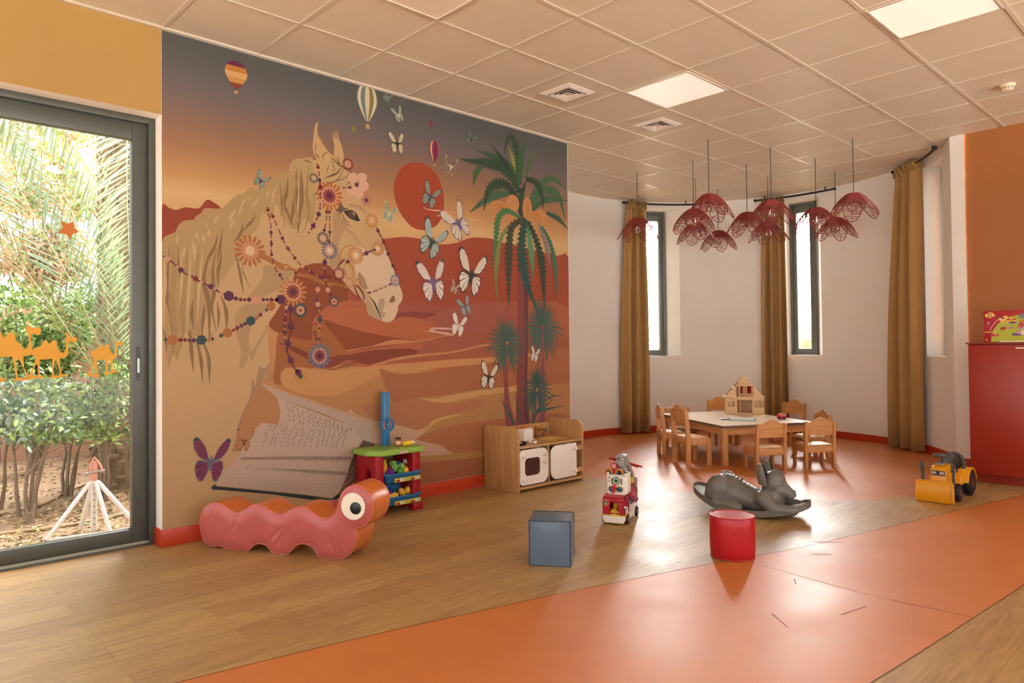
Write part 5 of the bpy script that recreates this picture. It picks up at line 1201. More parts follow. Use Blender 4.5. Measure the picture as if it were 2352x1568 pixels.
bm = nb(); lathe(bm, [(.016, -.0035), (.042, -.0035)], 32, D0) if False else None
def disc(bm, r0, r1, a0, a1, n, y, mi=0):
    v0 = [bm.verts.new(D0 @ Vector((r0*math.cos(a0+(a1-a0)*i/n), r0*math.sin(a0+(a1-a0)*i/n), y))) for i in range(n+1)]
    v1 = [bm.verts.new(D0 @ Vector((r1*math.cos(a0+(a1-a0)*i/n), r1*math.sin(a0+(a1-a0)*i/n), y))) for i in range(n+1)]
    for i in range(n): 
        f = bm.faces.new((v0[i], v1[i], v1[i+1], v0[i+1])); f.material_index = mi
bm = nb(); disc(bm, 0, .041, 0, 2*PI, 28, -.0036, 0)
for i in range(12): disc(bm, .02, .038, 2*PI*i/12+.1, 2*PI*i/12+.42, 4, -.0032, 1 if i not in (2, 3) else 2)
obj('dial_face', bm, [M('dial_pink', 'd98a78', .4, var=0), M('dial_red', '8c1220', .4, var=0), M('dial_tan', 'd09a6a', .4, var=0)], dial, sm=0)
bm = nb(); ell(bm, (.245, .206, .622), (.017, .012, .02)); lathe(bm, [(.004, 0), (.0015, .026)], 8, T(.245, .208, .636)); obj('dial_pointer', bm, SB, dial)
def bin_(z, split):
    bm = nb(); x0, x1 = .088, .405
    def loopr(ins, y0, y1, zf, zb, r=.035):
        pts = rrect(x0+ins, x1-ins, y0+ins, y1-ins, r, 4)
        return [(p[0], p[1], zf+(zb-zf)*max(0, min(1, (p[1]-y0)/(y1-y0)))) for p in pts]
    y0, y1 = .0, .2
    rows = [loopr(.03, y0+.0, y1, z, z, .03), loopr(.004, y0, y1, z+.05, z+.06), loopr(-.004, y0, y1, z+.062, z+.118), loopr(.0, y0, y1, z+.068, z+.124), loopr(.012, y0, y1, z+.064, z+.12), loopr(.018, y0, y1, z+.05, z+.06), loopr(.03, y0, y1, z+.038, z+.042, .03)]
    V = [[bm.verts.new(p) for p in q] for q in rows]; n = len(V[0])
    for A, B in zip(V, V[1:]):
        for i in range(n): bm.faces.new((A[i], A[(i+1) % n], B[(i+1) % n], B[i]))
    bm.faces.new(V[0][::-1]); bm.faces.new(V[-1])
    if split: prism(bm, [(y0+.03, z+.036), (y1-.02, z+.036), (y1-.015, z+.112), (y1-.06, z+.1), (y0+.06, z+.06), (y0+.03, z+.05)], lambda u, v, d: (d, u, v), .236, .244, bev=.002)
    return obj('bin', bm, SB, ms, sm=50)
M_lab = M('label_lime', 'a9a52e', .4, var=.02)
for z, split, pr in ((.222, 0, ('1.00', '2.00')), (.058, 1, ('3.00', '2.00'))):
    b_ = bin_(z, split); pl = .1, .385
    bm = nb(); box(bm, .155, .385, -.0062, -.0046, z+.006, z+.036, bev=.0005); lb = obj('price_label', bm, M_lab, b_)
    for k, x in enumerate((.16, .29)):
        bm = nb(); addv(bm, [(x+.042, -.0066, z+.011), (x+.082, -.0066, z+.011), (x+.082, -.0066, z+.031), (x+.042, -.0066, z+.031)], [(0, 1, 2, 3)]); obj('price_tag', bm, M('tag_white', 'e9dcd0', .5, var=0), b_, sm=0)
        text('price', pr[k], .017, M('ink', '3a2a22', .6, var=0), b_, (x+.062, -.0072, z+.021), (PI/2, 0, 0))
        bm = nb(); addv(bm, [(x+.004, -.0066, z+.01), (x+.038, -.0066, z+.01), (x+.038, -.0066, z+.02), (x+.034, -.0066, z+.024), (x+.008, -.0066, z+.024), (x+.004, -.0066, z+.02)], [(0, 1, 2, 3, 4, 5)], 0); addv(bm, [(x+.01, -.0066, z+.024), (x+.033, -.0066, z+.024), (x+.028, -.0066, z+.033), (x+.015, -.0066, z+.033)], [(0, 1, 2, 3)], 1)
        obj('label_picture', bm, [M('dial_red', '8c1220', .4, var=0), M_ty], b_, sm=0)
bm = nb(); prism(bm, rrect(.2, .275, .429, .451, .01, 4), xz, -.0015, .001, mi=0); bg = obj('badge', bm, M('badge_red', 'a0402c', .4, var=0), o_top)
bm = nb(); prism(bm, rrect(.203, .272, .432, .448, .008, 4), xz, -.0022, -.0014); obj('badge_face', bm, M('tag_white', 'e9dcd0', .5, var=0), o_top)
text('badge_text', 'little  tikes', .0125, M('ink_blue', '3c4a58', .5, var=0), o_top, (.2375, -.0026, .4395), (PI/2, 0, 0), bold=.0002)
bm = nb(); addv(bm, [(.2335, -.0026, .44), (.237, -.0026, .4355), (.2405, -.0026, .44), (.237, -.0026, .4445)], [(0, 1, 2, 3)]); obj('badge_mark', bm, M('badge_red', 'a0402c', .4, var=0), o_top, sm=0)
bm = nb(); box(bm, .33, .335, .1, .14, .335, .365); obj('sticker', bm, M('tag_white', 'e9dcd0', .5, var=0), ms)
# ---- produce and groceries
def gm(n, c, **k): return M('food_'+n, c, .32, var=.05, vscale=30, **k)
def lobed(bm, c, r, h, n, depth=.12, squash=1.0):
    rows = []; U, V_ = 28, 10
    for j in range(V_+1):
        p = PI*j/V_; row = []
        for i in range(U):
            a = 2*PI*i/U; rr = r*math.sin(p)*(1-depth*(0.5+.5*math.cos(n*a)))
            row.append(bm.verts.new((c[0]+rr*math.cos(a), c[1]+rr*math.sin(a), c[2]-h*math.cos(p))))
        rows.append(row)
    for A, B in zip(rows, rows[1:]):
        for i in range(U):
            try: bm.faces.new((A[i], A[(i+1) % U], B[(i+1) % U], B[i]))
            except ValueError: pass
    bmesh.ops.remove_doubles(bm, verts=bm.verts[:], dist=1e-6)
def food(name, lab, cat, loc, rot=(0, 0, 0), grp='plastic groceries in the upper bin'): return thing(name, lab, cat, (2.72+loc[0], 4.30+loc[1], loc[2]), 0, grp, rot)
Zu = .268; Zl = .104
t = food('toy_corn', 'tall yellow toy corn cob standing at the left end of the upper blue bin', 'toy corn', (.142, .1, Zu), (-.35, .18, 0))
bm = nb(); lathe(bm, [(0, 0), (.017, .01), (.023, .04), (.022, .08), (.014, .115), (0, .13)], 16); obj('cob', bm, gm('corn', 'eab022'), t)
t = food('toy_grapes', 'purple toy grapes at the front left of the upper blue bin', 'toy grapes', (.158, .055, Zu))
bm = nb(); g = random.Random(3)
for i in range(26): ell(bm, (g.uniform(-.022, .022), g.uniform(-.014, .014), .016+g.uniform(0, .03)), .0105, None, 8, 6)
obj('berries', bm, gm('grape', '7a1f84'), t)
t = food('toy_aubergine', 'dark purple toy aubergine left of the green artichoke in the upper bin', 'toy aubergine', (.185, .085, Zu), (-.4, -.1, 0))
bm = nb(); lathe(bm, [(0, 0), (.016, .006), (.022, .03), (.018, .065), (.008, .085), (0, .088)], 16); obj('fruit', bm, gm('aub', '6a1740'), t)
t = food('toy_artichoke', 'green toy artichoke in the middle of the upper blue bin', 'toy artichoke', (.222, .1, Zu), (-.25, 0, 0))
bm = nb()
ell(bm, (0, 0, .05), (.026, .026, .04))
for j in range(5):
    for i in range(8):
        a = 2*PI*(i+.5*(j % 2))/8; z = .025+.016*j; r = .026*math.sin(math.acos(max(-1, min(1, (z-.05)/.045))))+.004
        ell(bm, (r*math.cos(a), r*math.sin(a), z), (.009, .009, .012), None, 8, 6)
obj('leaves', bm, gm('arti', '7fae4c'), t)
t = food('toy_green_pepper', 'dark green toy pepper at the front middle of the upper blue bin', 'toy pepper', (.24, .05, Zu), (-.5, .4, 0))
bm = nb(); lobed(bm, (0, 0, .03), .032, .032, 4, .2); obj('flesh', bm, gm('gpep', '4a8a34'), t)
bm = nb(); tube(bm, [(0, 0, .058), (.004, 0, .07)], .004, 6); obj('stem', bm, gm('stem', '3c6a2a'), t)
t = food('toy_cabbage', 'pale green toy cabbage right of the artichoke in the upper blue bin', 'toy cabbage', (.28, .115, Zu), (-.2, .5, 0))
bm = nb(); lobed(bm, (0, 0, .04), .032, .042, 7, .14); obj('head', bm, gm('cab', '9dc46e'), t)
t = food('toy_squash', 'yellow-orange ribbed toy squash at the front right of the upper blue bin', 'toy squash', (.305, .055, Zu), (-.5, -.5, 0))
bm = nb(); lobed(bm, (0, 0, .028), .032, .026, 8, .2); obj('flesh', bm, gm('squash', 'e7a528'), t)
t = food('toy_carrot', 'orange toy carrot lying beside the yellow squash in the upper blue bin', 'toy carrot', (.345, .075, Zu+.012), (-1.2, 0, .5))
bm = nb(); lathe(bm, [(0, -.02), (.01, -.015), (.014, .0), (.008, .05), (0, .07)], 12); obj('root', bm, gm('carrot', 'dd7038'), t)
t = food('toy_pumpkin', 'orange toy pumpkin at the right end of the upper blue bin', 'toy pumpkin', (.352, .125, Zu+.01), (-.4, .3, 0))
bm = nb(); lobed(bm, (0, 0, .038), .03, .03, 7, .2); obj('flesh', bm, gm('pump', 'e39a25'), t)
lg = 'plastic groceries in the lower bin'
t = food('toy_grapes', 'purple toy grapes in the left half of the lower blue bin', 'toy grapes', (.155, .09, Zl), (0, 0, 0), lg)
bm = nb(); g = random.Random(8)
for i in range(26): ell(bm, (g.uniform(-.024, .024), g.uniform(-.016, .016), .014+g.uniform(0, .04)), .011, None, 8, 6)
obj('berries', bm, gm('grape', '7a1f84'), t)
t = food('toy_bananas', 'bunch of yellow toy bananas in the left half of the lower blue bin', 'toy bananas', (.18, .05, Zl), (0, 0, .2), lg)
for k in range(4):
    bm = nb(); o = (k-1.5)*.012; tube(bm, [(-.04, o*.3, .03), (-.03, o*.7, .016+.003*k), (0, o, .011+.004*k), (.028, o*.8, .02+.004*k), (.036, o*.4, .036)], [.003, .009, .011, .008, .003], 8); obj('banana', bm, gm('ban', 'e8b83a'), t)
t = food('toy_potato', 'yellow-brown toy potato in the right half of the lower blue bin', 'toy potato', (.285, .07, Zl), (0, -.5, 0), lg)
bm = nb(); ell(bm, (0, 0, .036), (.026, .026, .036)); obj('tuber', bm, gm('pot', 'd79a2e'), t)
t = food('toy_lemon', 'yellow toy lemon at the right end of the lower blue bin', 'toy lemon', (.345, .09, Zl+.005), (0, 1.1, 0), lg)
bm = nb(); lathe(bm, [(0, -.046), (.008, -.042), (.02, -.03), (.029, -.008), (.029, .012), (.018, .032), (.007, .042), (0, .046)], 18, T(-.03, 0, .012)); obj('fruit', bm, gm('lem', 'e8b622'), t)
t = food('toy_jar', 'small brown toy jar on the green top of the market stand', 'toy jar', (.28, .13, .4652), (0, 0, 0), 'plastic groceries on the stand top')
bm = nb(); cyl(bm, .021, 0, .055, None, 20, bev=.003); obj('jar_body', bm, gm('jar', '8a4a16'), t)
bm = nb(); cyl(bm, .0225, .0551, .066, None, 20, bev=.002); obj('lid', bm, gm('jarlid', '3c2a1e'), t)
bm = nb(); lathe(bm, [(.0214, .015), (.0216, .016), (.0216, .04), (.0214, .041)], 20); obj('jar_label', bm, gm('jarlab', 'd9b08a'), t)
t = food('toy_bottle', 'yellow toy bottle lying on the green top of the market stand', 'toy bottle', (.36, .115, .4652+.018), (0, PI/2, .12), 'plastic groceries on the stand top')
bm = nb(); lathe(bm, [(0, -.05), (.012, -.05), (.018, -.04), (.018, .03), (.012, .04)], 18); obj('bottle_body', bm, gm('bot', 'e8bf2c'), t)
bm = nb(); lathe(bm, [(.011, .0402), (.011, .058), (0, .06)], 14); obj('cap', bm, gm('cap', 'ece2d0'), t)
# ================================================================ WINDOW STICKERS
M_st = M('sticker_yellow', 'd0920e', .45, var=.02); M_so = M('sticker_orange', 'b8640c', .45, var=.02)
def PS(k): return [tuple(int(v)/1000 for v in q.split(',')) for q in STICK[k].split()]
def sticker(name, lab, cat, key, holes, m, grp=None):
    bm = nb(); y0, y1 = 4.7935, 4.7955
    def flat(q, y):
        return [bm.verts.new((p[0], y, p[1])) for p in q]
    loops = [PS(key)]+[PS(h) for h in holes]; es = []
    for lp in loops:
        v = flat(lp, y0); es += [bm.edges.new((v[i], v[(i+1) % len(v)])) for i in range(len(v))]
    r = bmesh.ops.triangle_fill(bm, use_beauty=True, use_dissolve=False, edges=es)
    fs = [f for f in bm.faces]
    ex = bmesh.ops.extrude_face_region(bm, geom=fs)
    bmesh.ops.translate(bm, verts=[v for v in ex['geom'] if isinstance(v, bmesh.types.BMVert)], vec=(0, y1-y0, 0))
    return tag(obj(name, bm, m, None, sm=0), lab, cat, grp)
cg = 'yellow camel stickers on the garden door'
sticker('camel_sticker', 'largest yellow camel sticker on the glass door, at the left edge', 'sticker', 'big', ['bighole'], M_st, cg)
sticker('camel_sticker', 'middle-sized yellow camel sticker on the glass door', 'sticker', 'mid', ['mh0', 'mh1'], M_st, cg)
sticker('camel_sticker', 'smallest yellow camel sticker on the glass door, nearest the frame', 'sticker', 'sm', ['sh0', 'sh1'], M_st, cg)
sticker('star_sticker', 'orange star sticker on the glass door', 'sticker', 'star', [], M_so)
# ================================================================ CATERPILLAR
PROF = [(-0.247,0.141),(-0.243,0.185),(-0.224,0.229),(-0.185,0.260),(-0.139,0.274),(-0.094,0.271),(-0.056,0.254),(-0.018,0.233),(0.020,0.224),(0.051,0.229),(0.089,0.252),(0.126,0.272),(0.164,0.282),(0.201,0.276),(0.237,0.260),(0.280,0.239),(0.316,0.231),(0.352,0.238),(0.389,0.261),(0.424,0.276),(0.460,0.283),(0.496,0.280),(0.531,0.262),(0.572,0.238),(0.606,0.228),(0.635,0.227),(0.664,0.236),(0.687,0.260),(0.699,0.291),(0.711,0.332),(0.728,0.373),(0.762,0.408),(0.808,0.425),(0.847,0.419),(0.881,0.403),(0.908,0.377),(0.925,0.339),(0.927,0.299),(0.913,0.254),(0.890,0.218),(0.862,0.196),(0.834,0.187),(0.820,0.173),(0.823,0.139),(0.817,0.108),(0.788,0.047),(0.754,0.016),(0.703,0.001),(0.645,0.001),(0.582,0.003),(0.559,0.029),(0.541,0.054),(0.506,0.069),(0.465,0.071),(0.429,0.061),(0.405,0.039),(0.375,0.008),(0.321,0.002),(0.266,0.004),(0.248,0.022),(0.230,0.041),(0.199,0.050),(0.163,0.050),(0.132,0.034),(0.100,0.003),(0.044,0.001),(-0.038,0.002),(-0.070,0.009),(-0.102,0.018),(-0.172,0.012),(-0.211,0.036),(-0.234,0.072)]
M_cf = M('coral_vinyl', 'b4564f', .27, var=.05, vscale=4, bump=.12, bscale=9, stretch=(1.6, 1, .7)); M_ct = M('orange_vinyl_cover', 'c4692a', .28, var=.06, vscale=5, bump=.12, bscale=14); M_pipe = M('piping_coral', 'c9705c', .35, var=0)
cat = thing('foam_caterpillar', 'coral soft-play foam caterpillar with one big round eye, lying by the mural wall', 'soft play caterpillar', (1.697, 4.24, 0), math.atan2(-.869, .494))
CD = .2
prof = smooth_pts(PROF, 2)
fn = lambda u, v, d: (u, d, v)
bm = nb(); n = len(prof)
# band round the outline, split into a few loops so that it can bulge
rows = []
cxm, czm = .34, .16
for d in [0, .02, .05, .1, .15, .18, CD]:
    e = 1-((d-CD/2)/(CD/2))**4; row = []
    for i, (u, v) in enumerate(prof):
        a = prof[i-1]; c = prof[(i+1) % n]; tx, tz = c[0]-a[0], c[1]-a[1]; l = math.hypot(tx, tz) or 1
        q = .0035*e if v > .03 else 0
        row.append(bm.verts.new((u-tz/l*q, d, max(v+tx/l*q, 0.0012))))
    rows.append(row)
for A, B in zip(rows, rows[1:]):
    for i in range(n): bm.faces.new((A[i], A[(i+1) % n], B[(i+1) % n], B[i]))
obj('top_cover', bm, M_ct, cat, sm=70)
for y, nm in ((0, 'side_panel'), (CD, 'side_panel')):
    bm = nb(); from mathutils.geometry import delaunay_2d_cdt
    inside = []
    def inpoly(u, v):
        c_ = False
        for i in range(n):
            (x1_, y1_), (x2_, y2_) = prof[i-1], prof[i]
            if (y1_ > v) != (y2_ > v) and u < (x2_-x1_)*(v-y1_)/(y2_-y1_)+x1_: c_ = not c_
        return c_
    for i in range(-26, 96):
        for j in range(0, 45):
            u, v = i*.0098+.0049*(j % 2), j*.0098
            if inpoly(u, v) and min(math.dist((u, v), p) for p in prof) > .006: inside.append((u, v))
    V2, _, F2, *_ = delaunay_2d_cdt([Vector(p) for p in prof]+[Vector(p) for p in inside], [(i, (i+1) % n) for i in range(n)], [], 1, 1e-5)
    vs = [bm.verts.new((p.x, y, max(p.y, .0012))) for p in V2]
    for q in F2: bm.faces.new([vs[k] for k in q])
    # puff the padded side and press creases into the waist
    for v in bm.verts:
        if v.is_boundary: continue
        u, z = v.co.x, v.co.z
        dm = min(math.dist((u, z), p) for p in prof)
        pf = min(dm/.07, 1); b_ = .017*(1-(1-pf)**2)
        cr = 0
        for cx, cz, ang, ln in ((.33, .09, 1.0, .07), (.37, .1, 1.3, .08), (.30, .12, .75, .06), (.56, .1, 1.6, .07), (.52, .09, 1.35, .06), (.02, .17, 1.2, .05), (.68, .06, 1.9, .06), (.44, .11, 1.45, .07), (.72, .05, 1.7, .05)):
            dx, dz = u-cx, z-cz; al = dx*math.cos(ang)+dz*math.sin(ang); ac = -dx*math.sin(ang)+dz*math.cos(ang)
            cr += .0085*math.exp(-(ac/.009)**2-(al/ln)**2)
        hd = math.hypot(u-.812, z-.31)
        if .085 < hd < .115: cr += .003*math.sin(24*math.atan2(z-.31, u-.812))
        v.co.y += (-1 if y == 0 else 1)*(b_-cr*pf)
    obj(nm, bm, M_cf, cat, sm=80)
    bm = nb(); tube(bm, [(p[0], y, max(p[1], .003)) for p in prof], .0024, 6, closed=True); obj('piping', bm, M_pipe, cat)
bm = nb(); lathe(bm, [(0, .0), (.074, 0), (.076, .002), (.074, .0045), (0, .0052)], 40, T(.811, -.0165, .309, rx=PI/2)); ey = obj('eye', bm, M('eye_cream', 'eee3cf', .35, var=.02), cat)
bm = nb(); lathe(bm, [(0, .0), (.034, 0), (.034, .003), (.024, .007), (0, .0085)], 28, T(.829, -.0218, .301, rx=PI/2)); obj('pupil', bm, M('pupil_black', '1a1c1e', .25, var=0), ey)
# ================================================================ SOFT STOOLS
def soft_box(t, s, h, m, mp):
    bm = nb(); N_ = 10; 
    def face(fx):
        g = [[bm.verts.new(fx(i/N_, j/N_)) for i in range(N_+1)] for j in range(N_+1)]
        for j in range(N_):
            for i in range(N_): bm.faces.new((g[j][i], g[j][i+1], g[j+1][i+1], g[j+1][i]))
    def pf(a, b): return 16*a*(1-a)*b*(1-b)
    k = .011; hs = s/2
    face(lambda a, b: (-hs+s*a, -hs-k*pf(a, b), h*b)); face(lambda a, b: (hs-s*a, hs+k*pf(a, b), h*b))
    face(lambda a, b: (hs+k*pf(a, b), -hs+s*a, h*b)); face(lambda a, b: (-hs-k*pf(a, b), hs-s*a, h*b))
    face(lambda a, b: (-hs+s*a, -hs+s*b, h+k*.7*pf(a, b))); face(lambda a, b: (-hs+s*a, hs-s*b, .0005))
    bmesh.ops.remove_doubles(bm, verts=bm.verts[:], dist=1e-5)
    obj('cover', bm, m, t, sm=60)
    bm = nb()
    for x in (-hs, hs):
        for y in (-hs, hs): tube(bm, [(x, y, .004), (x, y, h-.001)], .0042, 6)
    for z in (.0045, h):
        tube(bm, [(-hs, -hs, z), (hs, -hs, z), (hs, hs, z), (-hs, hs, z)], .0042, 6, closed=True)
    obj('piping', bm, mp, t)
M_bl = M('blue_vinyl', '566878', .38, coat=.15, var=.06, vscale=5, bump=.35, bscale=11)
t = thing('cube_stool', 'small blue vinyl cube stool standing on the wood floor', 'cube stool', (2.793+.113*.8, 2.682+.113*.6, 0), math.atan2(-.80, .60))
soft_box(t, .224, .245, M_bl, M('blue_piping', '33424e', .3, var=0))
M_rv = M('red_vinyl', 'b01420', .34, var=.04, vscale=5, bump=.15, bscale=8)
t = thing('round_stool', 'red cylindrical vinyl stool standing in front of the grey cat rocker', 'round stool', (3.665, 2.085, 0))
bm = nb(); lathe(bm, [(0, .0008), (.118, .0008), (.1205, .004), (.124, .06), (.125, .12), (.124, .18), (.121, .228), (.119, .231)], 48); obj('side_cover', bm, M_rv, t, sm=60)
bm = nb(); g = random.Random(2); rows = []
for j in range(9):
    r = .119*j/8; row = []
    for i in range(48):
        a = 2*PI*i/48; w_ = .0022*math.sin(11*a+1.3*math.sin(3*a))*(r/.119)**3*(1 if -2.4 < a-PI < 1.2 else .2)
        row.append(bm.verts.new((r*math.cos(a), r*math.sin(a), .2315+.006*(1-(r/.119)**2)+(w_ if j < 8 else 0))))
    rows.append(row)
for A, B in zip(rows, rows[1:]):
    for i in range(48): bm.faces.new((A[i], A[(i+1) % 48], B[(i+1) % 48], B[i]))
bmesh.ops.remove_doubles(bm, verts=bm.verts[:], dist=1e-5)
obj('top_cover', bm, M_rv, t, sm=60)
for z in (.0055, .2325):
    bm = nb(); tube(bm, [(.1205*math.cos(2*PI*i/40), .1205*math.sin(2*PI*i/40), z) for i in range(40)], .0026, 6, closed=True); obj('piping', bm, M('red_piping', 'ae1a26', .35, var=0), t)
# ================================================================ CAT ROCKER
M_gr = M('grey_rocker', '6c665d', .36, var=.03, vscale=4)
RK = thing('cat_rocker', 'grey plastic rocking toy shaped as a lying cat, behind the red stool', 'rocking toy', (4.70, 2.53, 0), rad(-78))
# local +x towards the head, +y the cat's left
def capsule(bm, p, q, r0, r1, n=10):
    p, q = Vector(p), Vector(q); k = 5
    d = (q-p); L_ = d.length; ax = d.normalized(); m = ax.to_track_quat('Z', 'Y').to_matrix().to_4x4(); m.translation = p
    pr = [(r0*math.sin(PI/2*i/k), -r0*math.cos(PI/2*i/k)) for i in range(k)]+[(r0, 0), (r1, L_)]+[(r1*math.cos(PI/2*i/k), L_+r1*math.sin(PI/2*i/k)) for i in range(1, k+1)]
    lathe(bm, pr, n*2, m)
bm = nb()
TL_ = .0
spine = [(-.255, .17, .105), (-.20, .245, .128), (-.13, .245, .125), (-.05, .205, .115), (.03, .17, .108), (.10, .175, .112), (.155, .205, .11), (.185, .24, .095)]
prev = None
for (x, zt, w) in smooth_pts(spine, 3, False):
    zc = zt*.5; ell(bm, (x, 0, zc+.012), (.062, w*.98, zt*.5), None, 20, 12)
for s in (-1, 1):
    ell(bm, (-.205, s*.095, .15), (.088, .06, .118), T(ry=.25), 20, 12)            # haunch
    capsule(bm, (-.2, s*.135, .075), (-.07, s*.15, .062), .045, .04)                  # hind foot
    ell(bm, (-.05, s*.152, .062), (.045, .034, .034), None, 14, 8)
    capsule(bm, (.12, s*.105, .13), (.19, s*.135, .072), .058, .045)                  # fore leg
    capsule(bm, (.19, s*.135, .068), (.30, s*.12, .068), .045, .036)
    ell(bm, (.315, s*.112, .07), (.04, .036, .034), None, 14, 8)
ell(bm, (.165, 0, .225), (.078, .1, .095), T(ry=.3), 24, 14)                          # head
ell(bm, (.205, 0, .18), (.075, .082, .062), None, 20, 12)                             # cheeks
ell(bm, (.262, 0, .165), (.04, .05, .042), None, 18, 10)                              # muzzle
for s in (-1, 1): ell(bm, (.285, s*.024, .15), (.026, .028, .024), None, 14, 8)
ell(bm, (.302, 0, .178), (.012, .018, .011), None, 12, 8)
body = obj('body', bm, M_gr, RK, sm=180)
md = body.modifiers.new('fuse', 'REMESH'); md.mode = 'VOXEL'; md.voxel_size = .0055; md.use_smooth_shade = True
md = body.modifiers.new('soften', 'SMOOTH'); md.factor = .5; md.iterations = 5
for s in (-1, 1):                      # tall ears: a curved shell with a dark hollow facing forwards
    def ear(k, off):
        rows = []
        for i in range(9):
            t = i/8; w_ = .05*k*math.sin(PI*(.16+.84*(1-t)**1.0))**.8 if t < 1 else .0; w_ = .062*k*(1-t**2.4)**.55; row = []
            for j in range(9):
                a = -PI*.62+PI*1.24*j/8; row.append((off+.115-.03*t-.052*k*math.cos(a)*(1-t**3)**.6, s*(.08+.012*t)+w_*math.sin(a)*.8, .225+.15*t))
            rows.append(row)
        return rows
    bm = nb(); O = [[bm.verts.new(p) for p in r] for r in ear(1, .02)]; I = [[bm.verts.new(p) for p in r] for r in ear(.8, .022)]
    for R_, mi_ in ((O, 0), (I, 1)):
        for A, B in zip(R_, R_[1:]):
            for j in range(8): bm.faces.new((A[j], A[j+1], B[j+1], B[j])).material_index = mi_
    for i in range(8):
        for j in (0, 8): bm.faces.new((O[i][j], O[i+1][j], I[i+1][j], I[i][j]))
    for j in range(8): bm.faces.new((O[8][j], O[8][j+1], I[8][j+1], I[8][j]))
    obj('ear', bm, [M_gr, M('rocker_ear_inside', '4f4a43', .5, var=0)], RK, sm=60)
    bm = nb(); ell(bm, (.232, s*.052, .226), (.01, .011, .011), None, 12, 8); obj('eye', bm, M_gr, RK)
bm = nb()
for k in range(5):
    y = -.044+.022*k; a = math.asin(min(1, abs(y)/.102)); 
    tube(bm, [(.168+.086*math.sin(t)*math.cos(a), y, .222+.101*math.cos(t)*math.cos(a)) for t in (.1, .35, .6, .85)], [.003, .005, .005, .002], 6)
for k, x in enumerate((-.16, -.135, -.11, -.085, -.06)):
    zt = .27-.0-(x+.16)*.28; tube(bm, [(x, -.055+.004*k, zt-.02), (x+.004, 0, zt-.008), (x, .055-.004*k, zt-.02)], [.003, .006, .003], 6)
obj('stripes', bm, M_gr, RK)
bm = nb()
def rim(t, s): return None
pts = []
for i in range(60):
    a = 2*PI*i/60; ca, sa = math.cos(a), math.sin(a); x = .40*math.copysign(abs(ca)**.8, ca); y = .185*math.copysign(abs(sa)**.75, sa)
    pts.append((x, y))
def hz(x): return .02+.125*(x/.40)**2 if x < 0 else .02+.075*(x/.40)**2
rings_ = []
for sc, dz in ((.985, .012), (1.0, .03), (1.012, .032), (1.012, -.012), (.97, -.018), (.3, -.018)):
    rings_.append([bm.verts.new((x*sc, y*sc, max(.0015, hz(x*min(sc, 1))+dz))) for x, y in pts])
inner = [bm.verts.new((x*.3, y*.3, hz(x*.3)+.012)) for x, y in pts]
seq = [inner]+rings_
for A, B in zip(seq, seq[1:]):
    for i in range(60): bm.faces.new((A[i], A[(i+1) % 60], B[(i+1) % 60], B[i]))
bm.faces.new(inner); bm.faces.new(rings_[-1][::-1])
obj('rocker_base', bm, M_gr, RK, sm=50)
for s in (-1, 1):
    bm = nb(); n = 14; pr = [(-.30+.60*i/n, max(.0, .055*(((i/n)-.5)/.5)**2*1.15)) for i in range(n+1)]
    prism(bm, pr+[(x, z+.03) for x, z in pr[::-1]], xz, min(s*.09, s*.115), max(s*.09, s*.115), bev=.002); obj('runner', bm, M_gr, RK)
# ================================================================ FIRE STATION TRUCK
M_fr = M('truck_red', 'a81a26', .34, var=.03); M_fp = M('truck_pink_red', 'b03a50', .4, var=.04); M_fw = M('truck_white', 'ece2d2', .36, var=.02); M_fy = M('truck_yellow', 'e3b322', .36, var=.02); M_fg = M('truck_grey', '8a857c', .4, var=.03); M_ft = M('truck_teal', '1f5064', .3, var=.03); M_or = M('truck_orange', 'c97a1e', .4, var=.02)
FT = thing('fire_truck', 'large red and white toy fire truck with a tall white control unit on its cab', 'toy fire truck', (3.705, 3.063, 0), math.atan2(-.933, .36) if False else math.atan2(2.930-3.063, 3.762-3.705))
# local x runs along the end facing the room (left to right), local y runs back along the truck
FWd, FL_ = .15, .36
def bx(name, m, *a, parent=None, **k):
    bm = nb(); box(bm, *a, **k); return obj(name, bm, m, parent or FT)
bm = nb(); prism(bm, [(0.012, .012), (FWd-.012, .012), (FWd, .03), (FWd+.002, .062), (-.002, .062), (0, .03)], xz, 0, .12, bev=.006, seg=3); obj('bumper', bm, M_fw, FT)
bm = nb()
for i in range(9): box(bm, .03+.0105*i, .036+.0105*i, -.003, .002, .014, .03, bev=.001)
obj('bumper_ribs', bm, M_fw, FT)
bm = nb(); y_ = [(-.006, .0625)]+[(FWd*i/12-.003*(i == 0)+.003*(i == 12), .068+(.007*math.sin(PI*(i-4)/5) if 4 <= i <= 9 else 0)) for i in range(13)]+[(FWd+.006, .0625)]
prism(bm, y_, xz, -.004, .13, bev=.001); obj('yellow_band', bm, M_fy, FT)
# red cab: open front with a window hole on the right half
bm = nb()
for q in ((0, .05, .072, .175), (.05, FWd, .15, .175), (.05, .112, .072, .08)): box(bm, q[0], q[1], 0, .012, q[2], q[3], bev=.002)
prism(bm, [(.112, .072), (FWd, .072), (.128, .15), (.1, .15)], xz, 0, .012, bev=.002)
box(bm, 0, .01, .0121, .12, .072, .175, bev=.002); box(bm, 0, FWd, .12, .132, .072, .175, bev=.002)
prism(bm, [(-.002, .1751), (.132, .1751), (.118, .2), (.02, .205)], xz, -.002, .13, bev=.006)
prism(bm, [(FWd, .072), (.128, .1505), (.12, .1505), (FWd-.012, .072)], xz, .0121, .12)
obj('cab', bm, M_fr, FT)
bm = nb(); prism(bm, [(.153, .02+.0), (.153, .1), (.135, .12), (.135, .02)], xz, .03, .1); obj('windscreen', bm, M('truck_dark_red', '6e101c', .2, var=0), FT)
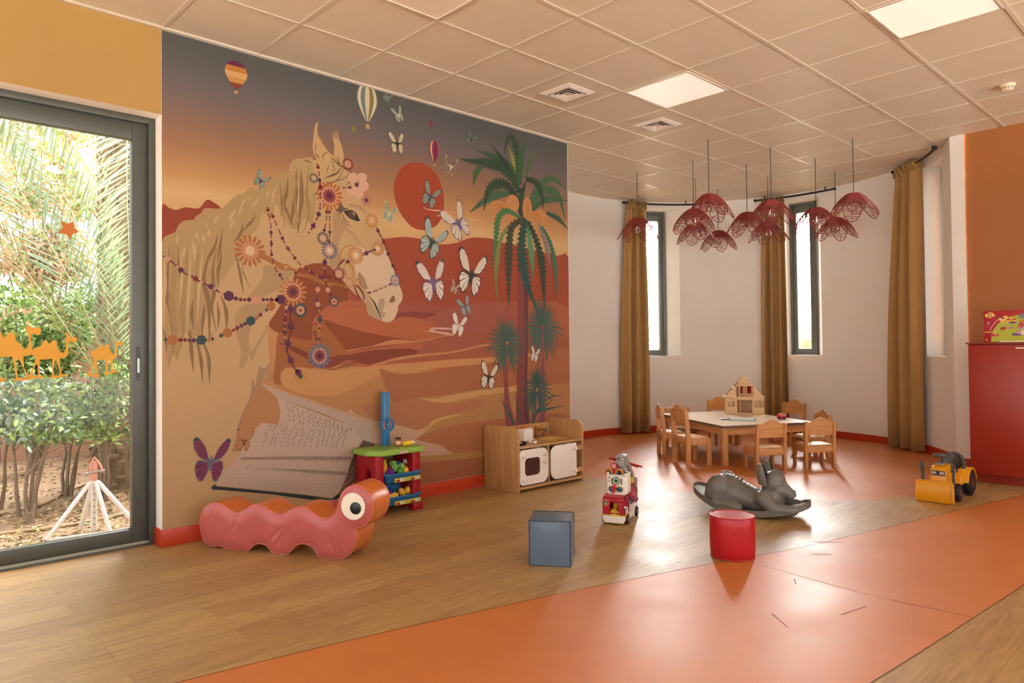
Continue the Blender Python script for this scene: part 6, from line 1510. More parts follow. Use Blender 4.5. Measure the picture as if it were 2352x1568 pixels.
bm = nb(); box(bm, .02, .12, .02, .1, .072, .09, bev=.003); box(bm, .055, .085, .06, .08, .09, .135, bev=.008); box(bm, .05, .09, .03, .065, .09, .1, bev=.004); obj('seat', bm, M_fy, FT)
bm = nb(); ell(bm, (.108, .006, .084), .009); obj('knob', bm, M_fg, FT)
bm = nb(); prism(bm, [(.025+.017*c, .143+.02*s) for c, s in ring(0, 1, 6, .52)], xz, -.0015, .001); obj('emblem', bm, M('emblem_gold', 'd8b84a', .4, var=0), FT)
bm = nb(); prism(bm, [(.025+.0135*c, .143+.016*s) for c, s in ring(0, 1, 6, .52)], xz, -.0025, -.0014); obj('emblem_face', bm, M_tb, FT)
bm = nb(); addv(bm, [(.019, -.003, .136), (.031, -.003, .136), (.025, -.003, .153)], [(0, 1, 2)]); obj('emblem_mark', bm, M_fw, FT, sm=0)
# side facing right: headlight, bed, wheels
bm = nb(); box(bm, FWd+.001, FWd+.007, .01, .065, .072, .105, bev=.002); obj('headlight', bm, M('lamp_grey', 'a8a49c', .25, metal=.4, var=0), FT)
bm = nb()
for i in range(4): box(bm, FWd+.007, FWd+.009, .025, .062, .077+.007*i, .081+.007*i)
obj('grille', bm, M_fw, FT)
bm = nb(); box(bm, .0, FWd, .1321, FL_, .018, .05, bev=.004); box(bm, .0, FWd, .27, FL_, .05, .09, bev=.004); box(bm, .0, .012, .1321, FL_, .05, .11, bev=.003); obj('bed', bm, M_fw, FT)
for x in (.006, FWd-.006):
    for y in (.065, .315):
        bm = nb(); cyl(bm, .034, -.0105, .0105, T(x+(.008 if x > .1 else -.008), y, .034, ry=PI/2), 22, bev=.004); w_ = obj('wheel', bm, M_tb, FT)
        bm = nb(); cyl(bm, .017, -.012, .012, T(x+(.008 if x > .1 else -.008), y, .034, ry=PI/2), 14, bev=.002); obj('hub', bm, M_fg, w_)
# tall rear house with a sloping pinkish door panel
bm = nb(); prism(bm, [(.1325, .111), (.1325, .20), (.2, .25), (.345, .17), (.345, .0905), (.27, .0905), (.2, .111)], lambda u, v, d: (d, u, v), .004, FWd-.016, bev=.003); obj('rear_house', bm, M_fr, FT)
bm = nb(); prism(bm, [(.135, .12), (.26, .0905), (.26, .12), (.2, .15), (.135, .16)], lambda u, v, d: (d, u, v), FWd-.0155, FWd-.012); obj('teal_window', bm, M_ft, FT)
bm = nb(); prism(bm, [(.135, .288), (.355, .198), (.355, .095), (.345, .09), (.2, .145), (.135, .175)], lambda u, v, d: (d, u, v), FWd-.012, FWd+.004, bev=.002)
prism(bm, [(.14, .195), (.352, .115), (.352, .105), (.14, .178)], lambda u, v, d: (d, u, v), FWd+.004, FWd+.012, bev=.002)
obj('side_door', bm, M_fp, FT)
bm = nb(); box(bm, FWd+.0041, FWd+.0052, .14, .35, -.002, .002, mat=Matrix.Translation((0, 0, .2665)) @ Matrix.Identity(4)) if False else prism(bm, [(.14, .262), (.354, .176), (.354, .172), (.14, .258)], lambda u, v, d: (d, u, v), FWd+.0041, FWd+.0048)
for y, z in ((.19, .235), (.27, .2), (.19, .19), (.27, .15), (.33, .17)): cyl(bm, .003, 0, .0012, T(FWd+.0041, y, z, ry=PI/2), 8)
obj('door_groove', bm, M('groove', '3a1018', .6, var=0), FT)
# white control unit standing on the cab roof
bm = nb(); prism(bm, rrect(.03, .172, .2005, .333, [.004, .004, .022, .026], 5), xz, .005, .1, bev=.008, seg=3); box(bm, .031, .045, .005, .1, .325, .352, bev=.004); box(bm, .15, .171, .005, .1, .325, .345, bev=.004); cu_ = obj('control_unit', bm, M_fw, FT)
bm = nb(); cyl(bm, .0265, 0, .006, T(.096, .0052, .296, rx=PI/2), 28, bev=.002); dl = obj('dial', bm, M('dial_rim', '3a4640', .3, var=0), cu_)
bm = nb(); cyl(bm, .0235, 0, .0068, T(.096, .0052, .296, rx=PI/2), 26); obj('dial_face', bm, M('dial_green', '8fa286', .4, var=.25, vscale=60), dl)
bm = nb(); ell(bm, (.096, -.002, .296), (.01, .006, .01), None, 12, 8); obj('dial_knob', bm, M_tb, dl)
for x, m_ in ((.064, M('truck_blue', '2a5c86', .25, var=0)), (.118, M_ft)):
    bm = nb(); prism(bm, rrect(x-.021, x+.021, .223, .258, .0165, 6), xz, -.002, .006, bev=.003); obj('button', bm, m_, cu_)
bm = nb(); prism(bm, rrect(.037, .147, .218, .263, .021, 6), xz, .0008, .0052); obj('button_surround', bm, M('tan_panel', 'd8b48c', .5, var=0), cu_)  # tan panel behind the two buttons
bm = nb(); lathe(bm, [(0, -.034), (.012, -.03), (.009, -.018), (.018, -.004), (.018, .012), (.007, .022), (.009, .03), (0, .033)], 16, T(.081, -.008, .245, ry=.18)); obj('hydrant', bm, M('hydrant_red', 'b83038', .35, var=.02), cu_)
bm = nb(); 
for z in (.285, .308): box(bm, .045, .052, -.0005 + .0048, .0055, z, z+.012)
for x in (.062, .127): box(bm, x, x+.01, .0046, .0053, .272, .312)
obj('slots', bm, M('slot_brown', '6a4a36', .6, var=0), cu_)
# grey crane arm
bm = nb(); a_ = Vector((.115, .05, .41)); b_ = Vector((.17, .21, .305)); d = (b_-a_)
prism(bm, [(.02, .435), (.05, .452), (.09, .425), (.23, .31), (.225, .285), (.2, .285), (.06, .395), (.03, .40)], lambda u, v, d: (d, u, v), .148, .162, bev=.003)
prism(bm, [(.02, .435), (.05, .452), (.09, .425), (.23, .31), (.225, .285), (.2, .285), (.06, .395), (.03, .40)], lambda u, v, d: (d, u, v), .092, .104, bev=.003)
box(bm, .1045, .1475, .02, .07, .385, .43, bev=.006)
for k in range(5): box(bm, .1045, .1475, .085+.024*k, .098+.024*k, .385-.0195*k, .392-.0195*k)
prism(bm, [(.09, .448), (.164, .448), (.16, .462), (.145, .468), (.108, .468), (.094, .462)], xz, .01, .075, bev=.004)
obj('crane_arm', bm, M_fg, FT)
bm = nb(); box(bm, .11, .165, .16, .215, .2535, .295, bev=.004); obj('crane_mount', bm, M_fy, FT)
bm = nb(); ell(bm, (.13, .25, .235), (.03, .035, .035)); obj('red_dome', bm, M_fr, FT)
bm = nb(); cyl(bm, .035, -.012, .012, T(.152, .285, .245, ry=PI/2), 22, bev=.004); obj('reel', bm, M_fg, FT)
bm = nb(); L0 = Vector((.03, .12, .425)); L1 = Vector((.195, .27, .352)); side_ = Vector((.018, -.02, .004)); 
for s in (-1, 1): tube(bm, [L0+side_*s, L1+side_*s], .0065, 6)
for k in range(9):
    c = L0.lerp(L1, (k+.5)/9); tube(bm, [c-side_, c+side_], .004, 5)
obj('ladder', bm, M_fr, FT)
# little red truck parked on top
t = thing('toy_pickup', 'small red toy truck with orange mudguards perched behind the white control unit', 'toy truck', (3.705, 3.063, 0), FT.rotation_euler[2]); t['group'] = 'small red toy trucks'; del t['group']
t.location = (FT.matrix_basis @ Vector((.078, .052, .3345)))
bm = nb(); pr = smooth_pts([(-.06, .008), (-.058, .03), (-.03, .036), (-.024, .068), (-.01, .076), (.014, .074), (.02, .04), (.02, .008)], 2); prism(bm, pr, xz, -.03, .03, bev=.005); obj('cabin', bm, M_fr, t)
bm = nb(); prism(bm, [(-.018, .042), (-.012, .066), (.008, .066), (.012, .042)], xz, -.0306, -.0302); obj('window', bm, M('win_pink', 'c98a80', .2, var=0), t, sm=0)  # flat pinkish pane on the cabin side
bm = nb(); box(bm, .0205, .052, -.026, .026, .012, .042, bev=.002); obj('cargo_box', bm, M_fg, t)
for x in (-.038, .036):
    bm = nb(); tube(bm, [(x+.024*math.cos(a), -.034, .008+.026*math.sin(a)) for a in [PI*i/8 for i in range(9)]], .0065, 8); obj('mudguard', bm, M_or, t)
    for s in (-1, 1):
        bm = nb(); cyl(bm, .0165, -.006, .006, T(x, s*.031, .0165, rx=PI/2), 16, bev=.002); obj('wheel', bm, M_tb, t)
bm = nb(); tube(bm, [(-.062, -.034, .012), (-.078, -.034, .006), (-.082, -.034, .012)], .006, 8); obj('front_bumper', bm, M_or, t)
# ================================================================ RIDE-ON DIGGER
M_dy = M('digger_yellow', 'dd9413', .34, var=.04); M_dk = M('digger_grey', '4a4844', .42, var=.03); M_tyre = M('tyre_black', '1d1714', .55, var=.03)
DG = thing('ride_on_digger', 'yellow ride-on toy digger with front blade beside the red cabinet', 'ride-on toy', (5.90, 1.70, 0), 0)
# local x goes back from the blade, local y is the width (+y on the left of the picture)
bm = nb(); pr = [(.035, .002), (.008, .004), (-.004, .03), (-.006, .08), (.0, .13), (.014, .158), (.022, .158), (.012, .128), (.006, .08), (.008, .034), (.02, .014), (.035, .01)]
prism(bm, pr, xz, -.118, .118)
for s in (-1, 1):
    prism(bm, [(.035, .002), (.006, .004), (-.012, .02), (-.016, .09), (-.006, .145), (.014, .158), (.035, .1)], xz, min(s*.118, s*.125), max(s*.118, s*.125), bev=.002)
box(bm, .008, .026, -.118, .118, .154, .163, bev=.003)
obj('blade', bm, M_dy, DG, sm=40)
bm = nb(); 
for s in (-1, 1): prism(bm, [(.02, .07), (.24, .07), (.24, .1), (.02, .1)], xz, min(s*.085, s*.095), max(s*.085, s*.095), bev=.003)
obj('blade_arm', bm, M_dy, DG)
bm = nb(); prism(bm, smooth_pts([(.10, .07), (.10, .2), (.115, .235), (.16, .258), (.27, .265), (.33, .24), (.36, .16), (.45, .15), (.6, .16), (.62, .1), (.58, .075)], 2), xz, -.058, .058, bev=.014, seg=3); obj('body', bm, M_dy, DG, sm=50)
bm = nb(); prism(bm, [(-.048, .168), (.048, .168), (.046, .228), (-.046, .228)], lambda u, v, d: (d, u, v), .0955, .0995); gr_ = obj('grille_sticker', bm, M_tb, DG)
bm = nb()
for y in (-.027, .027): prism(bm, rrect(y-.017, y+.017, .203, .222, .005, 3), lambda u, v, d: (d, u, v), .0944, .0954)
for i in range(4):
    for y in (-.03, 0, .03): prism(bm, [(y-.012, .174+.007*i), (y+.012, .174+.007*i), (y+.012, .1765+.007*i), (y-.012, .1765+.007*i)], lambda u, v, d: (d, u, v), .0944, .0954)
obj('printed_lamps', bm, M('print_grey', 'b8a8a4', .4, var=0), gr_, sm=0)
bm = nb(); lathe(bm, [(0, 0), (.032, 0), (.03, .004), (0, .006)], 20, T(.165, 0, .2745, ry=-.12)); obj('bonnet_disc', bm, M('disc_grey', '8a8a8c', .3, metal=.5, var=0), DG)
bm = nb(); cyl(bm, .02, .27, .322, T(.245, 0, 0), 16, bev=.002); tube(bm, [(.245+.066*math.cos(2*PI*i/28), .066*math.sin(2*PI*i/28), .327) for i in range(28)], .0085, 8, closed=True)
for k in range(3): a = 2*PI*k/3+.5; tube(bm, [(.245, 0, .326), (.245+.064*math.cos(a), .064*math.sin(a), .327)], .006, 6)
cyl(bm, .024, .318, .331, T(.245, 0, 0), 16, bev=.003)
obj('steering_wheel', bm, M_dk, DG)
bm = nb(); n = 16; rows = []
for k in range(n+1):
    a = -.5*PI*1.15+PI*1.15*k/n; c, s_ = math.cos(a), math.sin(a)
    xx, yy = .44+.085*c, .085*s_; hz_ = .20+.12*max(0, c+.25)/1.25
    rows.append([bm.verts.new(p) for p in ((xx, yy, .195), (xx+.012*c, yy+.012*s_, hz_), (xx, yy, hz_+.006), (xx-.012*c, yy-.012*s_, hz_), (xx-.014*c, yy-.014*s_, .2))])
for A, B in zip(rows, rows[1:]):
    for j in range(5): bm.faces.new((A[j], A[(j+1) % 5], B[(j+1) % 5], B[j]))
bm.faces.new(rows[0]); bm.faces.new(rows[-1][::-1])
lathe(bm, [(0, .165), (.07, .165), (.084, .18), (.084, .196), (.06, .2), (0, .198)], 24, T(.43, 0, 0)); obj('seat', bm, M_dk, DG, sm=45)
for s in (-1, 1):
    bm = nb(); y = s*.103; prism(bm, [(.085, .12), (.105, .12), (.11, .215), (.1, .275), (.09, .292), (.07, .292), (.072, .28), (.085, .215)], xz, y-.008, y+.008, bev=.003)
    for i in range(4): box(bm, .066, .1, y-.012, y+.012, .232+.014*i, .24+.014*i, bev=.002)
    obj('lever', bm, M_dk, DG)
    for x, r_, w_ in ((.20, .062, .052), (.50, .098, .058)):
        bm = nb(); yc = s*(.096 if x < .3 else .1); lathe(bm, [(.4*r_, -w_/2), (.85*r_, -w_/2), (r_, -w_/2+.012), (r_, w_/2-.012), (.85*r_, w_/2), (.4*r_, w_/2)], 28, T(x, yc, r_, rx=PI/2))
        for k in range(14):
            for q in (-1, 1): box(bm, -.006, .006, q*.002 if q > 0 else -w_/2+.004, w_/2-.004 if q > 0 else -.002, r_-.003, r_+.0025 if x > .3 else r_+.002, mat=T(x, yc, r_) @ Matrix.Rotation(2*PI*(k+.5*(q > 0))/14+.0001, 4, 'Y') @ Matrix.Rotation(0, 4, 'Z'))
        tr_ = obj('tyre', bm, M_tyre, DG, sm=40); tr_.location = (0, 0, .0026 if x < .3 else .003)
        bm = nb(); cyl(bm, .45*r_, -w_/2-.002, w_/2+.002, T(x, yc, r_, rx=PI/2), 18, bev=.003); obj('hub', bm, M('hub_brown', '5a3424', .4, var=0), tr_)
    bm = nb(); q = [(.5+.118*math.cos(a), .1+.118*math.sin(a)) for a in [rad(10+15*i) for i in range(12)]]; q2 = [(.5+.103*math.cos(a), .1+.103*math.sin(a)) for a in [rad(10+15*i) for i in range(12)]]
    y0, y1 = sorted((s*.05, s*.128)); prism(bm, q+q2[::-1], xz, y0, y1, bev=.004)
    prism(bm, [(.33, .1), (.4, .1), (.47, .206), (.40, .214), (.34, .17)], xz, min(s*.05, s*.1), max(s*.05, s*.1), bev=.01)
    obj('mudguard', bm, M_dy, DG)
    bm = nb(); ell(bm, (.115, s*.072, .13), (.016, .014, .016), None, 12, 8); obj('headlamp', bm, M_dy, DG)
bm = nb(); box(bm, .57, .60, -.10, -.08, .12, .165, bev=.004); obj('tail_lamp', bm, M('lamp_yellow', 'f2c22a', .3, var=0), DG)
# ================================================================ GARDEN
GZ = -.05
M_soil = M('garden_soil', '9c8064', .9, var=.18, vscale=5, bump=.4, bscale=24)
bm = nb(); N_ = 40; x0, x1, y0, y1 = -6, 8, 4.9, 14
g = random.Random(1)
box(bm, -30, 40, 4.9, 40, GZ-.3, GZ); box(bm, 9.6, 40, -30, 4.9, GZ-.3, GZ)
struct('garden_ground', bm, M_soil, sm=0)
bm = nb(); box(bm, -30, 9.6, -30, -3.25, GZ-.3, GZ+.02); box(bm, -30, -3.25, -3.25, 4.9, GZ-.3, GZ+.02); struct('unseen_bounce_ground', bm, M('bounce_ground_pale', 'd2d2d0', .8, var=.08, vscale=3), sm=0)  # unseen pale ground added to bounce daylight up into the room
M_gw = M('garden_wall_render', 'c09a7e', .85, var=.08, vscale=3, bump=.2, bscale=20)
bm = nb(); box(bm, -4, 4.6, 9.9, 10.2, GZ, 1.75); struct('wall_garden', bm, M_gw, sm=0)
bm = nb(); box(bm, 3.7, 4.0, 5.0, 15, GZ, 3.5); struct('wall_added_shield', bm, M('added_shield_render', 'c9ad90', .85, var=.06, vscale=2), sm=0)  # unseen wall added to keep the bright sky glow off the garden
# fallen leaves
M_lf = [M('litter_a', 'a8945c', .8, var=.2), M('litter_b', '77683f', .8, var=.2), M('litter_c', 'c9b78c', .8, var=.2)]
bm = nb()
for i in range(2600):
    y = 4.95+4.6*g.random()**1.5; x = y*(.1+.2*g.random()); s = g.uniform(.012, .03); a = g.uniform(0, 6.28); z = GZ+.003+g.random()*.012; t1, t2 = g.uniform(-.01, .012), g.uniform(-.01, .012)
    c, q = math.cos(a), math.sin(a); addv(bm, [(x-c*s, y-q*s, z), (x-q*s*.45, y+c*s*.45, z+t1), (x+c*s, y+q*s, z+.002), (x+q*s*.45, y-c*s*.45, z+t2)], [(0, 1, 2), (0, 2, 3)], g.randrange(3))
o = obj('leaf_litter', bm, M_lf, None, sm=0, fix=False); tag(o, 'dry fallen leaves scattered over the garden soil outside the door', 'leaves'); o['kind'] = 'stuff'
def leafmat(n, c): return M(n, c, .5, var=.25, vscale=9, gain=.95)
M_l1 = leafmat('leaf_dark', '5f7d48'); M_l2 = leafmat('leaf_light', '9dba6c'); M_l3 = leafmat('leaf_grey', '8aa08c'); M_st_ = M('shrub_stem', '8a7a68', .8, var=.15, vscale=20); M_dry = leafmat('leaf_dry', 'd6bc98')
def leaf(bm, p, d, n, L_, W, mi=0):
    d = d.normalized(); s = d.cross(n)
    if s.length < 1e-4: s = d.orthogonal()
    s.normalize(); u = s.cross(d)
    a, m, m2, e = p, p+d*L_*.35+u*L_*.06, p+d*L_*.7+u*L_*.05, p+d*L_-u*L_*.05
    addv(bm, [a, m+s*W*.5, m2+s*W*.4, e, m2-s*W*.4, m-s*W*.5, m-u*W*.12, m2-u*W*.1], [(0, 1, 6), (1, 2, 7, 6), (2, 3, 7), (0, 6, 5), (6, 7, 4, 5), (7, 3, 4)], mi)
def rv(g): return Vector((g.gauss(0, 1), g.gauss(0, 1), g.gauss(0, 1))).normalized()
def shrub(lab, x, y, h0, h1, rad_, nst, nlv, seed, mats, ll=(.04, .075), cat='shrub'):
    g = random.Random(seed); t = thing('garden_shrub', lab, cat, (x, y, GZ), 0, 'shrubs outside the garden door'); tips = []
    bm = nb()
    for i in range(nst):
        a = g.uniform(0, 6.28); r0 = g.uniform(.01, .07); p = Vector((r0*math.cos(a), r0*math.sin(a), -.01)); out = rad_*g.uniform(.3, .9); pts = [p]
        for k in range(1, 6):
            q = k/5; pts.append(Vector((math.cos(a)*(r0+out*q**1.6)+g.gauss(0, .012), math.sin(a)*(r0+out*q**1.6)+g.gauss(0, .012), h1*q*g.uniform(.93, 1.0)*.9)))
        tube(bm, pts, [.016*(1-.75*k/5) for k in range(6)], 6)
        for b in range(5):
            k = g.uniform(.4, .95); c = pts[int(k*5)].lerp(pts[min(5, int(k*5)+1)], .5); d = (rv(g)+Vector((0, 0, .7))).normalized()*g.uniform(.12, .3); tube(bm, [c, c+d*.6+rv(g)*.02, c+d], [.006, .004, .002], 4); tips += [c+d*.6, c+d]
        tips += pts[3:]
    obj('stems', bm, M_st_, t)
    bm = nb()
    for i in range(nlv):
        c = g.choice(tips)+rv(g)*g.uniform(.0, .11)*(1+rad_)
        if c.z < h0: c.z = h0+g.random()*(h1-h0)*.4
        leaf(bm, c, rv(g)+Vector((0, 0, .3)), rv(g), g.uniform(*ll), g.uniform(*ll)*.5, g.randrange(len(mats)))
    obj('foliage', bm, mats, t, sm=0, fix=False)
    return t
shrub('leafy green shrub with slim grey stems, nearest the white stand on the left', .99, 6.42, .55, 1.12, .36, 5, 900, 1, [M_l1, M_l3, M_l2])
shrub('leafy green shrub at the left edge of the door view', .83, 6.85, .6, 1.15, .4, 5, 900, 2, [M_l1, M_l3, M_l1])
shrub('leafy green shrub in the middle of the door view, behind the white stand', 1.38, 7.1, .55, 1.05, .36, 5, 900, 3, [M_l1, M_l3, M_l2])
shrub('bright green shrub in front of the palm trunk', 1.58, 6.7, .5, 1.2, .3, 4, 700, 4, [M_l2, M_l1, M_l2])
shrub('tall pale green bush growing against the garden wall', 1.45, 8.8, .7, 2.1, .75, 12, 5200, 5, [M_l2, M_l2, M_l1], (.045, .085))
shrub('dry straw-coloured bush behind the palm fronds on the left', 1.0, 12.3, 1.0, 4.8, 1.2, 14, 5200, 6, [M_dry, M_l2, M_dry], (.05, .11))
shrub('dry straw-coloured tree above the garden wall', 2.0, 11.6, 1.4, 5.4, 1.3, 16, 8000, 7, [M_dry, M_dry, M_l2], (.06, .13))
# palm: trunk and fronds
M_trunk = M('palm_trunk', '8f7d66', .9, var=.35, vscale=14, bump=.6, bscale=30); M_pl = leafmat('palm_leaf', '7f9a7c'); M_pl2 = leafmat('palm_leaf_light', 'a9bf94'); M_rach = M('palm_rachis', '9aa27c', .6, var=.1); M_br = leafmat('palm_leaf_brown', '9c8a5c')
pt_ = thing('palm_tree', 'date palm with scaly trunk and grey-green fronds outside the garden door', 'palm tree', (1.88, 7.25, GZ))
bm = nb(); lathe(bm, [(.25, -.02), (.23, .3), (.19, 1), (.185, 2.2), (.2, 3.4)], 18); g = random.Random(7)
for k in range(52):
    for i in range(12):
        a = 2*PI*(i+.5*(k % 2))/12+g.uniform(-.12, .12); z = .04+.062*k+g.uniform(-.015, .015); r = .19+(.05 if z < .4 else 0); m = T(r*math.cos(a), r*math.sin(a), z, 0, -.45+g.uniform(-.15, .15), 0); m = Matrix.Translation((r*math.cos(a), r*math.sin(a), z)) @ Matrix.Rotation(a, 4, 'Z') @ Matrix.Rotation(.5+g.uniform(-.2, .2), 4, 'Y')
        q_ = g.uniform(.7, 1.25); box(bm, -.016, .016, -.035*q_, .035*q_, -.04, .04*q_, mat=m)
obj('trunk', bm, M_trunk, pt_)
def frond(parent, pts, n, L0, mleaf, seed, side_n, spread=.55, w=.016):
    g = random.Random(seed); P_ = [Vector(p) for p in smooth_pts(pts, 6, False)]
    bm = nb(); tube(bm, P_, [.0075*(1-.8*i/(len(P_)-1)) for i in range(len(P_))], 6, mi=1)
    N2 = Vector(side_n).normalized()
    for i in range(n):
        f = .06+.93*i/n; k = f*(len(P_)-1); a = int(k); p = P_[a].lerp(P_[min(a+1, len(P_)-1)], k-a); d = (P_[min(a+1, len(P_)-1)]-P_[max(a-1, 0)]).normalized(); s = d.cross(N2).normalized()
        for sg in (-1, 1):
            dr = (d*(1-spread*.4)+s*sg*spread*g.uniform(.8, 1.2)+N2*g.uniform(-.1, .25)).normalized(); ln = L0*(math.sin(PI*min(.93, .15+.8*f)))*g.uniform(.8, 1.1)
            sd = dr.cross(N2).normalized(); m_ = p+dr*ln*.45; e = p+dr*ln+Vector((0, 0, -.04*ln))
            addv(bm, [p, m_+sd*w*.5, e, m_-sd*w*.5, m_+N2*w*.25], [(0, 1, 4), (1, 2, 4), (0, 4, 3), (4, 2, 3)], 0)
    obj('frond', bm, [mleaf, M_rach], parent, sm=0, fix=False)
def rel(x, y, z): return (x-1.88, y-7.25, z-GZ)
VN = (-.25, -1, .1)
frond(pt_, [rel(1.72, 6.75, .75), rel(1.36, 6.35, 1.55), rel(1.02, 6.15, 2.15), rel(.74, 6.0, 2.65), rel(.55, 5.9, 2.9)], 46, .46, M_pl, 1, VN)
frond(pt_, [rel(1.75, 6.85, .8), rel(1.56, 6.5, 1.6), rel(1.28, 6.3, 2.25), rel(1.0, 6.2, 2.85), rel(.85, 6.1, 3.2)], 46, .46, M_pl, 2, VN)
frond(pt_, [rel(1.7, 6.7, .7), rel(1.2, 6.2, 1.4), rel(.85, 6.0, 1.9), rel(.55, 5.8, 2.3)], 26, .36, M_br, 3, VN, .25, .011)
frond(pt_, [rel(1.8, 6.7, 3.3), rel(1.7, 6.45, 3.0), rel(1.66, 6.3, 2.4), rel(1.68, 6.25, 1.6)], 46, .55, M_pl2, 4, VN, .7)
frond(pt_, [rel(1.95, 6.9, 3.4), rel(1.85, 6.6, 2.8), rel(1.78, 6.5, 2.0), rel(1.75, 6.45, 1.2)], 46, .55, M_pl2, 5, VN, .7)
frond(pt_, [rel(1.9, 7.0, .6), rel(1.7, 6.7, 1.5), rel(1.55, 6.6, 2.2), rel(1.5, 6.5, 3.0)], 28, .4, M_pl2, 6, VN, .35)
# hoses, stump, white stand
M_hose = M('tan_hose', 'b39a78', .6, var=.08)
for lab, pts in (('tan garden hose lying nearest the door', [(.2, 5.85), (.77, 5.92), (1.05, 5.86), (1.31, 5.88), (1.7, 5.98), (2.2, 6.0)]), ('tan garden hose lying further back among the shrub stems', [(.3, 6.55), (.87, 6.65), (1.15, 6.8), (1.4, 7.2), (1.6, 7.5), (2.1, 8.0)])):
    bm = nb(); tube(bm, [(p[0], p[1], GZ+.012) for p in smooth_pts(pts, 5, False)], .012, 8); tag(obj('garden_hose', bm, M_hose), lab, 'hose', 'garden hoses')
t = thing('tree_stump', 'small broken tree stump in the soil outside the door', 'stump', (.985, 6.17, GZ))
bm = nb(); lathe(bm, [(.035, -.01), (.03, .03), (.026, .08)], 9); tube(bm, [(.01, 0, .06), (.03, .0, .14)], [.02, .006], 6); tube(bm, [(-.015, 0, .06), (-.02, .01, .11)], [.014, .004], 6); obj('wood', bm, M_st_, t)
US = thing('parasol_stand', 'white metal tripod parasol stand with pink strap outside the garden door', 'parasol stand', (1.262, 5.585, GZ)); M_wm = M('white_metal', 'e8e4de', .4, var=.05); M_pk = M('pink_strap', 'd99a86', .6, var=.08)
bm = nb(); tube(bm, [(0, 0, .0), (0, 0, .35)], .021, 14); obj('pole_sleeve', bm, M_wm, US)
for dx, dy in ((-.30, -.10), (.24, -.16), (-.06, .10), (.06, -.16)):
    bm = nb(); tube(bm, [(0, 0, .345), (dx*.1, dy*.1, .335), (dx, dy, .012)], .015, 10); obj('leg', bm, M_wm, US)
bm = nb(); tube(bm, [(-.30, -.10, .012), (.06, -.16, .012), (.24, -.16, .012)], .011, 8); obj('foot_bar', bm, M_wm, US)
bm = nb(); lathe(bm, [(.023, .35), (.023, .46), (.016, .48), (0, .485)], 14); tube(bm, [(-.018, -.01, .40), (-.022, -.01, .47), (0, -.01, .51), (.025, -.01, .47), (.04, -.012, .44), (.052, -.012, .40)], .009, 8); obj('strap', bm, M_pk, US)
bm = nb(); tube(bm, [(-.05, -.024, .41), (.06, -.024, .415)], .007, 8); ell(bm, (-.05, -.024, .405), .012, None, 10, 6); obj('clamp_bolt', bm, M('bolt_steel', 'a8a49c', .35, metal=.8, var=0), US)
bm = nb()
for k in range(7): cyl(bm, .004, 0, .002, T(-.004, -.0205, .05+.042*k, rx=PI/2), 8)
obj('peg_holes', bm, M_dark, US)
# palms outside the round bay
def bay_palm(lab, x, y, hz, n, seed):
    t = thing('garden_palm', lab, 'palm tree', (x, y, GZ), 0, 'palms outside the bay windows'); g = random.Random(seed)
    bm = nb(); lathe(bm, [(.2, -.02), (.16, .5), (.14, hz)], 12); obj('trunk', bm, M_trunk, t)
    for k in range(n):
        a = 2*PI*k/n+g.uniform(-.2, .2); e = g.uniform(.0, .9); c, s = math.cos(a), math.sin(a); L_ = g.uniform(1.1, 1.6)
        frond(t, [(0, 0, hz-.05), (c*.35*L_, s*.35*L_, hz+.45*e*L_), (c*.75*L_, s*.75*L_, hz+.55*e*L_), (c*L_, s*L_, hz+(.35*e-.3)*L_)], 20, .4, M_pl2 if k % 2 else M_br, seed*50+k, (-s*.2, c*.2, 1), .6, .02)
bay_palm('palm seen overexposed through the middle bay window', 12.6, 5.6, 1.3, 13, 3)
bay_palm('palm seen overexposed through the left bay window', 11.6, 8.1, 1.1, 12, 4)
def canopy(lab, x, y, z, r, n, seed):  # unseen tall trees added to block direct sun at two bay windows
    t = thing('sun_blocking_tree', lab, 'tree', (x, y, GZ), 0, 'unseen trees added outside the bay windows'); g = random.Random(seed)
    bm = nb(); tube(bm, [(0, 0, -.02), (.1, .05, z*.5), (0, 0, z+GZ)], [.14, .11, .07], 10)
    for k in range(9): d = rv(g); d.z = abs(d.z); tube(bm, [(0, 0, z-.6), (d.x*r*.5, d.y*r*.5, z-.3+d.z*r*.3), (d.x*r*.9, d.y*r*.9, z+d.z*r*.6)], [.05, .03, .01], 6)
    obj('trunk', bm, M_st_, t)
    bm = nb()
    for i in range(n):
        d = rv(g)*r*g.random()**.45; leaf(bm, Vector((d.x, d.y, z+d.z*.8)), rv(g), rv(g), .2, .12, g.randrange(2))
    obj('foliage', bm, [M_l1, M_l2], t, sm=0, fix=False)
canopy('tall unseen tree added to keep sun off the middle bay window', 13.9, 5.4, 7.4, 1.25, 1500, 31)
canopy('tall unseen tree added to keep sun off the left bay window', 13.0, 7.9, 7.3, 1.25, 1500, 32)
# ================================================================ LIGHT
w = bpy.data.worlds.new('sky'); S.world = w; w.use_nodes = True; nt = w.node_tree; N = nt.nodes; L = nt.links; bg = N['Background']
SUN_AZ, SUN_EL = 20, 48
sk = N.new('ShaderNodeTexSky'); sk.sky_type = 'NISHITA'; sk.sun_disc = False; sk.sun_elevation = rad(SUN_EL); sk.sun_rotation = rad(90-SUN_AZ); sk.dust_density = 4.0
hs = N.new('ShaderNodeHueSaturation'); hs.inputs['Saturation'].default_value = .35; L.new(sk.outputs[0], hs.inputs['Color'])
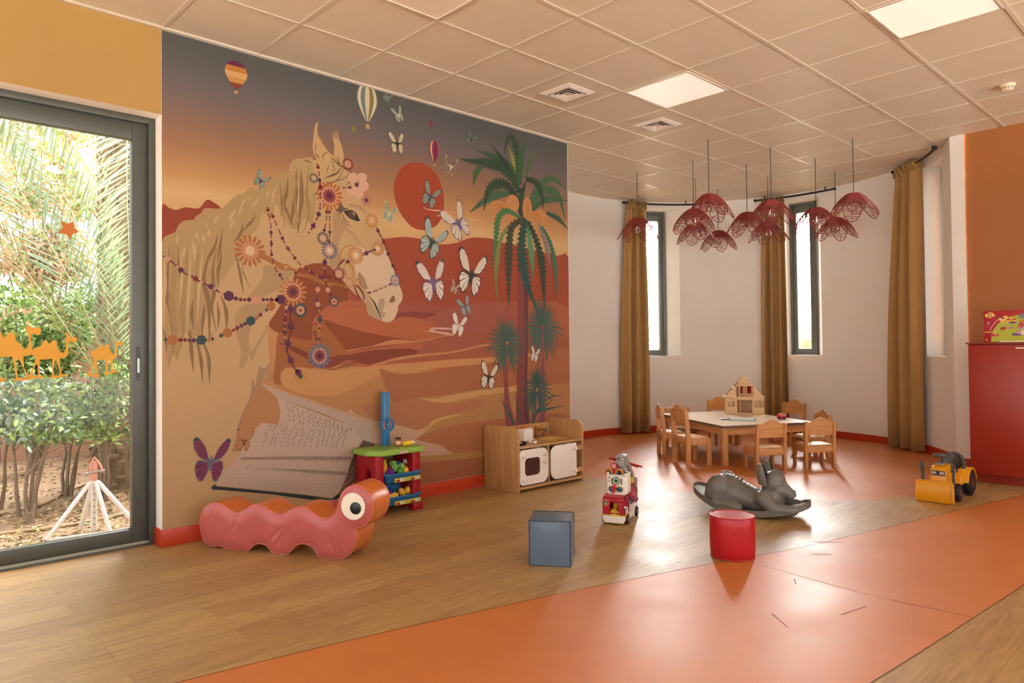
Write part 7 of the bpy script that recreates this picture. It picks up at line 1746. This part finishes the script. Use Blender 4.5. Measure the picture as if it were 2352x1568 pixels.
# hazy glow of the sky on the sun's side
tc = N.new('ShaderNodeTexCoord'); dp = N.new('ShaderNodeVectorMath'); dp.operation = 'DOT_PRODUCT'; L.new(tc.outputs['Generated'], dp.inputs[0])
dp.inputs[1].default_value = (math.cos(rad(SUN_AZ))*math.cos(.35), math.sin(rad(SUN_AZ))*math.cos(.35), math.sin(.35))
mr = N.new('ShaderNodeMapRange'); mr.interpolation_type = 'SMOOTHSTEP'; mr.inputs[1].default_value = .6; mr.inputs[2].default_value = 1.0; mr.inputs[3].default_value = 0; mr.inputs[4].default_value = HAZE; L.new(dp.outputs['Value'], mr.inputs[0])
ml = N.new('ShaderNodeVectorMath'); ml.operation = 'SCALE'; ml.inputs['Scale'].default_value = SKY; L.new(hs.outputs[0], ml.inputs[0])
ad = N.new('ShaderNodeVectorMath'); ad.operation = 'ADD'; L.new(ml.outputs[0], ad.inputs[0]); L.new(mr.outputs[0], ad.inputs[1])
mx = N.new('ShaderNodeMix'); mx.data_type = 'RGBA'; mx.blend_type = 'MULTIPLY'; mx.inputs[0].default_value = 1; mx.inputs[7].default_value = (1.0, .985, .96, 1); L.new(ad.outputs[0], mx.inputs[6]); L.new(mx.outputs[2], bg.inputs['Color'])
bg.inputs['Strength'].default_value = 1
sun = bpy.data.lights.new('sun', 'SUN'); sun.energy = SUN; sun.angle = rad(1.0); sun.color = (1, .94, .85)
so = bpy.data.objects.new('sun', sun); COL.objects.link(so); so.rotation_euler = Vector((math.cos(rad(SUN_AZ))*math.cos(rad(SUN_EL)), math.sin(rad(SUN_AZ))*math.cos(rad(SUN_EL)), math.sin(rad(SUN_EL)))).to_track_quat('Z', 'Y').to_euler()
S.view_settings.view_transform = 'Standard'; S.view_settings.look = 'None'; S.view_settings.gamma = 1; S.view_settings.exposure = EXPO
S.cycles.use_denoising = True; S.cycles.max_bounces = 8; S.cycles.diffuse_bounces = 5; S.cycles.glossy_bounces = 4; S.cycles.transparent_max_bounces = 12; S.cycles.transmission_bounces = 4
S.cycles.sample_clamp_indirect = 6; S.cycles.caustics_reflective = False; S.cycles.caustics_refractive = False
